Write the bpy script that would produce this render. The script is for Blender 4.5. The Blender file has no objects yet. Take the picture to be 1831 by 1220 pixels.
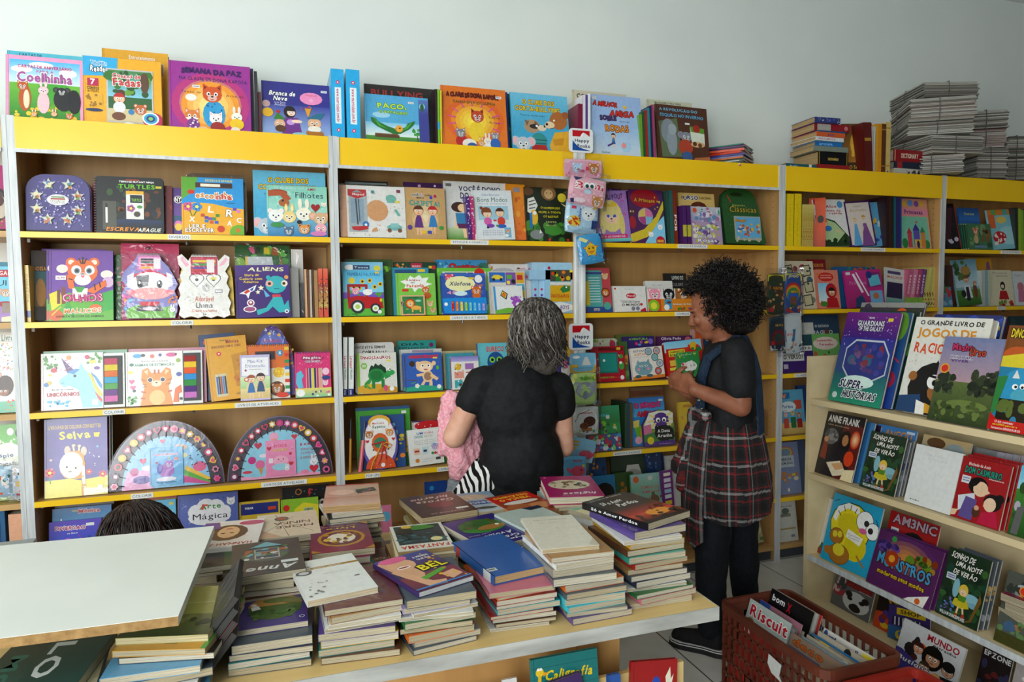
import bpy, bmesh, math, random
from mathutils import Vector, Matrix, Euler
from math import sin, cos, pi, radians as R
D = bpy.data
SC = bpy.context.scene
COL = SC.collection
# camera
FPX, YAW, PIT, ROL = 1232.5, .323493, .0617184, -.00867
CAM = Vector((.93747, -3.124136, 1.485116))
fw = Vector((sin(YAW)*cos(PIT), cos(YAW)*cos(PIT), -sin(PIT)))
_r = Vector((cos(YAW), -sin(YAW), 0)); _u = _r.cross(fw)
rt = _r*cos(ROL) + _u*sin(ROL); up = _u*cos(ROL) - _r*sin(ROL)
cam = D.objects.new('camera', D.cameras.new('camera')); COL.objects.link(cam); SC.camera = cam
cam.data.sensor_width = 36; cam.data.lens = FPX/1831*36; cam.data.clip_start = .05
cam.matrix_world = Matrix(((rt.x, up.x, -fw.x, CAM.x), (rt.y, up.y, -fw.y, CAM.y), (rt.z, up.z, -fw.z, CAM.z), (0, 0, 0, 1)))
# light
wd = D.worlds.new('world'); SC.world = wd; wd.use_nodes = True
wd.node_tree.nodes['Background'].inputs[0].default_value = (.75, .88, 1, 1)
wd.node_tree.nodes['Background'].inputs[1].default_value = .5
def area(name, loc, rot, sx, sy, power, col):
    l = D.lights.new(name, 'AREA'); l.shape = 'RECTANGLE'; l.size = sx; l.size_y = sy; l.energy = power; l.color = col
    o = D.objects.new(name, l); COL.objects.link(o); o.location = loc; o.rotation_euler = rot
    o['kind'] = 'helper'
    return o
area('shopfront_daylight', (-1.15, -5.36, 1.75), (R(90), 0, R(-8)), 2.0, 2.5, 185, (.95, 1, .985))
area('side_window_daylight', (-2.36, -2.9, 1.95), (R(90), 0, R(-90)), 2.3, 2.0, 78, (.95, 1, .985))
SC.view_settings.view_transform = 'Standard'; SC.view_settings.look = 'None'
SC.view_settings.exposure = 0; SC.view_settings.gamma = 1
SC.view_settings.use_curve_mapping = False
# pixel helpers (measurements taken off the photograph)
def ray(x, y): return fw + rt*((x-915.5)/FPX) + up*((610-y)/FPX)
def hit(x, y, ax, val):
    d = ray(x, y); return CAM + d*((val-CAM[ax])/d[ax])
def proj(P):
    d = P-CAM; w = d.dot(fw); return 915.5+FPX*d.dot(rt)/w, 610-FPX*d.dot(up)/w
# object helpers
def lin(v): return v/12.92 if v <= .04045 else ((v+.055)/1.055)**2.4
_cc = {}
def C(h):
    if not isinstance(h, str): return h
    if h not in _cc:
        n = len(h)//3
        _cc[h] = tuple(lin(int(h[i*n:i*n+n]*(2 if n == 1 else 1), 16)/255) for i in range(3))
    return _cc[h]
def setp(o, label=None, cat=None, group=None, kind=None):
    if label: o['label'] = label
    if cat: o['category'] = cat
    if group: o['group'] = group
    if kind: o['kind'] = kind
    return o
def empty(name, label, cat, M=None, group=None):
    o = D.objects.new(name, None); COL.objects.link(o); o.empty_display_size = .02
    if M is not None: o.matrix_world = M
    return setp(o, label, cat, group)
class MB:
    """collects coloured polygons and links them as ONE mesh object"""
    def __init__(s): s.v = []; s.f = []; s.c = []
    def poly(s, pts, col):
        n = len(s.v); s.v += [tuple(p) for p in pts]; s.f.append(tuple(range(n, n+len(pts)))); s.c.append(col)
    def mesh(s, vs, fs, col):
        n = len(s.v); s.v += [tuple(p) for p in vs]
        for f in fs: s.f.append(tuple(i+n for i in f)); s.c.append(col)
    def box(s, x0, x1, y0, y1, z0, z1, col, M=None, cf=None):
        v = [Vector((x, y, z)) for x in (x0, x1) for y in (y0, y1) for z in (z0, z1)]
        if M is not None: v = [M @ p for p in v]
        n = len(s.v); s.v += [tuple(p) for p in v]
        for k, f in enumerate(((0, 1, 3, 2), (4, 6, 7, 5), (0, 4, 5, 1), (2, 3, 7, 6), (0, 2, 6, 4), (1, 5, 7, 3))):
            s.f.append(tuple(i+n for i in f)); s.c.append(cf.get('xXyYzZ'[k], col) if cf else col)
    def tube(s, pts, r, col, seg=6, r1=None, cap=True):
        pts = [Vector(p) for p in pts]; n0 = len(s.v); m = len(pts)
        prev = None
        for i, p in enumerate(pts):
            t = (pts[min(i+1, m-1)]-pts[max(i-1, 0)]); t = t.normalized() if t.length > 1e-9 else Vector((0, 0, 1))
            a = prev if prev is not None else (Vector((0, 0, 1)) if abs(t.z) < .9 else Vector((1, 0, 0)))
            a = a - t*a.dot(t); a = a.normalized() if a.length > 1e-6 else t.orthogonal().normalized(); b = t.cross(a); prev = a
            rr = r[i] if isinstance(r, (list, tuple)) else (r if r1 is None else r+(r1-r)*i/max(1, m-1))
            for k in range(seg):
                q = 2*pi*k/seg; s.v.append(tuple(p+a*(cos(q)*rr)+b*(sin(q)*rr)))
        for i in range(m-1):
            for k in range(seg):
                k2 = (k+1) % seg
                s.f.append((n0+i*seg+k, n0+i*seg+k2, n0+(i+1)*seg+k2, n0+(i+1)*seg+k)); s.c.append(col)
        if cap:
            s.f.append(tuple(n0+k for k in reversed(range(seg)))); s.c.append(col)
            s.f.append(tuple(n0+(m-1)*seg+k for k in range(seg))); s.c.append(col)
    def prism(s, pts, y0, y1, col, side=None):
        """outline in x,z extruded along y"""
        n = len(pts); a = [Vector((p[0], y0, p[1])) for p in pts]; b = [Vector((p[0], y1, p[1])) for p in pts]
        s.poly(a, col); s.poly(b[::-1], side or col)
        for i in range(n):
            j = (i+1) % n; s.poly([a[j], a[i], b[i], b[j]], side or col)
    def build(s, name, mat, parent=None, smooth=False, label=None):
        me = D.meshes.new(name); me.from_pydata(s.v, [], s.f)
        if any(c is not None for c in s.c):
            at = me.color_attributes.new('Col', 'FLOAT_COLOR', 'CORNER'); buf = []
            for f, c in zip(s.f, s.c):
                if c is None: c = (.8, .8, .8)
                elif isinstance(c, str): c = C(c)
                if isinstance(c[0], (tuple, list)):
                    for q in c: buf += [q[0], q[1], q[2], 1.]
                else: buf += [c[0], c[1], c[2], 1.]*len(f)
            at.data.foreach_set('color', buf)
        me.materials.append(mat)
        if smooth: me.polygons.foreach_set('use_smooth', [True]*len(s.f))
        o = D.objects.new(name, me); COL.objects.link(o)
        if parent is not None: o.parent = parent
        if label: o['label'] = label
        return o
# glyphs of the built-in font, once each
GLY = {}
def load_glyphs():
    chars = [chr(i) for i in range(33, 127)] + list('ÁÀÂÃÇÉÊÍÓÔÕÚáàâãçéêíóôõúª')
    obs = []
    for bold in (0, 1):
        for ch in chars:
            cu = D.curves.new('g', 'FONT'); cu.body = ch; cu.size = 1; cu.resolution_u = 2; cu.offset = .028 if bold else .0
            o = D.objects.new('g', cu); COL.objects.link(o); obs.append((bold, ch, o))
    dg = bpy.context.evaluated_depsgraph_get()
    for bold, ch, o in obs:
        me = o.evaluated_get(dg).to_mesh()
        vs = [(v.co.x, v.co.y) for v in me.vertices]; fs = [tuple(p.vertices) for p in me.polygons]
        if vs:
            x0 = min(v[0] for v in vs); x1 = max(v[0] for v in vs)
            GLY[bold, ch] = ([(a-x0, b) for a, b in vs], fs, x1-x0)
        o.to_mesh_clear()
    for bold, ch, o in obs:
        cu = o.data; D.objects.remove(o); D.curves.remove(cu)
load_glyphs()
def layout(txt, bold=1, jit=0):
    """-> verts 0..1 in x and y (y up), faces"""
    V = []; F = []; x = 0; rnd = random.Random(len(txt)*7)
    for ch in txt:
        if ch == ' ' or (bold, ch) not in GLY: x += .28; continue
        vs, fs, w = GLY[bold, ch]; n = len(V); dy = rnd.uniform(-.09, .09) if jit else 0; a = rnd.uniform(-.16, .16) if jit else 0
        for (p, q) in vs:
            px, py = p-w/2, q-.35
            V.append((x+w/2+px*cos(a)-py*sin(a), dy+.35+px*sin(a)+py*cos(a)))
        F += [tuple(i+n for i in f) for f in fs]; x += w+(.085 if bold else .1)
    if not V: return [], []
    x0 = min(v[0] for v in V); x1 = max(v[0] for v in V); y0 = min(v[1] for v in V); y1 = max(v[1] for v in V)
    return [((a-x0)/max(1e-6, x1-x0), (b-y0)/max(1e-6, y1-y0)) for a, b in V], F
# printed artwork: flat coloured shapes in the plane of a cover
EPS = .00005
class Art:
    """u 0..100 across, v 0..100 down a face with corner O, edge vectors U (across) and V (down), outward normal N"""
    def __init__(s, mb, O, U, V, N, wm, hm):
        s.mb, s.O, s.U, s.V, s.N = mb, O, U/100, V/100, N; s.k = 1; s.asp = wm/hm; s.out = None
    def P(s, u, v):
        u = min(100, max(0, u)); v = min(100, max(0, v))
        return s.O + s.U*u + s.V*v + s.N*(EPS*s.k)
    def poly(s, pts, col): s.mb.poly([s.P(u, v) for u, v in pts][::-1], col); s.k += 1
    def ell(s, x, y, rx, ry, col, n=14, a0=0, a1=2*pi):
        m = n if a1-a0 > 6 else n+1
        s.poly([(x+rx*cos(a0+(a1-a0)*i/n), y-ry*sin(a0+(a1-a0)*i/n)) for i in range(m)][::-1], col)
    def circ(s, x, y, r, col, n=14): s.ell(x, y, r, r*s.asp, col, n)
    def text(s, x, y, w, h, col, txt, bold=1, slant=0, jit=0, vert=0):
        vs, fs = layout(txt, bold, jit)
        if not vs: return
        if vert: pt = [s.P(x+w/2-w*(1-b), y-h/2+h*a) for a, b in vs]; pt = [s.P(x-w/2+w*b, y-h/2+h*a) for a, b in vs]
        else: pt = [s.P(x-w/2+w*a+slant*h*(b-.5), y+h/2-h*b) for a, b in vs]
        s.mb.mesh(pt, fs, col); s.k += 1
    def face(s, x, y, r, col, kind='b', c2='fff'):
        A = s.asp; c = C(col); dk = tuple(q*.55 for q in c); lt = tuple(min(1, q*.5+.45) for q in c)
        def ci(dx, dy, q, cc, sy=1): s.ell(x+dx*r, y+dy*r*A, q*r, q*r*A*sy, cc)
        if kind in 'cfw':
            for sg in (-1, 1):
                s.poly([(x+sg*.95*r, y-1.25*r*A), (x+sg*.95*r, y-.2*r*A), (x+sg*.2*r, y-.75*r*A)][::sg], col)
                s.poly([(x+sg*.82*r, y-1.0*r*A), (x+sg*.84*r, y-.4*r*A), (x+sg*.42*r, y-.7*r*A)][::sg], c2)
        elif kind == 'b':
            for sg in (-1, 1): ci(sg*.75, -.7, .36, col); ci(sg*.75, -.7, .2, c2)
        elif kind == 'r':
            for sg in (-1, 1): ci(sg*.45, -1.4, .27, col, 2.6); ci(sg*.45, -1.35, .14, c2, 2.8)
        elif kind == 'e':
            for sg in (-1, 1): ci(sg*1.05, -.35, .62, col); ci(sg*1.05, -.35, .42, c2)
        elif kind == 'g':
            for sg in (-1, 1): ci(sg*.9, -.75, .3, col, .7); ci(sg*.25, -1.1, .1, c2, 2)
        elif kind == 'l': ci(0, 0, 1.35, c2)
        elif kind in 'hH':
            ci(0, -.15, 1.12, c2)
            if kind == 'H':
                for sg in (-1, 1): ci(sg*1.15, .1, .42, c2)
        ci(0, 0, 1, col, .92)
        if kind in 'hH': s.ell(x, y-.25*r*A, .98*r, .78*r*A, c2, 12, .15, pi-.15)
        elif kind == 'f': s.poly([(x-.9*r, y+.3*r*A), (x, y+.98*r*A), (x+.9*r, y+.3*r*A), (x, y+.1*r*A)], 'fff')
        elif kind != 'p': ci(0, .42, .48, lt, .75)
        for sg in (-1, 1):
            ci(sg*.38, -.05, .2, 'fff', 1.15); ci(sg*.36, -.02, .11, '112', 1.2)
        if kind in 'hH': ci(0, .22, .09, dk); ci(0, .52, .25, 'b34', .3)
        else: ci(0, .25, .15, '322', .7); ci(0, .6, .2, dk, .25)
    def run(s, src):
        for cmd in src.split(';'):
            t = cmd.split()
            if not t: continue
            op = t[0]
            if op == 'k': s.out = t[1]; continue
            a = []
            for q in t[1:]:
                try: a.append(float(q))
                except ValueError: a.append(None)
            if op == 'r': x, y, w, h = a[:4]; s.poly([(x, y), (x+w, y), (x+w, y+h), (x, y+h)], t[5])
            elif op == 'g':
                x, y, w, h = a[:4]; c1, c2 = C(t[5]), C(t[6]); s.poly([(x, y), (x+w, y), (x+w, y+h), (x, y+h)], (c2, c2, c1, c1))
            elif op == 'e': s.ell(*a[:4], t[5])
            elif op == 'o':
                x, y, rx, ry = a[:4]; c1, c2 = C(t[5]), C(t[6])
                for i in range(5):
                    f = i/4; s.ell(x, y, rx*(1-f*.8), ry*(1-f*.8), tuple(p*(f)+q*(1-f) for p, q in zip(c1, c2)), 20)
            elif op == 'c': s.circ(a[0], a[1], a[2], t[4])
            elif op == 'd': s.ell(a[0], a[1], a[2], a[3], t[5], 16, 0, pi)
            elif op == 'p': s.poly([(a[i], a[i+1]) for i in range(1, len(a)-1, 2)], t[1])
            elif op in ('t', 'u', 'i', 'j', 'v', 'y'):
                x, y, w, h = a[:4]; txt = ' '.join(t[6:]); kw = dict(bold=0 if op == 'u' else 1, slant=.25*s.asp**-1 if op in 'iy' else 0, jit=op in 'jy', vert=op == 'v')
                if s.out:
                    e = h*.07
                    for dx, dy in ((e, e), (-e, -e), (e, -e), (-e, e)):
                        s.text(x+dx/max(.3, s.asp)*.9, y+dy, w, h, s.out, txt, **kw); s.k -= 1
                    s.k += 1; s.out = None
                s.text(x, y, w, h, t[5], txt, **kw)
            elif op == 's':
                x, y, r = a[:3]; s.poly([(x+(r if i % 2 == 0 else r*.45)*sin(i*pi/5), y-(r if i % 2 == 0 else r*.45)*cos(i*pi/5)*s.asp) for i in range(10)], t[4])
            elif op == 'h':
                x, y, r = a[:3]; pts = []
                for i in range(18):
                    q = 2*pi*i/18; pts.append((x+r*(16*sin(q)**3)/16, y-r*s.asp*(13*cos(q)-5*cos(2*q)-2*cos(3*q)-cos(4*q))/15))
                s.poly(pts, t[4])
            elif op == 'q':
                x, y, r = a[:3]
                for i in range(5): s.circ(x+r*.6*cos(i*1.2566), y+r*.6*sin(i*1.2566)*s.asp, r*.5, t[4], 8); s.k -= 1
                s.k += 1; s.circ(x, y, r*.35, 'fe6', 8)
            elif op == 'n':
                seed, n, x0, y0, x1, y1, r0, r1 = a[:8]; cs = t[9].split(','); rnd = random.Random(int(seed))
                for i in range(int(n)):
                    rr = rnd.uniform(r0, r1); s.ell(rnd.uniform(x0, x1), rnd.uniform(y0, y1), rr*rnd.uniform(.6, 1.3), rr*s.asp*rnd.uniform(.6, 1.3), rnd.choice(cs), 9)
                    if i % 3: s.k -= 1
                s.k += 2
            elif op == 'l':
                x0, y0, x1, y1, w = a[:5]; dx, dy = (x1-x0), (y1-y0)/s.asp; L = math.hypot(dx, dy) or 1
                nx, ny = -dy/L*w/2, dx/L*w/2*s.asp; s.poly([(x0+nx, y0+ny), (x1+nx, y1+ny), (x1-nx, y1-ny), (x0-nx, y0-ny)][::-1], t[6])
            elif op == 'f': s.face(a[0], a[1], a[2], t[4], t[5], t[6] if len(t) > 6 else 'fdd')
            elif op == 'm':   # a small standing figure: x, head y, height, skin, hair, clothes
                x, y, h = a[:3]; w = h*.16/s.asp
                s.poly([(x-w*.5, y+h*.2), (x+w*.5, y+h*.2), (x+w*1.1, y+h*.72), (x-w*1.1, y+h*.72)], t[6])
                for sg in (-1, 1): s.poly([(x+sg*w*.2, y+h*.72), (x+sg*w*.6, y+h*.72), (x+sg*w*.6, y+h), (x+sg*w*.2, y+h)][::sg], t[4])
                for sg in (-1, 1): s.poly([(x+sg*w*.4, y+h*.25), (x+sg*w*.6, y+h*.2), (x+sg*w*1.5, y+h*.5), (x+sg*w*1.2, y+h*.54)][::sg], t[4])
                s.face(x, y+h*.08, w*1.1, t[4], 'h', t[5])
            elif op == 'x': s.poly([(a[0], a[1]), (a[0]+9, a[1]), (a[0]+9, a[1]+4), (a[0], a[1]+4)], 'eee'); s.poly([(a[0]+1, a[1]+1.5), (a[0]+8, a[1]+1.5), (a[0]+8, a[1]+2.3), (a[0]+1, a[1]+2.3)], '668')
# materials (all procedural)
class NT:
    def __init__(s, name):
        s.m = D.materials.new(name); s.m.use_nodes = True; s.n = s.m.node_tree.nodes; s.l = s.m.node_tree.links; s.b = s.n['Principled BSDF']
    def add(s, t, **kw):
        o = s.n.new(t)
        for k, v in kw.items():
            if hasattr(o, k): setattr(o, k, v)
            else: o.inputs[k.replace('_', ' ')].default_value = v
        return o
    def link(s, a, i, b, j): s.l.new(a.outputs[i], b.inputs[j] if not isinstance(j, str) or j in b.inputs else b.inputs[j])
    def ramp(s, stops, interp='LINEAR'):
        r = s.n.new('ShaderNodeValToRGB'); r.color_ramp.interpolation = interp; e = r.color_ramp.elements
        while len(e) < len(stops): e.new(.5)
        for q, (p, c) in zip(e, stops): q.position = p; q.color = (*C(c), 1)
        return r
    def set(s, rough=.5, spec=.5, coat=0, metal=0, coat_rough=.1):
        i = s.b.inputs; i['Roughness'].default_value = rough; i['Specular IOR Level'].default_value = spec
        i['Coat Weight'].default_value = coat; i['Metallic'].default_value = metal; i['Coat Roughness'].default_value = coat_rough
        return s
def noise_mat(name, c1, c2, scale=(5, 5, 5), detail=4, rough=.5, spec=.4, bump=0, coat=0, lo=.35, hi=.65, metal=0, coords='Object', ns=1):
    t = NT(name); tc = t.add('ShaderNodeTexCoord'); mp = t.add('ShaderNodeMapping'); mp.inputs['Scale'].default_value = scale
    nz = t.add('ShaderNodeTexNoise'); nz.inputs['Scale'].default_value = ns; nz.inputs['Detail'].default_value = detail
    rp = t.ramp([(lo, c1), (hi, c2)])
    t.link(tc, coords, mp, 'Vector'); t.link(mp, 0, nz, 'Vector'); t.link(nz, 0, rp, 0); t.link(rp, 0, t.b, 'Base Color')
    if bump:
        bp = t.add('ShaderNodeBump'); bp.inputs['Strength'].default_value = bump; bp.inputs['Distance'].default_value = .01
        t.link(nz, 0, bp, 'Height'); t.link(bp, 0, t.b, 'Normal')
    return t.set(rough, spec, coat, metal).m
def print_mat(name, rough, coat, film=0):
    t = NT(name); a = t.add('ShaderNodeVertexColor'); a.layer_name = 'Col'
    nz = t.add('ShaderNodeTexNoise'); nz.inputs['Scale'].default_value = 9; tc = t.add('ShaderNodeTexCoord'); t.link(tc, 'Object', nz, 'Vector')
    mr = t.add('ShaderNodeMapRange'); mr.inputs['To Min'].default_value = rough*.75; mr.inputs['To Max'].default_value = rough*1.25
    t.link(nz, 0, mr, 0); n3 = t.add('ShaderNodeTexNoise'); n3.inputs['Scale'].default_value = 55; n3.inputs['Detail'].default_value = 5; t.link(tc, 'Object', n3, 'Vector'); rp = t.ramp([(.3, 'f4f4f4'), (.6, 'ffffff')]); t.link(n3, 0, rp, 0); gm = t.add('ShaderNodeGamma'); gm.inputs[1].default_value = 1.15; t.link(a, 0, gm, 0); mx = t.add('ShaderNodeMix'); mx.data_type = 'RGBA'; mx.blend_type = 'MULTIPLY'; mx.inputs[0].default_value = 1; t.l.new(gm.outputs[0], mx.inputs[6]); t.l.new(rp.outputs[0], mx.inputs[7]); t.l.new(mx.outputs[2], t.b.inputs['Base Color']); t.set(rough, .45, coat, 0, .12); t.link(mr, 0, t.b, 'Roughness')
    if film:   # rippled shrink wrap over the print
        n2 = t.add('ShaderNodeTexNoise'); n2.inputs['Scale'].default_value = 14; n2.inputs['Distortion'].default_value = 1.5; t.link(tc, 'Object', n2, 'Vector')
        bp = t.add('ShaderNodeBump'); bp.inputs['Strength'].default_value = film; bp.inputs['Distance'].default_value = .02
        t.link(n2, 0, bp, 'Height'); t.link(bp, 0, t.b, 'Coat Normal')
    return t.m
def pages_mat(name, axis=1):
    t = NT(name); a = t.add('ShaderNodeVertexColor'); a.layer_name = 'Col'; tc = t.add('ShaderNodeTexCoord'); mp = t.add('ShaderNodeMapping')
    sc = [6, 6, 6]; sc[axis] = 1400; mp.inputs['Scale'].default_value = sc
    nz = t.add('ShaderNodeTexNoise'); nz.inputs['Scale'].default_value = 1; nz.inputs['Detail'].default_value = 3
    rp = t.ramp([(.3, '909090'), (.62, 'ffffff')]); mx = t.add('ShaderNodeMix'); mx.data_type = 'RGBA'; mx.blend_type = 'MULTIPLY'; mx.inputs[0].default_value = 1
    t.link(tc, 'Object', mp, 'Vector'); t.link(mp, 0, nz, 'Vector'); t.link(nz, 0, rp, 0); t.l.new(a.outputs[0], mx.inputs[6]); t.l.new(rp.outputs[0], mx.inputs[7])
    t.l.new(mx.outputs[2], t.b.inputs['Base Color']); return t.set(.85, .2).m
def film_mat(name, gloss=.16, tint=(1, 1, 1), bump=.5):
    t = NT(name); t.n.remove(t.b); out = t.n['Material Output']; tr = t.add('ShaderNodeBsdfTransparent'); tr.inputs[0].default_value = (*tint, 1)
    gl = t.add('ShaderNodeBsdfGlossy'); gl.inputs['Roughness'].default_value = .12; mx = t.add('ShaderNodeMixShader')
    lw = t.add('ShaderNodeLayerWeight'); lw.inputs[0].default_value = .35; mr = t.add('ShaderNodeMapRange'); mr.inputs['To Min'].default_value = gloss*.22; mr.inputs['To Max'].default_value = min(1, gloss*3)
    tc = t.add('ShaderNodeTexCoord'); nz = t.add('ShaderNodeTexNoise'); nz.inputs['Scale'].default_value = 18; nz.inputs['Distortion'].default_value = 1
    bp = t.add('ShaderNodeBump'); bp.inputs['Strength'].default_value = bump; bp.inputs['Distance'].default_value = .03
    t.link(tc, 'Object', nz, 'Vector'); t.link(nz, 0, bp, 'Height'); t.link(bp, 0, gl, 'Normal'); t.link(lw, 0, mr, 0); t.link(mr, 0, mx, 0)
    t.link(tr, 0, mx, 1); t.link(gl, 0, mx, 2); t.link(mx, 0, out, 0); return t.m
M_PRINT = print_mat('printed_card', .33, .25)
M_MATTE = print_mat('uncoated_print', .6, .0)
M_WRAP = print_mat('shrink_wrapped_print', .4, .8, .35)
M_PAGES = pages_mat('paper_edges')
M_FILM = film_mat('clear_plastic_film', .12, (1, 1, 1), .3)
M_CLEAR = film_mat('clear_plastic_shell', .07, (.96, .95, .98), .1)
M_WOOD = noise_mat('beech_laminate', 'b28650', 'c89d63', (14, 14, 1.1), 5, .42, .4, .03, lo=.3, hi=.7)
M_WOODX = noise_mat('beech_laminate_lengthwise', 'b68c54', 'cba268', (1.1, 14, 14), 5, .42, .4, .03, lo=.3, hi=.7)
M_TABLE = noise_mat('pale_oak_laminate', 'd3b272', 'e2c68a', (1.2, 16, 10), 5, .38, .45, .02, lo=.3, hi=.7)
M_PALE = noise_mat('pale_maple_laminate', 'd2bd92', 'dfcca3', (12, 1.2, 12), 5, .45, .4, .02, lo=.3, hi=.7)
M_YEL = noise_mat('yellow_laminate', 'f2bf10', 'f7c81a', (3, 3, 3), 3, .3, .5)
M_STRIP = noise_mat('pale_grey_edge_strip', 'b9bdc0', 'd2d5d6', (60, 60, 6), 4, .38, .5)
M_SLABEDGE = noise_mat('scuffed_grey_edge', '94948f', 'b6b6b1', (6, 30, 30), 6, .5, .4)
M_WHITEBD = noise_mat('white_melamine', 'dfe4de', 'e6eae4', (4, 4, 4), 3, .42, .5)
M_BACK0 = noise_mat('white_back_panel', 'dcdcd6', 'e6e6e0', (3, 3, 3), 3, .5, .4)
M_WALL = noise_mat('white_wall_paint', 'dfe6e3', 'e8eeea', (1.3, 1.3, 1.3), 6, .75, .25, .04)
M_WALL2 = noise_mat('darkened_unseen_wall', '6a6763', '76736e', (1.3, 1.3, 1.3), 5, .75, .25, .04)  # walls out of view, made dark grey to cut bounced light
M_CEIL = noise_mat('ceiling_paint', 'e2e6e4', 'ecefed', (2, 2, 2), 3, .8, .2)
M_PLINTH = noise_mat('charcoal_plinth', '3c4148', '454b52', (5, 5, 5), 3, .5, .4)
M_WHITE = noise_mat('white_plastic', 'dcdedd', 'f0f1f0', (30, 30, 8), 5, .35, .5)
M_DARK = noise_mat('black_plastic', '16171a', '1d1e22', (8, 8, 8), 3, .4, .5)
M_METAL = noise_mat('steel_wire', 'a8a8a8', 'c8c8c8', (40, 40, 40), 2, .3, .5, metal=1)
M_CRATE = noise_mat('brown_plastic', '562619', '66301f', (8, 8, 8), 5, .42, .45)
M_CRATE2 = noise_mat('red_plastic', '8a2016', '98281c', (8, 8, 8), 5, .4, .45)
M_STRING = noise_mat('grey_twine', '4c4c4a', '6c6a66', (90, 90, 90), 2, .8, .2)
def tile_mat():
    t = NT('pale_floor_tile'); tc = t.add('ShaderNodeTexCoord'); mp = t.add('ShaderNodeMapping'); mp.inputs['Location'].default_value = (-2.48+.475*20, .462+.475*20, 0)
    br = t.add('ShaderNodeTexBrick'); br.offset = 0; br.squash = 1
    for k, v in (('Scale', 1), ('Mortar Size', .0028), ('Mortar Smooth', 0), ('Bias', 0), ('Brick Width', .475), ('Row Height', .475)): br.inputs[k].default_value = v
    br.inputs['Color1'].default_value = (*C('d6d4cd'), 1); br.inputs['Color2'].default_value = (*C('d1cfc8'), 1); br.inputs['Mortar'].default_value = (*C('2b2b2a'), 1)
    nz = t.add('ShaderNodeTexNoise'); nz.inputs['Scale'].default_value = 7; nz.inputs['Detail'].default_value = 8; rp = t.ramp([(.3, 'eeeeec'), (.6, 'ffffff')])
    mx = t.add('ShaderNodeMix'); mx.data_type = 'RGBA'; mx.blend_type = 'MULTIPLY'; mx.inputs[0].default_value = 1
    t.link(tc, 'Object', mp, 'Vector'); t.link(mp, 0, br, 'Vector'); t.link(tc, 'Object', nz, 'Vector'); t.link(nz, 0, rp, 0)
    t.l.new(br.outputs[0], mx.inputs[6]); t.l.new(rp.outputs[0], mx.inputs[7]); t.l.new(mx.outputs[2], t.b.inputs['Base Color']); return t.set(.3, .5).m
M_TILE = tile_mat()
# room
RX0, RX1, RY0, RY1, RH = -2.45, 7.4, -5.45, .37, 3.478
def struct(name, mb, mat): o = mb.build(name, mat); o['kind'] = 'structure'; return o
m = MB(); m.box(RX0, RX1, RY0, RY1, -.1, 0, None); struct('floor', m, M_TILE)
m = MB(); m.box(RX0, RX1, RY0, RY1+.15, RH, RH+.1, None); struct('ceiling', m, M_CEIL)
m = MB(); m.box(RX0-.15, RX1+.15, RY1, RY1+.15, 0, RH, None); struct('wall_back', m, M_WALL)
m = MB(); m.box(RX1, RX1+.15, RY0, RY1, 0, RH, None); struct('wall_right', m, M_WALL2)
m = MB()   # side wall with its window opening
m.box(RX0-.15, RX0, -1.7, RY1, 0, RH, None); m.box(RX0-.15, RX0, RY0, -4.1, 0, RH, None); m.box(RX0-.15, RX0, -4.1, -1.7, 0, .9, None); m.box(RX0-.15, RX0, -4.1, -1.7, 3.0, RH, None)
struct('wall_left', m, M_WALL2)
m = MB()   # shopfront wall behind the photographer, with its glazed opening
m.box(1.5, RX1, RY0-.15, RY0, 0, RH, None); m.box(RX0, -2.2, RY0-.15, RY0, 0, RH, None); m.box(-2.2, 1.5, RY0-.15, RY0, 3.05, RH, None); m.box(-2.2, 1.5, RY0-.15, RY0, 0, .4, None)
struct('wall_front', m, M_WALL2)
m = MB()
for x in (-2.2, -.97, .26, 1.45): m.box(x, x+.05, RY0-.1, RY0-.05, .4, 3.05, None)
for z in (.4, 2.4, 3.0): m.box(-2.2, 1.5, RY0-.1, RY0-.05, z, z+.05, None)
struct('window_1', m, M_STRIP)
m = MB()
for y in (-4.1, -2.95, -1.75): m.box(RX0-.1, RX0-.05, y, y+.05, .9, 3, None)
for z in (.9, 2.95): m.box(RX0-.1, RX0-.05, -4.1, -1.7, z, z+.05, None)
struct('window_2', m, M_STRIP)
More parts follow.
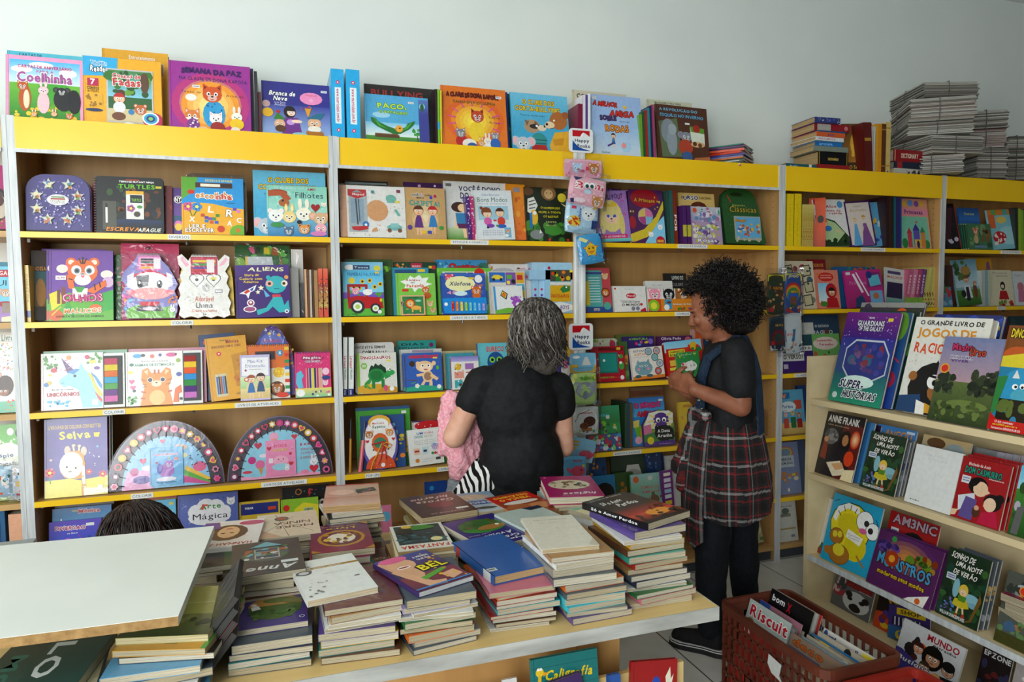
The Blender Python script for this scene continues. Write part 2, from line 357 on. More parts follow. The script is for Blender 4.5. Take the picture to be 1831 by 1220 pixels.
# bookcases along the back wall
Z = dict(f=2.191, fb=2.059, A=1.7585, B=1.4087, C=1.0535, D=.7016, E=.356, G=.085)
BKD = .335
CASES = {}
SHELF = {}
def bookcase(key, x0, x1, label, edge, trim=True, back=None, parts=(), wood=None, stripL=.018, stripR=.018, pegs='LR'):
    root = empty('bookcase', label, 'bookcase', Matrix.Translation(((x0+x1)/2, BKD/2, 0)), 'bookcases along the back wall')
    cx = (x0+x1)/2; dy = -BKD/2
    def bx(m, a, b, c, d, e, f, col=None): m.box(a-cx, b-cx, c+dy, d+dy, e, f, col)
    for sx, xa, xb, inn in (('L', x0, x0+stripL, 1), ('R', x1-stripR, x1, -1)):
        m = MB(); bx(m, xa, xb, .004, BKD, 0, Z['f'])
        o = m.build('side_panel', M_WOOD, root)
        e = MB(); bx(e, xa, xb, -.002, .004, .0, Z['f']+.004); e.build('edge_strip', M_STRIP, o)
        if sx in pegs:
            p = MB(); xx = (xb+.0006 if inn > 0 else xa-.0006)
            for yy in (.05, .27):
                for k in range(5, 62):
                    z = k*.034
                    c = Vector((xx-cx, yy+dy, z)); p.poly([c+Vector((0, .0028*cos(q*pi/3), .0028*sin(q*pi/3))) for q in range(6)], '3a2c1c')
            p.build('peg_hole_pattern', M_MATTE, o)
    a, b = x0+stripL, x1-stripR
    m = MB(); bx(m, a, b, BKD-.012, BKD, .0, Z['f']-.02); m.build('back_panel', back or M_WOOD, root)
    m = MB(); bx(m, a, b, .012, BKD-.012, Z['f']-.036, Z['f']-.018); m.build('top_board', wood or M_WOODX, root)
    m = MB(); bx(m, a, b, -.004, .012, Z['fb'], Z['f']); fa = m.build('fascia', M_YEL, root)
    if trim:
        m = MB(); bx(m, a, b, -.010, -.004, Z['fb']-.002, Z['fb']+.012)
        bx(m, a, a+.008, -.009, -.004, Z['fb'], Z['f']) if 'l' in trim else 0
        bx(m, b-.012, b, -.009, -.004, Z['fb'], Z['f']) if 'r' in trim else 0
        m.build('fascia_trim', M_STRIP, fa)
    m = MB(); bx(m, a, b, .03, .045, 0, .07); m.build('plinth', M_PLINTH, root)
    for k in 'ABCDEG':
        z = Z[k]; xs = [(a, b)]
        if key == 2: xs = [(a, 2.322), (2.344, b)]
        for i, (p, q) in enumerate(xs):
            m = MB(); bx(m, p, q, .004, BKD-.012, z-.022, z); sh = m.build('shelf', wood or M_WOODX, root)
            e = MB(); bx(e, p, q, -.002, .004, z-.0225, z); e.build('shelf_edge', edge if k != 'G' else M_WOODX, sh)
            for xx in (p+.012, (p+q)/2):
                pn = MB(); c = Vector((xx-cx, .05+dy, z-.024)); pn.tube([c, c-Vector((0, 0, .014))], .006, 'ddd' if xx < (p+q)/2 else '555', 8); pn.build('shelf_pin', M_PRINT, sh)
            SHELF[key, k, i] = (sh, cx)
    if key == 2:
        m = MB(); bx(m, 2.322, 2.344, .0, BKD-.012, 0, Z['f']-.036); m.build('partition', M_WOOD, root)
    CASES[key] = root; return root
bookcase(0, -1.2, -.027, 'bookcase with beige shelf edges and a white back, cut by the frame edge', M_WOODX, 'b', M_BACK0, wood=M_WOODX)
bookcase(1, -.026, 1.1715, 'yellow-fronted bookcase holding the half-round toy packs and colouring books', M_YEL, 'b', stripL=.026, pegs='LR')
bookcase(2, 1.1725, 3.5435, 'double-width yellow-fronted bookcase with a white hanging strip at its middle', M_YEL, 'blr', pegs='LR')
bookcase(3, 3.5445, 4.714, 'yellow-fronted bookcase under the tied magazine bundles, behind the pale display rack', M_YEL, False)
bookcase(4, 4.715, 5.9, 'farthest yellow-fronted bookcase, cut off by the edge of the frame', M_YEL, False)
def shelf_label(key, k, px0, px1, py, txt):
    z = Z[k]; P0 = hit(px0, py, 1, -.003); P1 = hit(px1, py, 1, -.003); i = 1 if key == 2 and P0.x > 2.33 else 0
    sh, cx = SHELF[key, k, i]; w = P1.x-P0.x; h = .020
    m = MB(); m.box(P0.x-cx, P1.x-cx, -.0035-BKD/2, -.002-BKD/2, z-.0215, z-.0015, 'e9ebea')
    A = Art(m, Vector((P0.x-cx, -.0035-BKD/2, z-.0015)), Vector((w, 0, 0)), Vector((0, 0, -h)), Vector((0, -1, 0)), w, h)
    A.run('u 50 50 88 52 234 '+txt); m.build('shelf_label', M_MATTE, sh, label='white paper shelf label reading '+txt)
for a in ((1, 'A', 300, 341, 423, 'DIVERSOS'), (1, 'B', 306, 346, 577, 'COLORIR'), (1, 'C', 184, 224, 735, 'COLORIR'), (1, 'C', 420, 503, 721, 'LIVROS DE ATIVIDADES'),
          (1, 'D', 234, 274, 886, 'COLORIR'), (1, 'D', 467, 549, 862, 'LIVROS DE ATIVIDADES'), (2, 'A', 806, 874, 436, 'ESTOQUE E DIVERSOS'), (2, 'A', 1212, 1265, 441, 'ESTOQUE E DIVERSOS'),
          (2, 'B', 805, 872, 573, 'LIVROS DE 0 A 7 ANOS'), (2, 'B', 1207, 1262, 561, 'LIVROS DE 0 A 3'), (2, 'C', 806, 846, 704, 'LIVROS DE 3'), (2, 'D', 653, 680, 851, 'POP UPS'), (2, 'D', 782, 822, 839, 'LIVROS DE'), (2, 'D', 1097, 1147, 807, 'LIVROS SONOROS'),
          (3, 'A', 1540, 1583, 444, 'ESTOQUE E DIVERSOS'), (3, 'C', 1421, 1458, 669, 'CLASSICOS'), (4, 'A', 1790, 1826, 445, 'ESTOQUE E DIVERSOS'), (4, 'B', 1784, 1798, 543, 'PRECOS')):
    shelf_label(*a)
# books
def cover_mesh(w, h, t, base, spine, hard, art=None, back=None, spine_art=None, rounded=0):
    m = MB(); c = .0022 if hard else .0008
    back = back or base
    if rounded:   # board book with rounded corners
        r = rounded; n = 4; pts = []
        for cx, cz, a0 in ((w/2-r, r, -pi/2), (w/2-r, h-r, 0), (-w/2+r, h-r, pi/2), (-w/2+r, r, pi)):
            for i in range(n+1):
                q = a0+pi/2*i/n; pts.append((cx+r*cos(q), cz+r*sin(q)))
        m.prism(pts[::-1], 0, c, base); m.prism(pts[::-1], t-c, t, back)
    else:
        m.box(-w/2, w/2, 0, c, 0, h, base); m.box(-w/2, w/2, t-c, t, 0, h, back)
    m.box(-w/2-(.0008 if hard else 0), -w/2+c, 0, t, 0, h, spine) if not rounded else m.box(-w/2, -w/2+c, 0, t, rounded, h-rounded, spine)
    if hard and not rounded: m.box(-w/2+.006, -w/2+.0075, -EPS, EPS, 0, h, tuple(q*.6 for q in C(base)))
    if art:
        Art(m, Vector((-w/2, 0, h)), Vector((w, 0, 0)), Vector((0, 0, -h)), Vector((0, -1, 0)), w, h).run(art)
    if spine_art:
        Art(m, Vector((-w/2-(.0008 if hard else 0), t, h)), Vector((0, -t, 0)), Vector((0, 0, -h)), Vector((-1, 0, 0)), t, h).run(spine_art)
    return m
def book(name, label, cat, M, w, h, t, base='ddd', art=None, hard=1, spine=None, page='e8e2d2', back=None, group=None, spine_art=None, mat=None, rounded=0, wire=None, sleeve=0):
    root = empty(name, label, cat, M, group)
    cover_mesh(w, h, t, base, spine or base, hard, art, back, spine_art, rounded).build('cover', mat or M_PRINT, root)
    c = .0024 if hard else .0009; i = .003 if hard and not rounded else .0006; i = max(i, rounded*.3 if rounded else i)
    p = MB(); p.box(-w/2+c, w/2-i, c, t-c, i, h-i, page); p.build('page_block', M_PAGES, root)
    if wire: spiral(root, w, h, t, *wire)
    if sleeve:
        s = MB(); e = .003; s.box(-w/2-e, w/2+e, -e, t+e*.3, 0, h+e*2, None); s.build('plastic_sleeve', M_FILM, root)
    return root
def spiral(root, w, h, t, side, col):
    s = MB(); n = 22; r = .006
    for k in range(n):
        f = (k+.7)/(n+.4)
        for q0 in (0,):
            pts = []
            for i in range(9):
                q = 2*pi*i/8
                if side == 'top': pts.append((-w/2+w*f, t/2+(r+t/2)*cos(q)*.9, h-.002+r*sin(q)))
                else: pts.append((-w/2+r*cos(q)-.001, t/2+(r+t/2)*sin(q)*.9, h*f))
            s.tube(pts, .0011, col[k % len(col)] if isinstance(col, (list, tuple)) else col, 4, cap=False)
    s.build('spiral_binding', M_PRINT, root)
# frames in which things stand: 'S' faces out of the wall bookcases, 'K' out of the pale rack
RK = 3.3
def solve(face, d, zb, xl, xr, yt, tilt):
    """pixel extents -> along-axis centre, width, height for a front leaning back by tilt from base line depth d"""
    ax = 1 if face == 'S' else 0; val = d if face == 'S' else RK+d; oth = 1-ax; ends = []
    for x in (xl, xr):
        y = 700
        for _ in range(8):
            P = hit(x, y, ax, val); Q = P.copy(); Q.z = zb; y = proj(Q)[1]
        ends.append(P[oth])
    c = (ends[0]+ends[1])/2; w = abs(ends[1]-ends[0]); lo, hi = .0, 1.2
    for _ in range(30):
        mid = (lo+hi)/2; Q = Vector((0, 0, zb+mid*cos(tilt))); Q[ax] = val+mid*sin(tilt); Q[oth] = c
        if proj(Q)[1] > yt: lo = mid
        else: hi = mid
    return c, w, lo
def frame(face, c, d, zb, tilt, t, roll=0, turn=0):
    lift = t*sin(tilt)+.0012
    if face == 'S': B = Matrix.Translation((c, d, zb+lift))
    else: B = Matrix.Translation((RK+d, c, zb+lift)) @ Matrix.Rotation(R(-90), 4, 'Z')
    return B @ Matrix.Rotation(R(turn), 4, 'Z') @ Matrix.Rotation(-tilt, 4, 'X') @ Matrix.Rotation(R(roll), 4, 'Y')
ZS = dict(T=2.174, **{k: Z[k] for k in 'ABCDEG'}, r1=1.0, r2=.645, r3=.25, r4=.03, r5=0)
def B(shelf, xl, xr, yt, label, art='', base='ddd', d=.03, t=.012, tilt=None, roll=0, turn=0, name='picture_book', cat='book', face=None, **kw):
    face = face or ('K' if shelf[0] == 'r' else 'S'); tilt = R(tilt if tilt is not None else (15 if face == 'K' else 9))
    c, w, h = solve(face, d, ZS[shelf], xl, xr, yt, tilt)
    if shelf == 'r4': h = min(h, .186)
    M = frame(face, c, d, ZS[shelf]+kw.pop('dz', 0), tilt, t, roll, turn)
    if roll: M = M @ Matrix.Translation((0, 0, abs(sin(R(roll)))*w/2))
    return book(name, label, cat, M, w, h, t, base, art or None, **kw)
def SP(shelf, xs, yt, cols, labels, d=.02, depth=.19, lean=0, group=None, name='picture_book', art=None, pages=0, face='S', tilt=0):
    """a row of books standing spine out; xs = pixel edges from first to last"""
    n = len(cols); out = []
    yts = yt if isinstance(yt, (list, tuple)) else [yt]*n
    for i, col in enumerate(cols):
        c, w, h = solve(face, d, ZS[shelf], xs[i], xs[i+1], yts[i], 0)
        t = w*.94
        if face == 'S': M = Matrix.Translation((c, d, ZS[shelf]+.0012+abs(sin(R(lean)))*t/2)) @ Matrix.Rotation(R(lean), 4, 'Y')
        else: M = Matrix.Translation((RK+d, c, ZS[shelf]+.0012+abs(sin(R(lean)))*t/2)) @ Matrix.Rotation(R(-90), 4, 'Z') @ Matrix.Rotation(R(lean), 4, 'Y')
        # spine (local -x) must face out (-y of the frame): turn by +90 about z; local y(thickness) then runs along -x
        M = M @ Matrix.Rotation(R(90), 4, 'Z') @ Matrix.Translation((depth/2, -t/2, 0))
        sa = art[i] if isinstance(art, (list, tuple)) else art
        lb = labels[i] if isinstance(labels, (list, tuple)) else labels
        out.append(book(name, lb, 'book', M, depth, h, t, col, None, hard=1 if t > .012 else 0, spine=col if not pages else None, spine_art=sa, group=group))
    return out
# on top of the bookcases
pb, hb, bb, ab = 'picture_book', 'hardcover_book', 'board_book', 'activity_book'
B('T', 14, 150, 97, 'cyan picture book edge showing behind the pink bordered one with woodland animals', 't 30 4 30 4 157 CARTAS DE', '5fc3d6', d=.075, tilt=7)
B('T', 11, 149, 104, 'pink bordered picture book with fox, rabbit and crow on top of the bookcase end', 'r 0 0 100 100 f0a9d0;g 4 6 92 34 5fc0f0 d8eefc;e 20 20 14 5 fff;e 80 22 12 6 fff;e 45 12 16 4 fff;g 4 40 92 55 79c043 2f8a35;e 62 50 22 16 4fae3c;n 3 30 6 70 94 92 2 4 e9c33c,f0d23a,6fae30;t 50 15 70 6 d6387e CARTAS DE ANIVERSÁRIO;u 50 22 22 4 d6387e PARA A;k fff;t 50 31 72 15 b55aa6 Coelhinha;e 24 62 8 20 c4622a;e 26 64 4 14 f2e2c4;f 21 45 7 c4622a c f2c9a0;e 48 68 8 16 f6c9d2;f 48 50 7 f6c9d2 r fbe4ea;e 74 62 13 17 26262e;f 72 50 7 2d2d36 e 555;p e8a030 82 52 90 56 82 60;e 88 64 9 18 22222a;f 62 84 4 f0b080 r fff;f 82 86 4.5 d67a3a c fff;f 36 86 4 e8a860 r fff', 'f0a9d0', d=.045, spine='6b2a7a', tilt=8)
B('T', 186, 304, 93, 'large amber boxed set behind the yellow tablet pack with a red lettered window', 'n 5 40 3 3 97 97 2 4 e0a62c,ecc04a;u 60 8 40 5 fff Entretenimento;e 18 17 8 4 6ab82e;r 22 14 70 14 3a6fb0;t 56 21 50 8 e6b23a LEITURA', 'e4ad2d', d=.1, t=.03, tilt=5)
def tablet_pack():
    o = B('T', 151, 291, 107, 'yellow toy tablet pack with a rounded window showing a red hooded girl', 'n 9 60 2 22 98 98 1 2 f0c23a,e3ab22;p 35b3e6 0 0 44 0 43 16 30 26 0 28;k fff;j 20 9 20 7 35b3e6 Tabuleiro;k 114;j 20 17 22 10 fff Reader;r 5 31 14 11 c2185b;t 12 36 6 8 fff 7;t 12 45 15 4 222 CONTOS;u 12 49 14 4 222 de FADAS;r 2 53 22 17 e8b53a;n 4 12 3 54 22 70 1.5 2.5 a87a20;e 13 76 11 2.4 223a66;r 29 15 60 77 c9c9cc;r 31 17 56 73 2f6b3a;g 31 17 56 38 4f8f4a 8fd0e6;n 11 30 33 20 84 50 3 7 3f7f35,2f5f2a,5a3f26,77a83e;e 78 33 6 15 6a4a33;k fff;j 55 25 36 7 d83a3a Contos de;k fff;j 55 34 36 12 d83a3a Fadas;r 31 72 56 18 d8c9a0;f 45 58 7 f2c9a8 h c02a2a;e 45 70 8 8 e8e8f0;e 44 83 9 6 7a4a2a;f 72 72 8 c8703a b;e 60 76 4 4 3a8ac0;d 57 95 8 4 eee;e 88 86 14 11 c2185b;e 85 84 11 9 fff;e 85 84 9 7.5 3ab0d8;e 85 84 6 5 2a4a9a;e 85 84 3 2.6 8fd06a', 'f2b624', d=.03, t=.035, tilt=4, name='toy_tablet_pack', cat='toy')
    return o
tablet_pack()
B('T', 317, 456, 118, 'dark edged picture book mostly hidden behind the purple one with a fox teacher', '', '4a3a66', d=.07, tilt=8, spine='333')
B('T', 304, 450, 115, 'purple picture book with a glowing yellow centre and a fox in a blue dress', 'r 0 0 100 100 a83aa0;o 50 58 48 44 ffe65a c43f8a;o 50 60 36 34 fff2a0 f5a63a;k 6a2a7a;j 52 12 74 9 4a1f6e SEMANA DA PAZ;j 54 23 84 6 5a2a7a NA CLASSE DE DONA RAPOSA;u 26 42 24 3 643 Texto de;u 80 44 22 3 643 Arte de;x 28 32;e 54 72 14 20 3aa6d8;n 8 14 42 56 66 88 .8 1.4 1f5f98;f 52 44 12 d9602a c 8a2a1a;e 26 50 7 5 f4f0e8;f 27 76 9 e08a4a f;e 28 88 8 9 8a4a9a;n 5 12 22 82 34 94 1 1.6 f6e0f6,5a2a6a;f 56 78 8 f6eeee w f0c0c0;e 58 90 9 8 a83030;f 82 74 7 f4f0e8 r;e 82 84 9 8 f2cc2a;e 80 93 6 5 f4e8dc;e 40 94 7 4 f0c89a', 'a83aa0', d=.035, tilt=8, spine='b97ac0')
SP('T', [457, 463], 128, ['2a2a33'], ['narrow black spine standing between the purple fox book and the indigo one'], depth=.2, d=.02)
SP('T', [463, 468.5], 165, ['7a2238'], ['narrow dark red spine beside the indigo picture book of a pale girl'], depth=.2, d=.03)
B('T', 470, 592, 150, 'indigo picture book with a pink oval badge standing beside two cyan box files', 'r 0 0 100 100 3b3a94;g 0 40 100 60 4a52a8 a8c4ea;k 224;i 30 20 38 8 fff Branca de;k 224;i 27 29 20 8 fff Neve;u 26 36 16 4 dde e os Sete;u 26 40 16 4 dde Anões;e 72 26 17 11 f29ac8;u 72 20 16 3 c55 Musical;c 72 29 3 f6b6d8;x 87 10;e 40 52 9 11 2a1a22;f 42 53 6 f8dcc8 h 2a1a22;p 7a3a96 32 62 52 62 58 92 28 92;e 41 70 6 5 c8a0e0;e 50 68 8 3 f8dcc8;f 25 74 8 e8b890 p;p 3f8a3a 16 66 34 66 22 54;e 26 82 8 6 6a4226;f 76 70 10 e8b890 p;p 2f7a96 64 62 86 62 92 50 80 52;e 76 80 10 6 f0ece0;p b87a2a 64 84 88 84 92 98 62 98;e 6 40 6 6 caa;e 8 55 8 8 e8b82a;h 23 53 3 c02a2a;e 54 92 12 5 9ad0e0;p e0a62a 62 44 72 44 68 58 66 58;n 6 6 57 40 76 46 1 1.6 3aa0c0,d04a4a', '3b3a94', d=.035, tilt=8)
for i, (a, b) in enumerate(((593.5, 618), (620, 646))):
    SP('T', [a, b], 124+i, ['22aee6'], ['cyan box file with vertical red lettering, '+('the one nearer the indigo picture book' if i == 0 else 'the one nearer the parrot book')], depth=.24, d=.012, group='cyan box files', name='box_file',
       art='r 4 1 92 98 26b4ec;c 52 18 14 d8286e;c 52 18 6 fff;r 28 25 48 50 e8f6fc;v 52 50 26 46 d8286e www.matriculabi.com.br;c 52 84 14 d8286e;c 52 84 6 fff')
B('T', 655, 783, 156, 'black hardcover with faint red lettering behind the blue parrot book', 'g 0 0 100 20 33302e 1c1a1a;t 45 13 72 11 a83434 BULLYING', '1d1b1c', d=.075, tilt=7)
B('T', 655, 769, 173, 'blue picture book with a green parrot and an indigo side strip', 'r 0 0 100 100 5fb4e0;g 0 55 100 27 8fd0ee e6f2ee;e 25 40 14 6 a8d8f0;g 0 82 84 18 5fa04a 3c7a3a;k 4a8a2a;j 42 22 46 12 d6ee5a PACO,;k 4a8a2a;j 44 34 44 7 b8dc4a O PAPAGAIO;p 2f7f3c 8 46 16 48 20 54 34 62 50 68 62 62 66 54 78 48 76 56 68 66 54 76 44 78 32 72 18 64 10 56;p 4fae4a 12 46 24 60 34 68 20 62;p 4fae4a 74 50 64 60 56 70 66 64;e 52 66 6 7 f0b040;p e0a030 44 66 49 64 48 70;e 53 65 1.5 1.6 222;r 14 79 38 6 6a4a30;r 14 77 36 2 8a6a44;l 82 98 80 72 1.4 3c5a30;n 4 10 72 66 88 76 2 3 4fae4a;r 84 4 16 96 4a4fa0;g 84 4 16 30 6a8ac8 4a4fa0;c 90 18 5 8ad0e8;e 90 20 3 8 3a6a3a;x 68 10', '5fb4e0', d=.03, tilt=9)
for i, (a, b, c, y, l) in enumerate(((778.5, 783, '3a2230', 160, 'narrow maroon spine next to the black hardcover on the top board'), (783, 787.5, '86c83a', 160, 'lime green spine with cyan bands beside the orange fox book'), (787.5, 791.5, 'e6d23a', 162, 'yellow edge spine tight against the orange fox book'))):
    SP('T', [a, b], y, [c], [l], depth=.2, d=.03, art='r 0 55 100 12 3ab0d8' if i == 1 else None)
B('T', 799, 913, 161, 'blue cover edge peeking from behind the orange fox teacher book', '', '2f4a9a', d=.062, tilt=8)
B('T', 793, 909, 158, 'orange picture book with a fox teacher on a pink and yellow burst', 'r 0 0 100 100 e8822a;o 50 52 46 36 f6e03a e8722a;'+';'.join('l 50 54 %.0f %.0f 2 e0609a' % (50+42*cos(k*.42), 54+32*sin(k*.42)) for k in range(15))+';o 50 54 30 24 fff05a f2b63a;k 7a2a10;j 48 13 80 9 6a1f10 A CLASSE DE DONA RAPOSA;j 50 24 66 6 5a6a20 GANHA DIVA ESCOLINHA;u 80 46 18 3 643 Texto;u 80 54 18 3 643 Arte;x 84 11;e 52 70 12 16 f2d23a;f 54 46 10 c8502a c 6a2018;e 28 86 9 9 c03030;f 27 74 7 8a8a92 c;e 40 90 11 8 f0ece4;e 44 94 8 6 3a6ab0;f 68 84 6 f2e8d8 r;e 68 94 9 6 f0f0ea;f 80 76 6 9a9aa2 c;e 80 88 8 9 3a72c0;f 58 88 5 e8a860 r', 'e8822a', d=.03, tilt=8)
B('T', 904, 1000, 172, 'dark green picture book edge between the orange fox book and the blue bear book', 'n 7 30 2 3 96 97 3 8 3a6a2a,223a20,6a8a3a', '2c4a2a', d=.075, tilt=8)
BEAR = 'r 0 0 100 100 4fb0d6;g 0 0 100 55 7cc8e6 4fb0d6;k 7a5a10;t 48 14 56 8 f6d024 O CLUBE DOS;k 7a5a10;t 46 25 78 8 f6d024 CORTA-BULLYING;u 36 36 44 3 246 Texto ilustrado;e 35 54 14 11 b89a78;p 8a6a4c 22 44 30 46 26 54;p 8a6a4c 40 44 46 50 38 52;e 40 54 10 4 3a3030;e 52 56 8 5 e8d8c0;c 57 53 2 222;c 43 53 2 fff;e 82 42 16 15 b8743a;e 95 32 7 6 a8642e;e 66 50 9 6 ecd4b0;c 61 49 2.4 222;l 66 56 74 54 1 522;c 74 42 1.6 fff;e 46 78 14 14 3a9a9a;l 32 76 60 76 2 2a6a70;l 34 82 58 82 2 2a6a70;p b83030 34 84 58 84 62 100 30 100;p e6b23a 74 62 100 58 100 100 68 100 64 84;p d0982a 70 74 90 70 88 82 72 84;f 18 84 13 c4ccd6 e f0b8c0'
B('T', 918, 1020, 170, 'blue picture book of a raccoon facing a bear, on the top board', BEAR, '4fb0d6', d=.03, tilt=8)
B('T', 1031, 1128, 166, 'cream picture book with black serif letters behind the wheels book', 't 30 8 46 7 333 CONTOS', 'd8d0ba', d=.085, tilt=8)
for i, (a, b, c, y, l) in enumerate(((1034, 1042, '8a1f4a', 186, 'crimson spine left of the pale blue wheels book'), (1042, 1047, 'e6e2ea', 170, 'white spine tucked beside the crimson one on the top board'), (1047, 1051, '6a4aa0', 170, 'violet spine tucked beside the pale blue wheels book'), (1051, 1056, 'f0eef0', 168, 'thin pale spine touching the pale blue wheels book'))):
    SP('T', [a, b], y, [c], [l], depth=.2, d=.03)
B('T', 1060, 1151, 173, 'pale blue picture book with red and orange title and a small running child', 'r 0 0 100 100 a8c4ec;g 0 50 100 50 a8c8ee d8e6f2;k 6a1a1a;y 30 14 48 9 e03a2e A MELHOR;k 6a1a1a;y 62 28 48 11 e03a2e AMIGA;k 324;j 34 36 32 9 5a3a7a SOBRE;u 66 40 20 2.5 334 ilustrado;k 8a3a10;j 50 52 46 12 f2a02a RODAS;x 4 3;h 68 17 4 f2c83a;m 42 62 20 f2c9a8 4a2a1a 3a8ac0;l 30 80 44 74 3 5a3a8a;e 66 80 10 8 b0d8f0;c 62 78 5 f0a0a0;u 26 90 16 2.5 334 Ana Brasil', 'a8c4ec', d=.03, t=.018, tilt=7, page='f4f4f4')
for i, (a, b, c, y, l) in enumerate(((1147, 1151, '7aa83a', 205, 'light green spine in the bunch left of the squirrel book'), (1151, 1156, '2f5f3a', 200, 'dark green spine in the bunch left of the squirrel book'), (1156, 1160.5, 'b0302c', 198, 'red spine in the bunch left of the squirrel book'), (1160.5, 1165, '3a8a96', 194, 'teal spine in the bunch left of the squirrel book'), (1165, 1169, '2a2f5a', 190, 'navy spine in the bunch left of the squirrel book'), (1169, 1173, 'b04a7a', 188, 'mauve spine in the bunch left of the squirrel book'))):
    SP('T', [a, b], y, [c], [l], depth=.2, d=.03, lean=-3)
B('T', 1166, 1246, 182, 'cream picture book peeking above the brown squirrel book', 't 45 4 60 3 333 UM CACHORRO PARA TODOS', 'd2d4bc', d=.08, tilt=9)
B('T', 1178, 1270, 192, 'brown picture book with a grey squirrel painting at a table', 'r 0 0 100 100 5e3624;k 246;j 44 8 74 6 8ac0d8 A REVOLUÇÃO DO;k 246;j 50 18 84 7 7ab4d0 ESQUILO NO INVERNO;p 6a7a5a 4 30 40 22 46 90 8 92;e 22 46 14 22 8f98a2;e 28 64 10 24 9aa4ae;e 30 42 8 10 a8b2ba;f 56 54 10 8c949c e 98a;e 54 72 14 14 b84a30;e 56 88 10 9 46689a;p dfe4d6 64 36 92 40 92 66 66 62;p 6aa03a 64 34 92 37 92 46 66 44;c 77 38 7 b03024;e 78 66 14 5 d8b88a;c 72 65 4 6a3a20;c 82 67 4 7a4a28;p c07a4a 70 90 100 86 100 100 66 100;r 55 29 9 3 eee', '5e3624', d=.03, tilt=9, roll=1)
# flat lying books
def M_flat(x, y, z, rot, t):   # front cover up, title reading away from the camera when rot = 0; origin centre of the lower front edge
    return Matrix.Translation((x, y, z+t)) @ Matrix.Rotation(R(rot), 4, 'Z') @ Matrix.Rotation(R(-90), 4, 'X')
def flat(name, label, x, y, z, w, h, t, rot, base, art=None, hard=0, cat='book', **kw):
    """a book on its back; (x, y) is its middle"""
    M = M_flat(x, y, z, rot, t) @ Matrix.Translation((0, 0, -h/2))
    return book(name, label, cat, M, w, h, t, base, art, hard=hard, **kw)
rnd = random.Random(4)
# leaning pile of thin exercise books beside the squirrel book
c0 = Vector((3.27, .165, ZS['T'])); z = c0.z+.001
for i, (col, t, nm) in enumerate((('b03040', .006, 'crimson'), ('e8e8ea', .005, 'white'), ('a02038', .006, 'wine red'), ('2f6f4a', .007, 'green'), ('d8d8dc', .005, 'pale grey'), ('1f5a3a', .012, 'bottle green'), ('c8743a', .010, 'tan'), ('7a8ac8', .007, 'periwinkle'), ('4a3a8a', .010, 'violet'), ('d8482a', .012, 'orange red'), ('e05a2e', .012, 'vermilion'), ('2a2f5f', .008, 'navy'), ('6a2a6a', .010, 'plum'), ('2a8a78', .006, 'sea green'))):
    flat('exercise_book', nm+' thin book in the flat pile by the squirrel book, '+('lowest' if i == 0 else 'topmost' if i == 13 else '%s up' % ['', 'second', 'third', 'fourth', 'fifth', 'sixth', 'seventh', 'eighth', 'ninth', 'tenth', 'eleventh', 'twelfth', 'thirteenth'][i]), c0.x+rnd.uniform(-.015, .015), c0.y+rnd.uniform(-.01, .01), z, .2, .27, t, 38+rnd.uniform(-5, 5), col, None, page='dcdcd8', group='flat pile of thin books on the top board')
    z += t+.0004
# hardbacks lying on the third bookcase
def HB(px, py0, py1, y, w, dpt, rot, col, label, z, spine_art=None, page='c9a877', band=None):
    t = abs(hit(px, py1, 1, y).z-hit(px, py0, 1, y).z); x = hit(px, (py0+py1)/2, 1, y).x
    # spine faces out towards the room: local -x -> -y
    M = Matrix.Translation((x, y, z)) @ Matrix.Rotation(R(rot), 4, 'Z') @ Matrix.Rotation(R(90), 4, 'Z') @ Matrix.Rotation(R(-90), 4, 'X') @ Matrix.Translation((dpt/2, -t, -w/2))
    book(hb, label, 'book', M, dpt, w, t, col, None, hard=1, spine=col, page=page, spine_art=spine_art, group='old hardbacks on the top board'); return z+t+.0005
zt = ZS['T']+.001
HB(1435, 285, 297, .02, .22, .2, 0, '2f6a72', 'teal hardback lying at the foot of the dictionary pile, spine lettered', zt, 'v 50 22 50 24 dde OPRACLE'.replace('OPRACLE', 'ORACLE')+';r 0 70 100 8 e8e4d8')
za = HB(1490, 285, 299, .02, .23, .2, 0, 'a02a2e', 'dark red hardback under the black dictionary', zt)
for col, y0, y1, dx, w, lb, sa in (('17171a', 262, 286, 1490, .21, 'thick black hardback lettered in gold at the bottom of the tall pile', 'r 0 3 100 1.5 d8b23a;r 0 95 100 1.5 d8b23a;v 50 50 24 34 e8c86a DICIONÁRIO'),
        ('8a9488', 253, 262, 1486, .235, 'sage green hardback on the black dictionary', None), ('2a7ab8', 244, 253, 1482, .18, 'blue paperback between sage green hardback and white one', 'v 50 40 40 50 9cf SPIDER'), ('dfe6e8', 238, 245, 1484, .2, 'white hardback with pink lettering in the tall pile', 'v 50 40 45 60 c58 NATUREZA'),
        ('d86a3a', 229, 238, 1486, .2, 'orange hardback with blue lettering in the tall pile', 'v 50 50 50 20 358 BOSS'), ('2f5a86', 226, 229, 1488, .19, 'thin navy paperback in the tall pile under the red volume', None), ('9a2030', 213, 226, 1488, .235, 'thick red volume with a grey label near the top of the tall pile', 'r 6 8 88 38 b9b4ae;c 50 90 30 c88'), ('3a4a8a', 203, 213, 1480, .17, 'blue patterned hardback crowning the tall pile', 'n 5 30 5 3 95 97 6 14 c8c0a8,8a9ad0,2a2a5a')):
    za = HB(dx, y0, y1, .03+rnd.uniform(0, .02), w, .2, rnd.uniform(-5, 5), col, lb, za, sa)
SP('T', [1546, 1561], 220, ['6a2420'], ['dark red backed volume with gold bottles on its cover, leaning by the tall pile'], depth=.27, d=.0, lean=-4, art='r 10 30 80 6 b8923a')
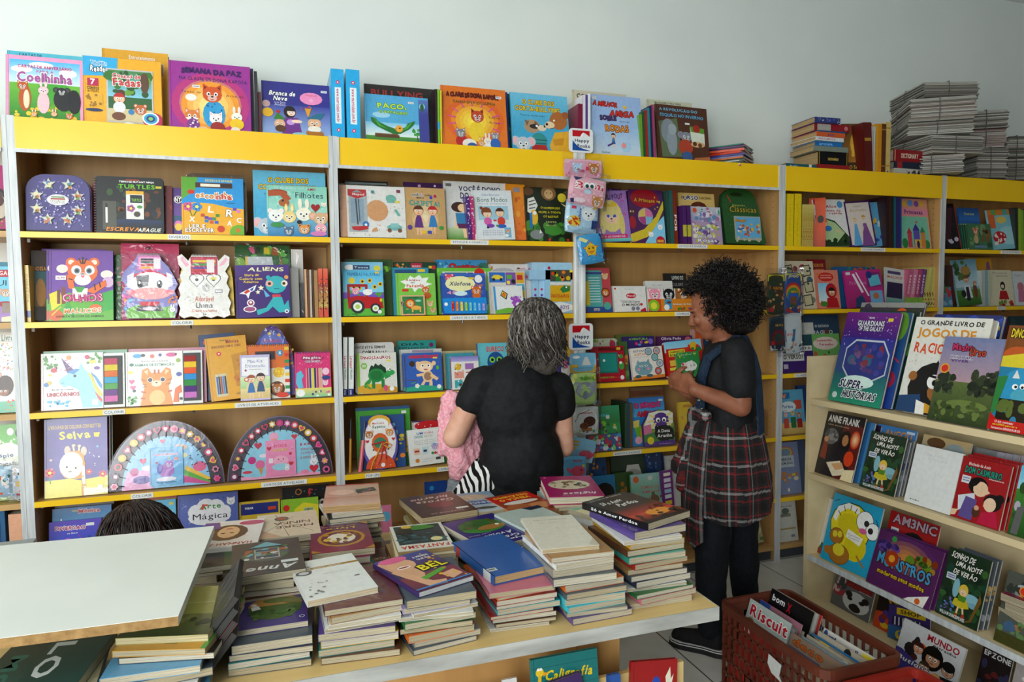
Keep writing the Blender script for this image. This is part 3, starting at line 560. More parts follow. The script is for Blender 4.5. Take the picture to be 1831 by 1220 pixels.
B('T', 1513, 1556, 222, 'tall brown book with golden bottles on its cover, turned sideways by the pile', 'r 0 0 100 100 4a3016;g 0 0 100 75 6a4a20 b07a2a;e 50 40 24 26 d8a83a;e 50 36 14 30 e8c04a;r 44 10 12 30 c8963a;r 30 40 8 24 e6b848;r 62 44 8 22 e6b848;t 50 84 70 7 d8a83a LO SAPORE', '4a3016', d=.05, tilt=6, turn=-18, hard=1)
SP('T', [1561, 1564, 1569, 1575, 1582.5, 1591], [226, 222, 222, 222, 219, 217], ['e0e0da', 'e8a82a', 'd8982a', '6a3f22', 'd8bc78', 'd8bc78'][:5], ['narrow white spine beside the brown bottle book', 'amber spine standing right of the brown bottle book', 'brown spine standing beside the amber one', 'cream spine ruled in gold, next to the brown spine', 'cream spine with a blue dot, last of the upright row above the third bookcase'], depth=.2, d=.02, art=[None, None, None, 'r 0 10 100 2 b08a3a;r 0 80 100 2 b08a3a', 'r 0 10 100 2 b08a3a;r 0 80 100 2 b08a3a;c 50 92 16 2a4ac0'])
zb = zt
for y0, y1, col, lb, sa, w, pg in ((292, 308, 'c9c6bd', 'pale hardback with black scrawl under the dictionary pair', 'n 6 24 10 40 90 96 8 20 444,222,888', .24, 'd8c8a0'), (280, 292, '2c3348', 'navy hardback with a red band under the red dictionary', 'r 0 10 100 16 a83038', .235, 'b0a890'), (259, 280, '9a1e28', 'red hardback dictionary with white serif lettering beside the magazine bundles', 'r 4 4 92 2 e8c8a0;v 50 50 40 52 f0e0d0 DICTIONARY', .245, 'c8c4b8')):
    zb = HB(1627, y0, y1, .03, w, .2, rnd.uniform(-4, 4), col, lb, zb, sa, pg)
# tied magazine bundles
def bundle(px, y0, y1, pw, yy, label, seed, cols, strings):
    r = random.Random(seed); P0 = hit(px, y1, 1, yy); P1 = hit(px, y0, 1, yy); w = hit(px+pw/2, y1, 1, yy).x-hit(px-pw/2, y1, 1, yy).x
    H = P1.z-P0.z-.004; root = empty('magazine_bundle', label, 'magazines', Matrix.Translation((P0.x, yy+.12, P0.z)) @ Matrix.Rotation(R(-24+r.uniform(-16, 16)), 4, 'Z'), 'tied magazine bundles')
    z = 0; n = max(5, int(H/.0075)); t = H/n; wd = w*.62; dp = w*.78
    for i in range(n):
        m = MB(); dx, dy = r.uniform(-.009, .009), r.uniform(-.009, .009); c = r.choice(cols)
        m.box(-wd/2+dx, wd/2+dx, -dp/2+dy, dp/2+dy, z, z+t*.8, r.choice(['a3a098', '8f8c82', 'b8b5ac', '7a776e', 'c4c1b8'])); m.box(-wd/2+dx, wd/2+dx, -dp/2+dy-.001, dp/2+dy, z+t*.8, z+t*.98, c)
        m.build('magazine', M_MATTE, root); z += t
    if strings:
        s = MB(); q = .012
        for X in (-.02, ):
            s.tube([(X, -dp/2-q, 0), (X+.004, -dp/2-q, H*.5), (X, -dp/2-q, H+.004), (X, dp/2+q, H+.004), (X, dp/2+q, 0)], .0025, '3c3c3a', 5)
        s.tube([(-wd/2-q, -.01, 0), (-wd/2-q, .0, H*.6), (-wd/2-q, -.01, H+.004), (wd/2+q, -.01, H+.004), (wd/2+q, -.01, 0)], .0025, '3c3c3a', 5)
        s.build('string', M_STRING, root)
    return P1.z
gr = ['6a6a68', '4a4a48', '96948c', '2e2e30', '7a342e', '3a4a5a', 'b0aea6', '555']
for px, y0, y1, pw, yy, lb, sd, cl in ((1686, 280, 313, 108, .02, 'bottom tied bundle of the tallest magazine tower', 1, gr), (1694, 246, 280, 122, .015, 'second tied bundle from below in the tallest magazine tower', 2, gr), (1690, 222, 246, 124, .02, 'middle loose bundle in the tallest magazine tower', 3, gr), (1694, 180, 222, 124, .015, 'large string-tied bundle near the top of the tallest magazine tower', 4, gr), (1698, 153, 180, 112, .02, 'topmost slanting bundle of the tallest magazine tower', 5, gr),
        (1780, 264, 318, 66, .05, 'dark grey bundle at the foot of the second magazine tower', 6, ['333336', '44464a', '2a2a2c', '55565a']), (1783, 230, 264, 66, .05, 'red-edged bundle in the middle of the second magazine tower', 7, ['8a2a34', 'a8344a', '7a2a2a', 'b0aea6']), (1786, 197, 230, 68, .05, 'pale bundle with red touches topping the second magazine tower', 8, gr),
        (1838, 280, 320, 46, .08, 'brownish bundle at the foot of the third magazine tower, cut by the frame', 9, ['6a5a48', '8a7a62', '4a4238']), (1838, 241, 280, 46, .08, 'grey bundle on top of the third magazine tower, cut by the frame', 10, gr)):
    bundle(px, y0, y1, pw, yy, lb, sd, cl, True)
# first bookcase (and the slice of the one before it)
def tin(shelf, xl, xr, yt, label, cols, art, d=.03, t=.07, topr=.3, tilt=5, name='tin_box', inset=None, handle=None):
    tl = R(tilt); c, w, h = solve('S', d, ZS[shelf], xl, xr, yt, tl); root = empty(name, label, 'toy', frame('S', c, d, ZS[shelf], tl, t))
    r = w*topr; pts = [(-w/2, .0), (w/2, 0)]; n = 7
    for cx, a0 in ((w/2-r, 0), (-w/2+r, pi/2)):
        for i in range(n+1):
            q = a0+pi/2*i/n; pts.append((cx+r*cos(q), h-r+r*sin(q)))
    m = MB(); m.prism(pts[::-1], .006, t, cols[1]); m.prism([(x*.97, z*.975+.003) for x, z in pts][::-1], 0, .006, cols[0])
    A = Art(m, Vector((-w/2, 0, h)), Vector((w, 0, 0)), Vector((0, 0, -h)), Vector((0, -1, 0)), w, h); A.run(art); m.build('body', M_PRINT, root)
    return root, w, h
root, w, h = tin('A', 46, 164, 315, 'dark purple tin with silver stars and rounded top corners', ('4a3f86', '332c5e'), 'n 3 150 12 12 90 92 1.3 2 8f86c0,7a70b0;n 5 60 8 30 92 94 1.2 1.6 c8c4e6;'+';'.join('s %d %d 11 b8b8a8;s %d %d 9 d0d4cc;n %d 5 %d %d %d %d 2 3.4 7a9a5a,c87a4a,5a8ab8,e8d8a8' % (x, y, x, y, x, x-3, y-3, x+3, y+5) for x, y in ((36, 18), (66, 18), (18, 38), (80, 38), (18, 62), (80, 64), (34, 80), (64, 80)))+';e 50 46 17 10 d8d4e0;e 50 46 15 8 f0eee8;r 40 40 20 2 4a8a3a;r 39 43 22 2.5 b03a3a;u 50 48 22 3 556 FAVORITOS;u 50 51 20 3 556 CONTOS')
m = MB(); m.prism([(-w*.03, h*.62), (w*.03, h*.62), (w*.03, h*.66), (-w*.03, h*.66)][::-1], .03, .066, '8a86a0')
B('A', 166, 190, 330, 'pink board book squeezed between the purple tin and the black spiral board', '', 'c05a72', d=.07, t=.02)
B('A', 172, 294, 318, 'black spiral-bound wipe-clean board with green block lettering and a marker pen', 'r 4 0 92 100 15171c;n 8 40 14 18 92 78 3 7 2a4a2a,6a3a1a,1f2a3a,3a5a2a,824a20;g 14 76 84 14 1f3a6a 15171c;t 54 5 20 3 e05a2a nickelodeon;t 60 9 52 4 fff TEENAGE MUTANT NINJA;k 123;t 60 17 54 8 7ac83a TURTLES;r 88 15 9 4 d8c83a;r 44 25 26 50 e8e8e4;r 44 25 26 6 e8b83a;r 50 32 18 14 2a2f3a;t 59 41 14 5 8ac84a TURTLE;q 51 56 6 b86aa0;e 64 53 4 3 5aa05a;e 60 66 5 5 5a5048;r 10 44 20 50 5a5a50;r 14 48 3 34 f0f0ee;r 14 48 3 7 222;k 421;i 44 93 58 7 f0a03a ESCREVA E;k 222;i 78 94 34 7 f0f0e8 APAGUE', '15171c', d=.03, tilt=7, rounded=.012, t=.014, wire=('side', '9a9a9c'), name=ab)
B('A', 295, 309, 334, 'dark red pad with a wire edge beside the black spiral board', 'n 3 8 5 5 95 95 10 24 8a2a34,a03a44', '7a2630', d=.05, t=.015)
B('A', 308, 327, 338, 'violet foil book with a white round badge half hidden beside the blue and orange pad', 'g 0 0 100 60 5a3a8a 7a5aa8;c 60 25 40 f0eef4;c 60 25 34 2a1f3a;t 60 25 60 10 fff NY;g 0 60 100 40 3a6a8a 6a4a9a;e 60 80 40 10 e08ac0;e 60 84 34 8 f0d05a', '5a3a8a', d=.06, t=.02)
B('A', 333, 443, 313, 'clear edged carry case behind the blue and orange alphabet pad', '', '6a5a4a', d=.058, t=.02, rounded=.03, mat=M_WRAP)
B('A', 326, 437, 320, 'blue and orange writing pad with a marker slot and scattered letters', 'r 0 0 100 100 f2b83a;p 2ea0de 0 0 100 0 100 54 76 52 50 46 20 44 0 48;p 6ab03a 0 0 26 0 22 22 0 40;t 60 5 44 4 e8d23a ESCREVA E APAGUE;r 22 9 60 9 5a2f28;r 30 11 32 5 f2ead8;r 62 11 18 5 3a2320;e 15 26 6 4 d83a2a;k fff;j 52 31 60 13 e8962a escolinha;k fff;j 68 33 26 11 d8482a nha;e 78 44 8 1 27a;q 10 52 8 d86aa0;q 24 52 8 4a9ad8;l 12 58 16 68 1.5 3a8a3a;l 24 58 18 68 1.5 3a8a3a;j 46 56 10 12 fff L;k c8963a;j 76 62 12 14 fff R;j 16 74 10 10 fff X;j 76 80 8 10 fff A;j 92 74 8 9 fff C;r 30 64 6 5 c85a3a;r 36 68 6 5 6a4aa8;r 42 70 6 5 8a5ac0;r 48 70 6 5 4a9a5a;r 36 74 6 5 3a8ac0;r 44 76 6 5 d86a3a;r 54 64 6 5 4a9a4a;r 52 76 6 5 4a6ac8;r 82 52 6 5 6a5ac8;r 88 56 6 5 e08ac0;c 62 90 6 d84a2a;k a87a2a;t 24 86 26 7 fff LER E;k a87a2a;t 28 93 46 7 fff ESCREVER;e 92 96 16 14 7ab83a;c 90 92 4 d8842a', 'f2b83a', d=.03, name=ab, t=.02)
B('A', 455, 585, 308, 'blue bear and raccoon picture book standing behind the mint one with bunnies', BEAR, '5fb6dc', d=.06, tilt=8)
B('A', 479, 587, 334, 'mint picture book with a red heart and a row of baby animals', 'g 0 0 100 60 8fd2c0 a8dcd2;g 0 55 100 45 8ac6d8 3f8ac0;n 4 50 4 10 96 50 1.5 3 b0e2d6,7ec8b8;u 42 5 60 4 eef O quanto eu te;t 74 6 14 5 b02a3a AMO;u 70 18 46 11 234 Filhotes;e 18 14 16 6 a84a2a;p b85a30 2 10 30 12 40 26 30 32 22 20 2 22;e 28 34 9 8 b86a3a;c 26 30 2 222;h 80 42 8 a81a24;f 94 36 4 f0e6da b;f 14 60 12 f4f4f0 b;f 36 62 11 f2d890 r f8ecc0;f 60 56 13 f4efdc r fbeee0;f 88 64 12 d8b48e e f0c0b0;e 16 78 11 5 4a9a5a;f 34 90 8 5a7a96 c;f 60 86 9 e0a05a b 8a4a2a;e 52 72 4 4 222;f 88 84 10 f0b4c0 p;e 84 94 14 5 d88ac0', '8ccfc4', d=.03, tilt=8)
# shelf B
SP('B', [41, 47.5], 460, ['b8362e'], ['red spine standing first against the side panel beside the tiger book'], depth=.19, lean=0)
SP('B', [48.5, 56], 475, ['e8cc6a'], ['pale yellow spine near the side panel, left of the tiger book'], depth=.18, art='r 0 80 100 12 3a5a9a;v 50 40 50 50 a83 CONTOS')
B('B', 60, 90, 450, 'dark green picture book with an arched brown top half behind the tiger book', 'g 0 0 100 40 4a2f28 2f2420;g 0 30 100 50 2a6a72 7a5a2a;e 50 60 30 20 a87a3a;t 50 26 70 6 d8962a NOSSA', '3a3028', d=.06, t=.02, turn=12, rounded=.02)
TIGER = 'r 0 0 100 100 7a4aa8;p 6ab83a 0 70 30 60 60 66 100 60 100 100 0 100;p 3faa4a 34 62 20 86 40 96 30 70;p 42b04c 64 66 100 56 100 84 74 90;p e8d83a 0 62 16 56 22 74 4 86;r 12 56 5 20 7a3a2a;r 19 52 6 24 8a4a30;e 10 92 12 8 d86a2a;l 4 92 18 80 2 e8c83a;e 32 20 7 7 d86ab0;e 20 26 9 6 f2e6dc;e 90 34 10 6 f2e6dc;e 92 45 9 8 d8b8d8;f 52 30 24 e8762a b fbe6d8;l 46 11 50 19 2 3a1a10;l 58 11 54 19 2 3a1a10;l 52 9 52 19 2.5 3a1a10;e 52 42 13 8 fff8f0;h 52 37 3 e86a8a;e 42 28 8 7 e8eef2;e 63 28 8 7 e8eef2;e 43 29 4.5 4 6a7a8a;e 62 29 4.5 4 6a7a8a;c 43 29 2.5 112;c 62 29 2.5 112;p e8762a 26 34 36 38 40 56 30 54;p e8762a 56 58 88 42 90 50 70 62;l 70 48 72 57 2 3a1a10;l 78 45 80 53 2 3a1a10;l 30 40 36 42 2 3a1a10;p f6f2ea 36 54 60 54 58 72 36 70;p 3faa4a 38 52 56 52 50 60 44 60;e 72 82 10 5 e8762a;k c2187a;j 52 68 62 12 fff OLHOS;j 52 68 60 11 c8207e OLHOS;k fff;j 52 86 58 8 e89a3a MALUCOS;u 48 94 74 3 534 DIVIRTA SE COM OS ANIMAIS;r 10 36 16 6 f0eef0;t 18 39 12 3 a33 12,90'
for i in range(3, -1, -1):
    B('B', 82-i*4.5+6, 203-i*4.5, 450-i, 'purple tiger picture book with googly eyes, '+('front copy of four' if i == 0 else 'copy %d behind the front one' % i), TIGER if i == 0 else 'r 0 0 100 100 6f449e;p 6ab83a 0 70 30 60 30 100 0 100;e 10 26 9 6 f2e6dc;r 2 56 5 20 7a3a2a;e 6 92 12 8 d86a2a', '7a4aa8', d=.03+i*.017, tilt=9, group='purple tiger picture books')
B('B', 196, 217, 458, 'green leafy wrapped book squeezed between tiger book and cow pad', 'n 3 30 5 5 95 95 6 14 2f7a3a,5aa84a,1f4a2a,e05a9a', '2f6a34', d=.06, t=.02, mat=M_WRAP)
# shaped spiral pads
def shaped_pad(shelf, xl, xr, yt, label, outline, base, side, art, d=.03, t=.016, tilt=8, wire=None, back=None, name='shaped_drawing_pad', wire_w=.5):
    tl = R(tilt); c, w, h = solve('S', d, ZS[shelf], xl, xr, yt, tl); root = empty(name, label, 'activity pad', frame('S', c, d, ZS[shelf], tl, t))
    pts = [((u/100-.5)*w, (1-v/100)*h) for u, v in outline]
    m = MB(); m.prism(pts, 0, .0015, base); Art(m, Vector((-w/2, 0, h)), Vector((w, 0, 0)), Vector((0, 0, -h)), Vector((0, -1, 0)), w, h).run(art); m.build('cover', M_WRAP, root)
    p = MB(); p.prism([(x*.985, z*.99+.001) for x, z in pts], .0016, t-.0016, side, side); p.build('page_block', M_PAGES, root)
    b = MB(); b.prism(pts, t-.0015, t, back or side); b.build('backing', M_PRINT, root)
    if wire:
        s = MB(); u0, u1, v = wire
        for k in range(16):
            x = ((u0+(u1-u0)*(k+.5)/16)/100-.5)*w; z0 = (1-v/100)*h
            s.tube([(x, t/2+(t/2+.005)*cos(q*pi/4), z0+.007*sin(q*pi/4)) for q in range(9)], .001, 'd8d8dc', 4, cap=False)
        s.build('spiral_binding', M_PRINT, root)
    return root
def smooth_outline(f, n=40): return [f(2*pi*i/n) for i in range(n)]
B('B', 217, 322, 437, 'magenta backing card with a hang hole behind the cow shaped pad', 'r 0 0 100 100 b02a62;r 0 0 100 13 c42c66;e 48 6 5 2.2 5a1030', 'b02a62', d=.062, t=.01, mat=M_WRAP, hard=0, name='backing_card')
COW = [(24, 12), (28, 4), (66, 4), (70, 12), (82, 22), (90, 34), (98, 48), (92, 58), (98, 72), (96, 88), (92, 98), (8, 98), (4, 86), (6, 74), (0, 62), (8, 50), (0, 42), (4, 30), (14, 22)]
shaped_pad('B', 218, 321, 452, 'cow shaped spiral drawing pad on lilac with a pink cap and felt pens', COW, '8a86c4', 'd8d0e0', 'p 8f8cc8 24 12 28 4 66 4 70 12 90 34 98 48 92 58 98 72 96 88 92 98 8 98 4 86 6 74 0 62 8 50 0 42 4 30;p 7ab84a 8 84 30 78 60 84 92 80 92 98 8 98;p d878b8 30 4 66 4 70 28 26 28;r 30 8 38 18 e8a8d0;r 34 10 22 3 2a2a3a;r 34 14 22 3 2a6a4a;r 34 18 22 3 c8342a;r 34 22 22 3 e8b83a;r 56 10 12 15 f0e8f0;p d83a5a 20 34 50 26 78 34 80 42 50 36 18 42;p e6e0ee 10 36 22 30 20 56 10 52;p e6e0ee 88 34 78 30 80 54 90 50;e 50 48 34 18 f2f0f2;p 8a868c 24 36 48 34 46 50 30 54;e 32 48 5 6 223;e 66 48 5 6 223;e 31 46 2 2 fff;e 65 46 2 2 fff;e 50 62 36 9 f2aeb0;e 16 60 8 4 f08a9a;e 84 60 8 4 f08a9a;p d83a4a 30 74 66 74 62 80 34 80;p 3a3a46 28 80 68 80 72 88 24 88;e 48 84 12 3 d8c8d8;f 88 86 5 f0e8f0 r;n 4 14 4 64 16 84 2 5 e8a82a,5aa0d8,d86ab0;n 5 10 80 66 96 76 2 4 e8883a,6a6ac0', wire=(30, 66, 4))
shaped_pad('B', 322, 420, 456, 'yellow edged shaped pad showing behind the white llama pad', [(8, 10), (92, 8), (98, 40), (100, 96), (2, 98), (0, 40)], 'e8c84a', 'e0c050', 'n 3 20 4 20 30 90 3 6 f0d86a', d=.055)
LLAMA = [(2, 6), (10, 2), (22, 12), (28, 4), (74, 4), (78, 12), (90, 2), (99, 6), (98, 18), (90, 28), (96, 36), (92, 46), (98, 56), (94, 66), (100, 76), (96, 86), (98, 95), (86, 99), (74, 96), (62, 99), (50, 96), (38, 99), (26, 96), (12, 99), (3, 94), (6, 84), (1, 74), (7, 64), (3, 54), (9, 44), (6, 34), (12, 27), (4, 18)]
shaped_pad('B', 317, 414, 454, 'white llama shaped spiral pad with heart glasses and pink ears', LLAMA, 'eceae6', 'e8e4dc', 'p f2b8cc 6 8 12 6 24 18 18 22;p f2b8cc 78 20 92 6 96 10 88 18;r 26 6 50 27 b82a4e;r 28 8 46 23 d03a60;r 30 11 42 3.4 e8d23a;r 30 16 42 3.4 3fa05a;r 30 21 42 3.4 6a3a9a;r 30 26 42 3.4 c02a3a;r 56 10 14 20 f0e8ea;h 37 41 14 445;h 37 41 12.6 f0eeea;h 68 41 14 445;h 68 41 12.6 f0eeea;c 37 41 3 556;c 68 41 3 556;e 68 39 6 2 e8dc6a;e 53 53 7 7 d0cecb;e 53 50 3 2 9a9896;r 70 56 14 5 889;r 71 57 12 3 eee;n 4 50 14 60 90 94 .8 1.3 cfcdca;u 50 70 34 8 e0705a Adorável;u 50 80 30 8 445 Lhama;u 50 88 46 4 e0705a Colorir e adesivos;u 50 94 7 4 333 5+', wire=(28, 74, 4))
B('B', 423, 522, 440, 'green jungle magnet board in clear wrap behind the purple alien book', 'r 0 0 100 100 2f6a34;n 3 30 3 3 97 25 3 7 4a9a44,1f4a26,6ab84a;p e06a9a 24 4 34 2 36 12 28 10;r 52 3 10 9 e0c83a;e 72 10 7 8 a8642e;r 18 16 58 60 e8c83a;r 22 16 50 60 cdd2d6;p 2f6a34 66 14 80 14 80 40 70 34;p 8a6a3a 80 10 90 30 92 60 84 60;e 8 26 10 9 8ab83a', '2f6a34', d=.075, t=.012, name=ab, sleeve=1)
B('B', 424, 521, 476, 'purple book with a turquoise alien and star stickers', 'r 0 0 100 100 4a2a7e;g 0 0 100 30 5a3a90 4a2a7e;k 2a1a4a;j 56 8 68 9 f0ead0 ALIENS;j 30 19 26 5 f0d03a Hora de;j 28 26 42 6 f0d03a Colorir com;j 28 32 28 5 f0d03a Adesivos;e 74 38 20 17 3ab8c0;e 62 36 7 6 f0b8a8;e 90 36 6 6 f6e6d0;c 62 36 3 222;c 89 36 3 222;e 60 24 4 4 3ab8c0;e 94 24 4 4 e8a86a;l 70 46 80 46 1.4 1a6a70;r 66 57 16 6 d8485a;p 3ab8c0 68 62 84 62 88 78 96 68 98 90 78 92 66 80 58 88 38 96 36 86 54 82;p f2f2f2 6 54 26 44 38 38 34 48 26 52 22 64 18 56;p d8402e 14 52 22 46 26 50 18 55;p 3a5ab8 26 46 33 42 31 48 27 50;s 46 44 6 f6f2d8;s 40 52 5 f6f2d8;p 6ab8e0 50 46 62 60 54 62;c 26 72 7 f6f2f2;c 26 72 5 a83a6a;c 26 71 2.4 fff;e 24 84 12 6 f6f2f2;e 24 84 10 4.6 a85a8a;c 92 90 4 f2f2f2;c 92 90 2 4a2a7e', '4a2a7e', d=.03, name=ab, roll=-1, t=.01)
B('B', 514, 536, 480, 'grey card backed book corner showing right of the alien book', '', '9a9a98', d=.05, t=.006, hard=0)
B('B', 524, 545, 448, 'white wrapped pack with a dark pen beside the alien book', 'g 0 0 100 50 e8e8e4 8a8a88;g 0 50 100 50 5a5a62 3a3a44;r 30 30 14 60 2a2f4a;p f4f4f4 40 4 70 10 40 24', '8a8a88', d=.075, t=.02, mat=M_WRAP, name='craft_pack', cat='craft pack')
SP('B', [546, 550.5, 554.5, 559, 563, 570], [482, 483, 483, 482, 484], ['d8b08a', '7a4a32', 'c8bfae', '5a3a2a', 'b08a5a'], ['tan spine first of the thin spines right of the white wrapped pack', 'brown spine second of the thin spines beside the white wrapped pack', 'grey paper spine in the thin row on the colouring shelf', 'dark brown spine in the thin row on the colouring shelf', 'kraft spine beside the two pencil packs'], depth=.17, d=.03)
for i, (a, b) in enumerate(((570.5, 578.5), (579.5, 588))):
    SP('B', [a, b], 481, ['d8624e'], ['slim orange pencil pack in clear wrap, '+('next to the kraft spine' if i == 0 else 'nearest the white post')], depth=.05, d=.02, name='pencil_pack', group='orange pencil packs', art='g 0 0 100 30 e87a60 d8503c;g 0 30 100 50 a83a4a c8b060;n 3 30 10 20 90 95 8 20 e8d8a0,8a2a3a,4a6a4a,d8a04a')
# shelf C
def pad_strip(shelf, xl, xr, yt, label, cols, d):
    tl = R(8); c, w, h = solve('S', d, ZS[shelf], xl, xr, yt, tl); root = empty('ink_pad', label, 'ink pad', frame('S', c, d, ZS[shelf], tl, .018), 'rainbow ink pads'); m = MB()
    m.box(-w/2, w/2, .004, .016, 0, h, 'e6e8e4'); m.build('backing', M_PRINT, root)
    m = MB(); m.box(-w*.44, w*.40, -.002, .004, h*.05, h*.95, '3a3d40'); m.build('tray', M_DARK, root); n = len(cols)
    for i, c2 in enumerate(cols):
        q = MB(); q.box(-w*.40, w*.2, -.004, -.0015, h*(.9-.8*(i+.96)/n), h*(.9-.8*i/n), c2); q.build('ink_block', M_MATTE, root)
B('C', 78, 229, 628, 'teal edged book showing behind the white unicorn book', '', '7aa88a', d=.055, t=.012, tilt=8)
B('C', 74, 185, 633, 'white picture book with a pale blue unicorn, beside a pastel ink pad', 'r 0 0 100 100 eceee8;n 4 16 4 4 24 26 2 3.6 6aa84a,4a8a3a;n 6 14 74 2 98 20 2 3.4 6aa84a,5a9a3a;p 5a3a78 32 8 48 26 58 34 42 36;l 36 14 42 12 1.4 c86ab0;l 39 20 46 18 1.4 c86ab0;l 42 27 50 24 1.4 c86ab0;p 9fd6f0 44 36 60 28 64 18 68 28 82 42 98 78 98 98 66 98 60 66 46 58 36 60 28 52 30 46;p 3f8ac8 40 34 56 28 62 30 52 38;e 54 41 2.6 2.6 112;l 32 54 36 52 .8 357;p f0c83a 74 36 80 46 84 60 92 76 98 80 98 74 88 58 82 40;p d8583a 80 62 86 70 92 84 98 90 98 84 90 74;p 4a9ad0 78 34 86 46 94 62 98 66 98 58 88 42;e 20 30 5 4 c8344a;c 24 26 2 222;c 14 38 2.4 e8d24a;n 4 6 18 24 40 32 1 1.8 d86a8a;e 74 8 4 4 c83a6a;e 44 8 4 4 e89a5a;e 90 28 5 3 7a4a9a;r 78 14 10 5 e0dc5a;c 12 52 4 e8c23a;c 8 55 4 4a8ac0;u 34 64 34 3 556 Borde um a animal;t 35 72 52 9 c02a52 UNICÓRNIOS;n 8 14 6 84 46 94 2 3 4fb0d8;p ffffff 82 84 92 84 92 94 82 94', 'eceee8', d=.03, tilt=8, spine='c03a7a', name=ab, t=.016)
pad_strip('C', 184, 223, 633, 'pastel rainbow ink pad in a black tray beside the unicorn book', ('d06a80', 'e8d25a', 'e88a5a', '6ab8d8', '7ab87a', '8a6aa0', 'e08ac0'), .03)
B('C', 231, 370, 624, 'pink topped book edge behind the orange cat book', '', 'c88aa0', d=.055, t=.012, tilt=8)
B('C', 226, 328, 630, 'white picture book with an orange striped cat, beside a bright ink pad', 'r 0 0 100 100 ecebe4;e 20 8 8 4 4aa8d8;e 30 7 4 3 222;c 46 9 4 d8705a;e 60 7 3 3 4a3a9a;e 80 7 10 4 d85a9a;c 88 6 2 222;e 10 24 4 3 3a8a6a;e 8 38 5 3 e8dc6a;u 50 18 46 3 667 Borde um a animal;t 50 25 70 7 3a8a7a ANIMAIS DE ESTIMAÇÃO;h 10 55 5 d86a9a;h 12 66 5 d86a9a;c 14 72 3 345;n 7 14 2 80 18 96 2 3 5aa84a,3a8a3a;p e8942a 28 34 38 30 44 40 62 40 70 30 78 34 80 52 74 66 82 100 24 100 32 66 26 52;p f4d2a8 31 37 38 34 38 44;p f4d2a8 76 37 69 34 68 44;l 50 34 50 42 3 c8642a;l 57 34 57 42 3 c8642a;l 27 52 34 54 2 c8642a;l 80 52 72 54 2 c8642a;e 54 86 14 14 f4c27a;c 42 53 5 f6f2ea;c 64 53 5 f6f2ea;c 42 53 4 1a1a4a;c 64 53 4 1a1a4a;e 53 60 9 6 f2dcc0;p 4a2a20 50 57 56 57 53 60;l 36 62 28 60 .8 643;l 36 65 28 66 .8 643;l 70 62 78 60 .8 643;l 26 74 34 76 3 c8642a;l 80 74 73 76 3 c8642a;l 25 86 33 87 3 c8642a;p e8742a 86 70 96 64 98 78 92 80 92 96 82 96;c 96 90 3 345;c 92 18 4 9ab84a;e 93 44 5 4 4a5ab0', 'ecebe4', d=.03, tilt=8, name=ab, t=.016)
pad_strip('C', 327, 363, 628, 'bright rainbow ink pad in a black tray beside the orange cat book', ('a8201c', 'f0c820', 'e8622a', '3a9ad8', '3a9a4a', '5a2a86', 'd080c8'), .03)
B('C', 366, 430, 600, 'navy book edge behind the mustard yellow book with pencils', 'c 20 12 9 d8403a', '2a4a7a', d=.075, t=.014, roll=-4)
B('C', 379, 452, 606, 'mustard yellow activity book with a strip of colour pencils, leaning', 'r 0 0 100 100 e0a81e;t 44 5 18 3 543 Turma da;t 66 8 32 6 a82a2a Mônica;t 50 15 72 4 8a3a1a BRINCANDO COM AS CORES;c 30 26 6 d83a2a;r 28 25 4 2 fff;r 14 58 28 36 cfc6a8;r 17 62 4 28 3a6ac0;r 22 62 4 28 2a2a2a;r 27 62 4 28 b8502a;r 32 62 4 28 3a8ad0;r 37 62 4 28 33302e;p e8d8b0 17 62 21 62 19 58;p e8d8b0 27 62 31 62 29 58;e 72 92 12 2 b88a2a;p c8901a 60 30 100 26 100 86 64 80;n 5 16 62 32 98 78 3 6 c87a2a,d89a30,b0681e,e8b83a', 'e0a81e', d=.045, t=.012, roll=-5, name=ab)
ARCH = [(0, 98), (2, 60), (8, 36), (12, 26), (20, 20), (26, 10), (38, 3), (50, 0), (62, 3), (74, 10), (80, 20), (88, 26), (96, 38), (100, 60), (100, 98)]
shaped_pad('C', 450, 528, 583, 'purple arch-topped shaped book behind the striped spiral pad', ARCH, '6a4aa0', '4a3a7a', 'p 7a5ab0 10 40 20 20 38 5 62 5 80 20 92 40 90 98 8 98;e 50 26 34 20 4a4a9a;e 50 26 28 16 6a7ac8;s 44 12 6 f0d05a;c 66 14 4 f0b84a;t 50 22 40 4 c83a4a ESTRELAS;e 50 44 26 14 8a7ad0;n 5 14 80 30 98 60 2 4 e8b83a,d86a8a', d=.085, t=.02, name='shaped_book')
B('C', 436, 519, 618, 'orange and white spiral activity pad with a lion face', 'r 0 0 100 100 e8e4da;r 0 0 100 44 e0782a;r 0 0 10 100 d85a3a;'+';'.join('r 0 %d 10 6 %s;r 90 %d 10 6 %s' % (5+12*k, ('3a9a5a', 'e8c83a', '3a8ac0', 'd8482a')[k % 4], 5+12*k, ('e8c83a', 'd8482a', '3a9a5a', '3a8ac0')[k % 4]) for k in range(8))+';r 26 12 44 16 7a3a20;r 28 14 40 12 2a2a3a;c 80 16 7 4a9ac8;t 80 16 5 5 fff 5;c 76 52 12 e8b82a;n 2 12 66 46 88 60 1.5 2.4 f6d84a;c 72 82 17 6a3a1a;f 72 82 12 b8742a b;e 84 94 14 5 d8482a', 'e0782a', d=.05, t=.014, wire=('top', ['e8a83a', '3a9a5a', 'd8482a', '3a8ac0']), name=ab)
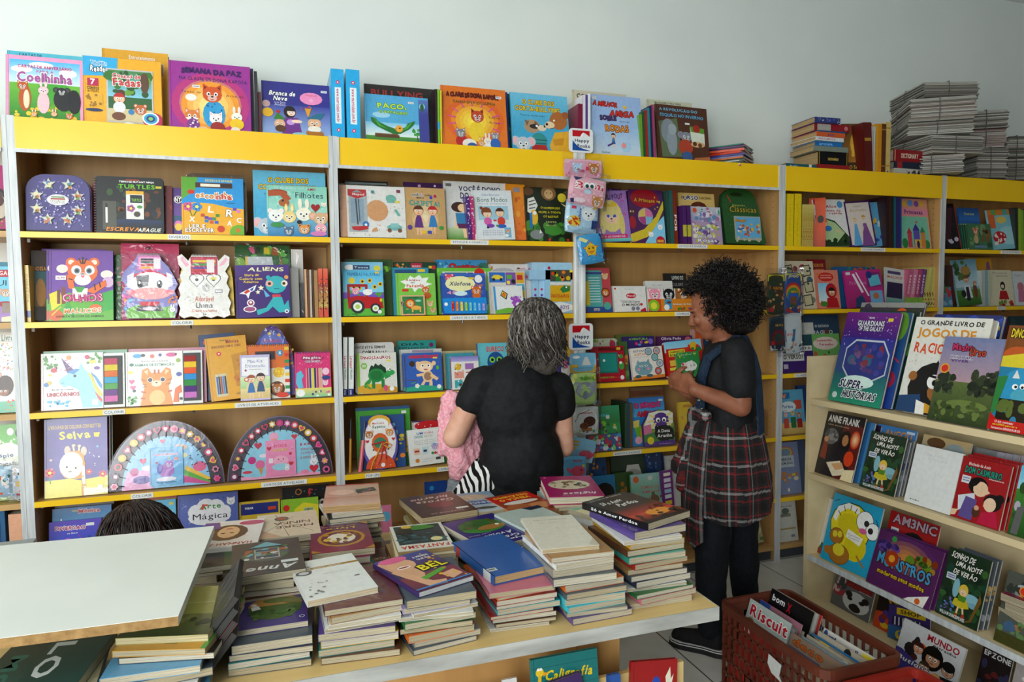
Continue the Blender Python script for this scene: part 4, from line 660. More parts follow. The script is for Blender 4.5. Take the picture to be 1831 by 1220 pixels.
B('C', 431, 484, 636, 'small storybook with two dancing children, in front of the lion pad', 'r 0 0 100 100 c8bfe0;r 5 6 90 40 f0f0f2;u 50 14 50 7 7a6ab8 Meu Kit;u 50 24 66 7 7a6ab8 Encantado;u 50 32 40 3 667 Historias;c 18 34 4 b03a8a;g 0 48 100 30 d8e8c0 a8d08a;g 0 74 100 22 e8d8a0 d8c080;m 36 50 46 f2cda8 a85a2a 3a7ab8;m 68 47 48 f2cda8 4a2a1a 3a5a86;c 20 54 8 d8604a;c 20 54 5 f0e8e0', 'c8bfe0', d=.025, t=.012)
B('C', 529, 593, 631, 'magenta spiral pad with a row of felt pens and a blue dragon', 'r 0 0 100 100 d8387e;e 50 14 34 7 b82a6a;k 6a1a3a;j 48 13 50 7 f0e8f0 Mágica;k 6a1a3a;t 50 21 42 5 f0d8e8 CORES SEM LIMITES;n 5 30 4 8 96 30 .8 1.6 f0a8cc;p 6ac0dc 4 46 16 40 24 52 18 60 22 78 8 80 2 68;r 30 36 46 50 c8b8c0;'+';'.join('r %d 36 5 48 %s' % (32+7*k, c) for k, c in enumerate(('d02a3a', '2a3a8a', 'e8d22a', '222a4a', 'c82a6a', 'e8a87a')))+';e 86 44 10 8 f0c8dc;e 86 58 12 5 3a4a8a;f 84 70 8 f0b8d0 c;g 0 80 100 20 e8d87a 8ac8a0;e 14 90 12 8 f2f2f2;n 3 10 30 84 98 98 2 4 f0f0f0,5a3a8a,e06aa0', 'd8387e', d=.03, t=.014, wire=('top', ['3a9a5a', 'c02a8a', '3a6ab8', '8a5ac0']), name=ab)
# shelf D
B('D', 93, 202, 746, 'dark green book edge behind the purple giraffe book', '', '2f6a4a', d=.06, t=.012)
B('D', 88, 198, 748, 'maroon book edge behind the purple giraffe book', '', '7a2f3f', d=.045, t=.01)
B('D', 80, 193, 749, 'purple colouring pad with a white giraffe on yellow ground', 'r 0 0 100 100 7364a8;p e6dc6a 0 78 40 77 56 80 100 76 100 100 0 100;t 48 11 84 5 e0c04a LIVRO-PAD DE COLORIR COM GLITTER;j 48 22 50 11 f2ec4a Selva;p f2e02a 78 20 88 20 86 26 79 25;q 8 68 8 d8485a;l 8 74 9 82 2 5a9a4a;q 70 70 5 e0607a;q 92 74 6 e0607a;n 6 14 8 36 94 66 .8 1.4 f0e8f4;s 84 38 3 8ac8e8;h 10 52 2.5 f0d0c0;e 36 41 5 6 d8c8b8;e 62 43 5 6 d8c8b8;l 45 35 47 44 3 e8d8b0;l 55 36 54 45 3 e8d8b0;e 46 35 3 1.6 e8d8b0;e 55 36 3 1.6 e8d8b0;p d8a04a 26 58 30 47 40 42 54 42 62 48 64 62 64 100 58 100 58 78 48 78 32 76 25 68;e 42 60 19 17 f2ecdc;p f2ecdc 58 58 63 60 65 90 100 92 100 98 62 100 59 78;n 5 8 60 50 63 96 1.6 2.6 d8a858;c 35 62 1.6 221;c 49 64 1.6 221;e 40 68 3 1 b8a890;p fff 84 88 92 88 92 94 84 94', '7364a8', d=.03, t=.01, tilt=8, name=ab)
def dome(xl, xr, yt, label, centre, pin, d=.03, seed=1):
    tl = R(7); c, w, h = solve('S', d, ZS['D'], xl, xr, yt, tl); t = .045; root = empty('half_round_stationery_pack', label, 'stationery pack', frame('S', c, d, ZS['D'], tl, t), 'half-round stationery packs')
    def arc(rx, rz, n=28, z0=0): return [(rx*cos(pi*i/n), z0+rz*sin(pi*i/n)) for i in range(n+1)]
    a, b = w/2, h; m = MB(); m.prism(arc(a*.985, b*.985)[::-1], .012, t, '8a7a92'); m.prism(arc(a*.97, b*.97)[::-1], .011, .012, '4a4650'); m.build('tray', M_PRINT, root)
    m = MB(); m.prism(arc(a*.74, b*.76)[::-1], .008, .012, centre[0])
    Art(m, Vector((-a*.74, .008, b*.76)), Vector((a*1.48, 0, 0)), Vector((0, 0, -b*.76)), Vector((0, -1, 0)), a*1.48, b*.76).run(centre[1]); m.build('backing_card', M_PRINT, root)
    m = MB(); bw, bh = w*.28, h*.56; m.box(-bw*.5, bw*.5, .002, .008, .01, .01+bh, centre[2]); Art(m, Vector((-bw/2, .002, .01+bh)), Vector((bw, 0, 0)), Vector((0, 0, -bh)), Vector((0, -1, 0)), bw, bh).run(centre[3]); nb = m.build('notebook', M_PRINT, root)
    r = random.Random(seed); n = 19
    for i in range(n):
        q = pi*(i+.5)/n; P = Vector((a*.86*cos(q), .006, b*.87*sin(q))); m = MB(); col = r.choice(pin); col2 = r.choice(('f4e6ec', 'f2d84a', '2a2a2a', 'fff', 'e04a7a')); s = w*.034
        k = r.randrange(3); T = Matrix.Translation(P) @ Matrix.Rotation(pi/2-q, 4, 'Y')
        if k == 0: o = [(s*(16*sin(u)**3)/16, s*(13*cos(u)-5*cos(2*u)-2*cos(3*u)-cos(4*u))/15) for u in [2*pi*j/16 for j in range(16)]]
        elif k == 1: o = [(s*cos(2*pi*j/12), s*sin(2*pi*j/12)) for j in range(12)]
        else: o = [(s*(1 if j % 2 == 0 else .72)*sin(2*pi*j/12), s*(1 if j % 2 == 0 else .72)*cos(2*pi*j/12)) for j in range(12)]
        mm = MB(); mm.prism(o, -.004, .004, col); mm.prism([(x*.55, z*.55) for x, z in o], -.0055, -.004, col2); mm.tube([(0, 0, -s), (0, 0, -s*2.4)], .0018, '333', 5)
        mm.v = [tuple(T @ Vector(v)) for v in mm.v]; mm.build('pencil_topper', M_PRINT, root)
    s = MB(); o = arc(a, b); pts0 = [Vector((x, -.010, z)) for x, z in o]; ptsb = [Vector((x, t+.002, z)) for x, z in o]
    for i in range(len(o)-1): s.poly([pts0[i], pts0[i+1], ptsb[i+1], ptsb[i]], None)
    s.poly(pts0, None); s.build('clear_shell', M_CLEAR, root)
PK = ('e0487a', 'd8385a', 'f09ab8', 'e86aa8', 'c83a8a', 'f4b8c8', 'e04a4a', 'f2c23a', '8a3a6a')
dome(188, 403, 754, 'half-round clear stationery pack with a unicorn notebook and eraser toppers', ('9ad0ec', 'p f0b8d8 6 66 40 60 34 100 0 100;p f0c84a 72 60 100 88 100 96 70 76;p 6ab84a 70 68 100 94 100 100 70 84;p d860a0 64 76 100 98 100 100 62 92;h 24 46 4 e0487a;c 14 66 5 c83a8a;e 30 60 8 5 f4f2f6;e 22 82 10 8 6a5aa8;e 66 24 8 6 f0c8a8;e 68 40 6 5 f2e4a0;e 88 64 8 10 e8709a;n 4 10 74 40 92 60 .8 1.2 445;h 46 10 3 e0487a', '7ac0e6', 'u 50 10 50 5 335 Album;k fff;j 50 19 70 7 e86a9a UNICÓRNIOS;l 4 4 4 96 2 456;e 50 62 24 18 b06ac0;f 58 46 13 b06ac0 c f0c8e0;p f0c84a 56 26 60 26 58 36;e 50 84 30 6 f2f2f6;e 30 56 8 14 5a5ab8;h 22 40 4 e0487a;c 80 32 6 f09a8a;u 50 93 60 4 235 UM LIVRO DE UNICORNIO'), PK, seed=3)
dome(405, 597, 745, 'half-round clear stationery pack with a pink cupcake notebook and eraser toppers', ('9ad6e6', 'p f2b0cc 0 92 20 96 40 92 60 96 80 92 100 96 100 100 0 100;c 42 14 6 f0b0c8;p e8a890 38 18 46 18 45 30 39 30;h 68 16 4 d83a4a;h 22 30 5 c83050;c 14 60 5 d02a8a;e 28 52 5 4 f0e8f0;c 24 70 6 e878a8;p d8a060 21 76 28 76 25 92;e 8 84 6 3 d8405a;u 82 34 14 5 c02a4a 10;u 84 44 16 5 c02a4a BORRACHAS;u 84 52 16 4 c02a4a 1 LIVRO;u 84 62 18 5 c02a4a 12 ADESIVOS;f 92 72 5 f4f2f2 r;h 92 86 6 d8304a;e 80 92 6 4 f09ab8', 'f09cc0', 'n 4 14 6 4 94 30 1 2 c8305a,f4e0ea;j 50 16 44 9 e8607a DOCE;j 48 28 56 9 e0c04a CHEFE;h 12 22 8 c83050;e 50 58 26 14 f6b8cc;c 42 54 2 322;c 58 54 2 322;l 46 60 54 60 1 522;e 50 76 30 10 a8dce8;r 10 50 14 14 f6eef2;h 84 68 8 d83a3a;f 70 82 8 f6f4f0 r;c 82 40 5 d83a4a'), PK, seed=8)
# shelf E (partly hidden by the crouching person, the board and the piles)
B('E', 98, 205, 902, 'clear wrapped brown book edge behind the blue wrapped activity book', '', '6a5a4a', d=.10, t=.01)
B('E', 94, 200, 908, 'blue activity book with red and yellow lettering behind the purple girl-band book', 'r 0 0 100 100 3a86c0;g 0 0 100 30 2f78b4 6ab0dc;t 40 5 16 2.5 f0d03a TURMA DA;k fff;t 62 6 36 6 d8342a Mônica;n 3 12 6 14 94 30 1 2 fff', '3a86c0', d=.065, t=.014, name=ab)
B('E', 88, 182, 932, 'purple glossy book with pink lettering and party lights', 'r 0 0 100 100 4a3ab0;g 0 0 100 50 5a3ac0 3a6ad8;k fff;j 40 12 58 8 c8206a DIVERSAO;u 44 21 20 3 fff no Show;n 5 30 4 26 96 60 2 5 6a9af0,8a4ad0,c85ae0,3a4aa0;p f0d86a 30 30 40 60 24 60;p f0d86a 60 30 56 60 72 60;r 70 6 16 5 e8e8ea', '4a3ab0', d=.035, t=.012, name=ab)
B('E', 264, 318, 889, 'yellow and green book edge behind the sky blue book by the dark-haired head', 'r 0 0 100 4 c8342a', 'c8b83a', d=.08, t=.012)
B('E', 262, 316, 896, 'sky blue book half hidden by the dark-haired head', 'g 0 0 100 100 6ac4ea 8ad8f2;r 78 4 14 4 e8d84a;e 90 40 20 20 e8e06a;e 84 24 10 8 d8f0f8;p f2a0b8 74 60 100 54 100 80 80 84', '6ac4ea', d=.05, t=.012)
B('E', 320, 428, 884, 'lavender book with a white cloud title panel and coloured letters', 'r 0 0 100 100 6a7ac0;n 4 40 4 4 96 60 1 2 9aa8dc,5a68b0;c 30 26 14 f4f4f8;c 46 20 16 f4f4f8;c 62 22 16 f4f4f8;c 76 28 12 f4f4f8;e 52 34 36 12 f4f4f8;j 53 19 36 8 5aa05a Arte;j 44 19 12 8 d8604a r;u 53 34 58 11 223 Mágica;r 4 50 26 8 eef;n 6 30 4 64 96 96 2 5 3a3a4a,e8e8ee,8a3a5a;f 88 14 7 f2f4f8 c', '6a7ac0', d=.045, t=.014, name=ab)
B('E', 430, 503, 897, 'yellow and navy book half hidden behind the piles on the table', 'r 0 0 100 100 e0c03a;r 4 4 92 20 2a3a8a;t 24 12 20 4 fff FOLHA;r 70 12 20 6 d8502a', 'e0c03a', d=.055, t=.014)
B('E', 508, 592, 871, 'black spiral book with large white digits above the green one', 'r 0 0 100 100 17171a;t 55 30 80 16 e8e8e6 1000;c 34 8 7 c8883a;c 34 8 5 17171a;p d83a2a 56 4 62 4 58 10 62 10 54 18 57 11 54 11;n 5 10 6 4 90 16 1 2 3a8a9a,c84a8a', '17171a', d=.075, t=.014, wire=('side', '777'), name=ab)
B('E', 505, 572, 893, 'lime green and yellow book in front of the black digits book', 'r 0 0 100 100 9ac83a;p e8dc3a 34 20 60 8 100 14 100 100 40 100;c 14 16 9 d8342a;r 60 18 26 6 c8d0b0;t 73 21 22 4 3a6a2a ANIMAIS', '9ac83a', d=.04, t=.014)
# slice of the neighbouring white-backed bookcase
B('A', -40, 18, 300, 'magenta toy pack with a clear window at the frame edge', 'r 0 0 100 100 b02a7a;o 66 62 30 26 8a7a72 3a2a30;e 70 66 22 18 c8bcae;e 66 56 16 9 5a3a3a;n 4 20 48 82 96 96 2 4 c8a030,8a6a20;r 90 40 6 12 e6b8d0', 'b02a7a', d=.03, t=.06, name='toy_pack', cat='toy', turn=4)
B('B', -38, 29, 470, 'teal book edge behind the one with a red lettered banner, at the frame edge', '', '3f8aa0', d=.06, t=.012)
B('B', -40, 31, 478, 'light blue picture book with a red lettered banner and a mouse, cut by the frame', 'r 0 0 100 100 7fcbe6;r 0 6 50 12 f0d03a;r 48 6 52 13 b8203a;t 72 12 38 8 f2e4e4 GARF;u 60 30 24 10 223 UI;r 0 64 100 36 a884c0;p e8dcb8 60 92 100 88 100 100 60 100;f 70 48 14 c8a890 e e8b8b0;e 70 68 22 5 a8303a;p 9a8a80 62 66 80 66 84 84 60 84', '7fcbe6', d=.035, t=.012)
B('C', -30, 34, 596, 'white book with large green lettering behind the confetti one at the frame edge', 'r 0 0 100 100 e4e0d8;t 60 7 60 8 3a7a6a de Livros', 'e4e0d8', d=.06, t=.014)
B('C', -42, 35, 614, 'confetti covered picture book with a curly haired child, cut by the frame', 'r 0 0 100 100 efece6;n 4 90 20 2 97 40 1.2 2.6 e0a83a,d8583a,5aa8c0,8ab84a,e88ab0;r 0 28 40 20 f0b89a;t 46 46 24 6 c87a5a CRES;e 66 62 20 15 4a2f24;f 62 70 13 9a6242 h 4a2f24;g 40 84 60 16 6ab89a 5aa88a;n 5 16 60 80 97 97 1.5 3 e0783a,d83a3a,8ab84a', 'efece6', d=.035, t=.014)
B('D', -34, 44, 761, 'green farm picture book with sheep at the frame edge, above wrapped sweets', 'r 0 0 100 100 6ab84a;g 0 30 100 70 c8d84a a8c83a;n 4 20 30 20 97 28 2 4 e8f0d8;e 66 10 8 5 f2f0ea;e 86 12 9 6 3a3a3a;e 60 50 44 26 e6ead8;j 52 42 44 8 3a4a8a Espie;j 62 52 56 10 3a4a8a Encontre;j 62 66 60 10 b83a5a Fazenda', '6ab84a', d=.06, t=.014)
def pouch(x0, x1, y0, y1, face, d, label, art, base='ddd', t=.02, name='toy_pouch', cat='toy', rot=0, tilt=0, group=None, film=True, card=None, mat=None):
    """a puffy printed thing in a clear bag; pixel box on the plane y = d"""
    A0 = hit(x0, y0, 1, d); A1 = hit(x1, y0, 1, d); B0 = hit((x0+x1)/2, y1, 1, d); w = A1.x-A0.x; h = A0.z-B0.z; c = (A0+A1)/2
    root = empty(name, label, cat, Matrix.Translation((c.x, d, B0.z)) @ Matrix.Rotation(R(tilt), 4, 'X') @ Matrix.Translation((0, 0, h/2)) @ Matrix.Rotation(R(rot), 4, 'Y') @ Matrix.Translation((0, 0, -h/2)), group)
    m = MB(); n = 10; g = [[None]*(n+1) for _ in range(n+1)]
    def puff(u, v): q = max(0, (1-abs(2*u-1)**2.4)*(1-abs(2*v-1)**2.4)); return t/2*(.2+.8*q**.5)
    def rr(u, v):   # soft rectangle
        x, z = 2*u-1, 2*v-1; k = 1-.06*(x*x*z*z); return x*k*w/2, h/2+z*k*h/2
    vs = []; fs = []; cs = []
    for sgn in (-1, 1):
        o = len(vs)
        for i in range(n+1):
            for j in range(n+1):
                x, z = rr(j/n, i/n); vs.append((x, sgn*puff(j/n, i/n), z))
        for i in range(n):
            for j in range(n): fs.append((o+i*(n+1)+j, o+i*(n+1)+j+1, o+(i+1)*(n+1)+j+1, o+(i+1)*(n+1)+j))
    m.mesh(vs, fs, base)
    ed = [j for j in range(n+1)]+[i*(n+1)+n for i in range(1, n+1)]+[n*(n+1)+j for j in range(n-1, -1, -1)]+[i*(n+1) for i in range(n-1, 0, -1)]; N = (n+1)**2
    m.mesh(vs, [(ed[i], ed[(i+1) % len(ed)], ed[(i+1) % len(ed)]+N, ed[i]+N) for i in range(len(ed))], base)
    A = Art(MB(), Vector((-w/2, 0, h)), Vector((w, 0, 0)), Vector((0, 0, -h)), Vector((0, -1, 0)), w, h); A.run(art)
    # drape the print over the puffed front
    for i, p in enumerate(A.mb.v):
        u, v = p[0]/w+.5, p[2]/h; x, z = rr(u, v); A.mb.v[i] = (x, -puff(u, v)+p[1]*1.6-.0012, z)
    m.mesh(A.mb.v, [], None); o = len(m.v)-len(A.mb.v)
    for f, c2 in zip(A.mb.f, A.mb.c): m.f.append(tuple(k+o for k in f)); m.c.append(c2)
    m.build('printed_body', mat or M_WRAP, root)
    if film:
        s = MB(); e = .008; s.box(-w/2-e, w/2+e, -t/2-.004, t/2+.002, -e, h+e*3.5, None); s.build('clear_bag', M_FILM, root)
    return root
pouch(-30, 22, 836, 890, 'S', .012, 'clear bag of wrapped sweets at the frame edge, with orange stripes', 'r 0 0 100 100 a8c4d8;p d8602a 50 30 64 30 66 90 48 90;p f0e8e0 64 34 80 30 84 60 66 60;n 3 20 10 10 90 90 4 9 8ac0e0,e8e8ee,c83a3a,2a6a3a', 'a8c4d8', .03, 'sweets_bag', 'sweets bag')
pouch(14, 48, 832, 893, 'S', .022, 'shiny bag of sweets with yellow and dark wrappers beside the white post', 'r 0 0 100 100 c8ccd0;n 5 26 8 8 92 92 5 11 6ab0d8,f0e8f0,e0b83a,222228,c83a3a,e8e8ea', 'c8ccd0', .03, 'sweets_bag', 'sweets bag')
SP('E', [-30, -4, 7, 16], 912, ['2a5a86', '27567f', '2f6a98'], ['blue ring binder farthest out at the frame edge', 'dark blue ring binder between two others at the frame edge', 'mid blue ring binder beside the peach box file'], depth=.24, group='blue ring binders', name='ring_binder')
SP('E', [21, 51], 920, ['e8b496'], ['peach box file with a red label on the lowest visible shelf by the white post'], depth=.24, name='box_file', art='r 20 68 34 20 8a2a34;t 37 78 26 14 f0d0c0 b;r 80 0 20 100 d09a7a')
# second (double) bookcase
B('A', 618, 698, 325, 'dark book edge behind the white memory album kit', 'r 3 3 94 3 7a8a8a', '2f2a28', d=.075, t=.014)
B('A', 610, 727, 335, 'white baby album kit with a tan circle and a red pen blister', 'r 0 0 100 100 ecebe8;r 0 0 10 100 d8a888;n 4 60 12 6 96 96 .6 1.1 e0a8a0,d8b08a,b8c8c0;c 56 48 17 dca878;r 13 14 28 76 b8c0c4;p c8242e 12 8 40 8 40 20 26 26 12 20;p 9aa 18 14 26 9 34 14;t 28 18 18 6 f0e4e4 Maped;r 16 26 20 48 9ab0c0;l 24 26 26 76 2 3a3f4a;l 28 26 29 70 1.5 556;e 38 76 5 7 3a8ac8;c 38 76 2 fff;p c8242e 16 80 40 78 42 84 28 88 18 86;e 78 24 8 8 7fc0b4;r 72 20 12 12 7fc0b4;r 84 28 8 4 e8d84a;p 7fc0b4 82 46 86 44 92 56 88 58;e 82 80 12 6 7fc0c0;r 76 72 12 8 9ad0cc;c 74 86 3.4 8a5a3a;c 90 86 3.4 8a5a3a;c 50 12 3 7ac;e 50 12 2 3 4a9a8a;p d8a878 48 84 54 80 56 88 46 90;r 87 6 6 6 8a2a5a', 'ecebe8', d=.03, name='album_kit', cat='craft kit', t=.03, sleeve=1)
B('A', 726, 796, 328, 'purple book edge behind the tan book of two children at the shelf front', 'c 40 6 4 c8a0c0;c 80 5 3 e0d0e0', '4a2a5a', d=.07, t=.012)
B('A', 725, 799, 337, 'tan picture book with two children holding hands and teal hand-drawn letters', 'r 0 0 100 100 c8a470;o 50 60 40 40 ecdcb8 cca874;k fff;j 34 14 26 7 222 NÃO;t 60 15 18 3.5 333 QUERO;t 40 20 18 3.5 333 MAIS A;c 66 19 4 3a4ac0;c 76 16 4 b8305a;j 50 31 74 13 2f9a98 CHUPETA!;m 34 42 50 f0c09a 6a3a24 6a3a86;m 68 42 48 f0c09a c02a2e 3a86c0;c 12 78 6 6a4a9a;e 88 78 6 4 4a9a4a;r 40 84 12 6 e8c23a;r 54 84 10 6 4a5ab8', 'c8a470', d=.03, t=.01)
B('A', 798, 912, 327, 'white picture book with navy block title and a child in a blue swimsuit', 'r 0 0 100 100 d8d8d6;g 0 78 100 22 c8d8b0 5a9a3a;r 3 4 9 5 777;t 56 11 66 11 1f2466 VOCÊ É DONO;t 58 24 66 11 1f2466 DO SEU CORPO;u 36 32 20 2.6 778 Texto;u 56 32 20 2.6 b35 Teresa;e 22 44 12 9 4a2420;e 28 45 8 7 f0cfa0;p f0cfa0 16 54 34 54 50 66 52 62 40 76 38 92 46 94 28 96 26 80 14 80;p 3f88b8 16 54 34 54 34 74 18 76;p 6a2a5a 18 72 34 72 32 80 20 80', 'd8d8d6', d=.055, t=.01)
for i, (a, c, l) in enumerate(((838, '5a3a86', 'purple dotted spine leaning left of the white good manners book'), (845, 'c0407a', 'pink spine leaning between dotted spine and white good manners book'))):
    SP('A', [a, a+7], 352, [c], [l], depth=.16, d=.035, lean=-4, art='n 3 24 20 4 80 96 10 16 d8a0d0,fff')
B('A', 851, 922, 343, 'white picture book with two toddlers playing on the floor, green serif title', 'r 0 0 100 100 dfe4e8;u 46 9 44 4 57a Clube Ilustrado;u 50 19 76 9 3a7a6a Bons Modos;u 50 27 70 3 88a Para criancas;r 12 32 76 46 a8ccdc;r 12 60 76 18 d8e4ea;e 32 44 13 10 8a4a24;f 34 48 10 f4cfa8 h 8a4a24;c 20 36 4 8a4a24;f 66 46 10 f4cfa8 h 5a3020;e 34 63 10 8 d86ab0;e 40 72 10 4 8a4ab0;e 68 63 10 9 d84a3a;e 68 73 12 4 3a6ac0;r 48 60 8 3 c83a3a;r 54 70 6 4 4a9a5a;r 30 74 6 3 222;r 74 76 16 20 7ab8d8;f 82 84 5 d89a5a b;e 78 92 6 3 eee;u 44 82 50 2 88a historias;u 44 86 50 2 88a historias;u 44 90 50 2 88a historias', 'dfe4e8', d=.03, t=.012, roll=-2)
B('A', 910, 944, 333, 'thick orange boxed book standing left of the jungle picture book', 'g 0 0 100 100 e0962a e07a3a;n 4 18 6 20 94 96 6 14 e8a848,d8702a;r 38 6 34 8 9a94a0;e 50 28 8 5 b86a20', 'e0902a', d=.045, t=.05, hard=1)
B('A', 943, 1022, 337, 'dark green jungle picture book with zebra, macaw and a lion overhead', 'r 0 0 100 100 23301f;n 4 24 4 66 96 97 5 10 3f7a2e,2c5a26,4f8f3a;e 8 8 12 8 6a4a30;p e0e0da 6 22 20 18 28 34 16 52 4 46;l 8 28 22 24 2 222;l 8 34 24 30 2 222;l 8 40 22 38 2 222;e 54 10 17 14 8a6a44;e 54 12 10 9 c8a87a;c 50 10 1.4 221;c 59 10 1.4 221;c 84 18 10 d8c83a;e 18 56 9 14 e0b83a;p 2a7ac0 8 50 14 46 14 74 8 78;c 20 48 4 eee;k 111;j 56 38 44 5 c8c02e O HOMEM DEU;k 111;j 54 46 50 5 c8c02e NOME A TODOS;k 111;j 56 54 34 5 c8c02e OS BICHOS;u 56 64 24 3.4 cc8 texto;u 56 70 24 2.6 cc8 ilustrado;e 22 88 15 9 8a9090;p e8e8e0 30 78 34 84 28 86;p d8d0a0 80 28 96 34 94 38;e 60 80 20 9 4a8f3a;c 50 97 3 c83a2a;c 92 97 3 c83a2a', '23301f', d=.03, t=.012)
# shelf A, right of the hanging strip
B('A', 1050, 1118, 338, 'dark purple book edge with violet letters behind the paper-doll book', 't 56 6 60 10 8a5ac0 MIL', '4a2f60', d=.06, t=.012)
B('A', 1066, 1130, 344, 'lilac pop-up doll book with a blonde girl and a crown', 'r 0 0 100 100 a884c8;n 5 30 70 3 98 60 1 2 d83a86,e878b0;j 62 12 54 12 4a2a5a MILI POUT;e 50 50 32 32 e8d890;f 50 52 19 f6cfb4 p;e 50 40 20 10 e8d890;c 42 50 4 3a6ac8;c 60 50 4 3a6ac8;p e8c84a 30 26 40 22 50 28 60 20 70 26 68 32 32 32;e 24 64 8 22 e8d890;e 78 66 8 22 e0d080;r 0 86 90 8 d83a80;t 46 90 74 4 f6d8e4 VISTA AS BONECAS;g 0 94 100 6 7ad0c0 6ac0d0', 'a884c8', d=.03, t=.014, roll=-3)
B('A', 1129, 1191, 341, 'deep purple princess compact book with a colour wheel window', 'r 0 0 100 100 5a2a62;e 46 16 40 18 a01a2e;k 5a1020;j 46 20 60 9 e0a83a A Princesa;p d8c23a 0 84 40 74 76 50 100 20 100 36 78 64 50 88 10 98 0 98;p 8fd0ee 40 100 60 80 84 58 100 48 100 100;f 8 42 9 6a3a24 p;e 8 62 10 12 a82a3a;c 46 50 22 a8a0b8;p d8c06a 46 50 46 34 28 42 26 52;p d878a8 46 50 46 34 64 42 66 50;p 8ac0d8 46 50 66 52 60 62 46 66;p b04a86 46 50 26 52 32 62 46 66;f 58 84 7 f4f4f8 c e8b0d0;f 86 70 7 f4f4f8 c e8b0d0;c 84 96 13 c8203a;t 84 96 18 5 f0d84a 1000;n 3 8 74 10 90 40 1.4 2.4 e0b83a', '5a2a62', d=.03, t=.02, rounded=.008)
SP('A', [1194, 1199, 1206, 1213], [342, 341, 341], ['3a5a52', '3a6a66', '8a3a24'], ['dark grey green spine first in the bunch left of the yellow bear book', 'teal spine second in the bunch left of the yellow bear book', 'rust red spine with white letters in the bunch left of the yellow bear book'], depth=.18, d=.05, lean=-3, art=[None, None, 'v 50 60 60 30 eee FOB'])
B('A', 1220, 1284, 347, 'yellow picture book with a brown bear peeping over wrapped craft packs', 'r 0 0 100 100 e0c27a;k fff;j 34 9 42 9 2a2a6a URSO;t 10 9 6 6 333 O;t 74 9 34 5 333 DANCARINO;e 54 30 24 14 6a3020;e 40 24 6 5 6a3020;e 68 24 6 5 6a3020;e 54 32 12 7 d8a070', 'e0c27a', d=.055, t=.014)
PCK = 'r 0 0 100 100 b8a0c0;g 0 0 100 40 c8d0d8 b0a0c8;n 5 60 6 4 94 60 3 7 8a6ab0,d8d0e0,6a9ac0,e8e0e8,4ab08a,b87aa0;n 9 50 6 50 94 97 3 7 d8d06a,c8c04a,7a5a9a,e8e4c8;c 14 10 7 e0622a;k 7a5a9a;j 40 78 50 10 f2f2f6 Festa das;k 7a5a9a;j 48 90 64 10 f2f2f6 Rosas'
for i, a in enumerate((1222, 1230)):
    SP('A', [a, a+7], 368, ['5a2f72'], ['slim purple craft pack spine, '+('outer' if i == 0 else 'inner')+' one left of the wrapped flower craft pack'], depth=.13, d=.028, lean=-3, group='purple craft packs', art='r 0 50 100 30 c8c04a')
B('A', 1239, 1293, 371, 'wrapped purple and yellow flower craft pack standing in front of the bear book', PCK, 'b8a0c0', d=.022, t=.008, mat=M_WRAP, hard=0, name='craft_pack', cat='craft pack')
def bag_book(): 
    out = [(4, 98), (0, 30), (4, 12), (18, 3), (40, 0), (62, 2), (78, 10), (86, 30), (100, 96), (96, 99)]
    return shaped_pad('A', 1296, 1370, 338, 'green case-shaped book with a carry handle and a small bingo game pack', out, '2a5f2e', '1f4a24', 'e 36 12 16 3.6 18381a;n 4 20 6 20 80 90 .8 1.6 4a8a4a;l 14 14 22 26 2 c83a2a;u 40 31 30 3 c8d060 historias;k 1a3a1a;u 50 38 64 10 c8b03a Clássicas;r 26 50 64 42 a8b0a8;r 30 52 58 36 6fb4dc;k 8a5a1a;j 42 58 26 6 e0a83a Bingo;n 7 26 32 64 86 84 2.4 4.4 e8c8a0,d84a3a,e0b83a,4a6ab8,f0f0ea,b86a3a;n 3 10 28 88 88 94 2 4 c8c0a8', t=.03, name='case_shaped_book')
bag_book()
# shelf B, left half
B('B', 620, 706, 465, 'dark green jungle book edge behind the two farm books', 'n 4 24 4 4 96 40 4 9 4a8a2a,8ac83a,2a4a1f', '3a5a26', d=.085, t=.012)
B('B', 613, 688, 470, 'pale blue farm picture book behind the red tractor one', 'r 0 0 100 100 8fcbe8;e 20 10 12 5 fff;r 28 6 40 8 2f4a7a;t 48 10 34 4 cde Touca;c 86 12 8 e0d84a;k fff;j 60 22 76 12 c83a6a Fazenda', '8fcbe8', d=.055, t=.014, rounded=.01)
B('B', 615, 688, 486, 'picture book with a red tractor, pig and sheep under sunflowers', 'g 0 0 100 50 5fc0e6 8fd4ea;g 0 48 100 20 8a6ac8 6a4ab8;r 0 62 100 38 6aba4a;u 52 8 80 8 2a5a8a PRIMEIRAS PALAVRAS;r 80 2 10 4 e8c84a;c 22 22 8 e8d23a;'+';'.join('c %d %d 6 e8c22a;c %d %d 3 4a2a1a' % (x, y, x, y) for x, y in ((48, 24), (66, 22), (78, 36), (92, 30), (26, 38), (40, 38)))+';n 3 18 10 46 96 60 2 4 5aa84a;r 10 30 50 6 b02028;r 10 30 6 30 b02028;r 54 30 6 32 b02028;p c01a22 10 60 34 56 94 60 98 84 88 84 82 76 70 84 12 84;f 30 46 9 f0a0b0 b;e 60 48 12 7 f2f2f0;f 66 46 5 f2f2f0 b;c 34 80 17 333a40;c 34 80 11 f0f2ee;c 34 80 6 b8d86a;c 78 84 13 333a40;c 78 84 8 f0f2ee;c 78 84 4 b8d86a;e 92 66 3 4 e8c83a;c 88 92 5 f0e8f0;n 5 10 4 94 40 99 1 2 3a8a3a', '6aba4a', d=.03, t=.02, rounded=.01)
B('B', 708, 784, 470, 'dark green book with red letters behind the leaf-panel farm book', 'n 4 12 4 4 30 12 2 3 d83a2a,e8a83a;r 40 2 26 13 c02a4a;t 53 8 20 4 fcc MUNDO;r 82 7 10 5 e8c83a;c 94 10 5 c83a3a', '1f4a36', d=.08, t=.012)
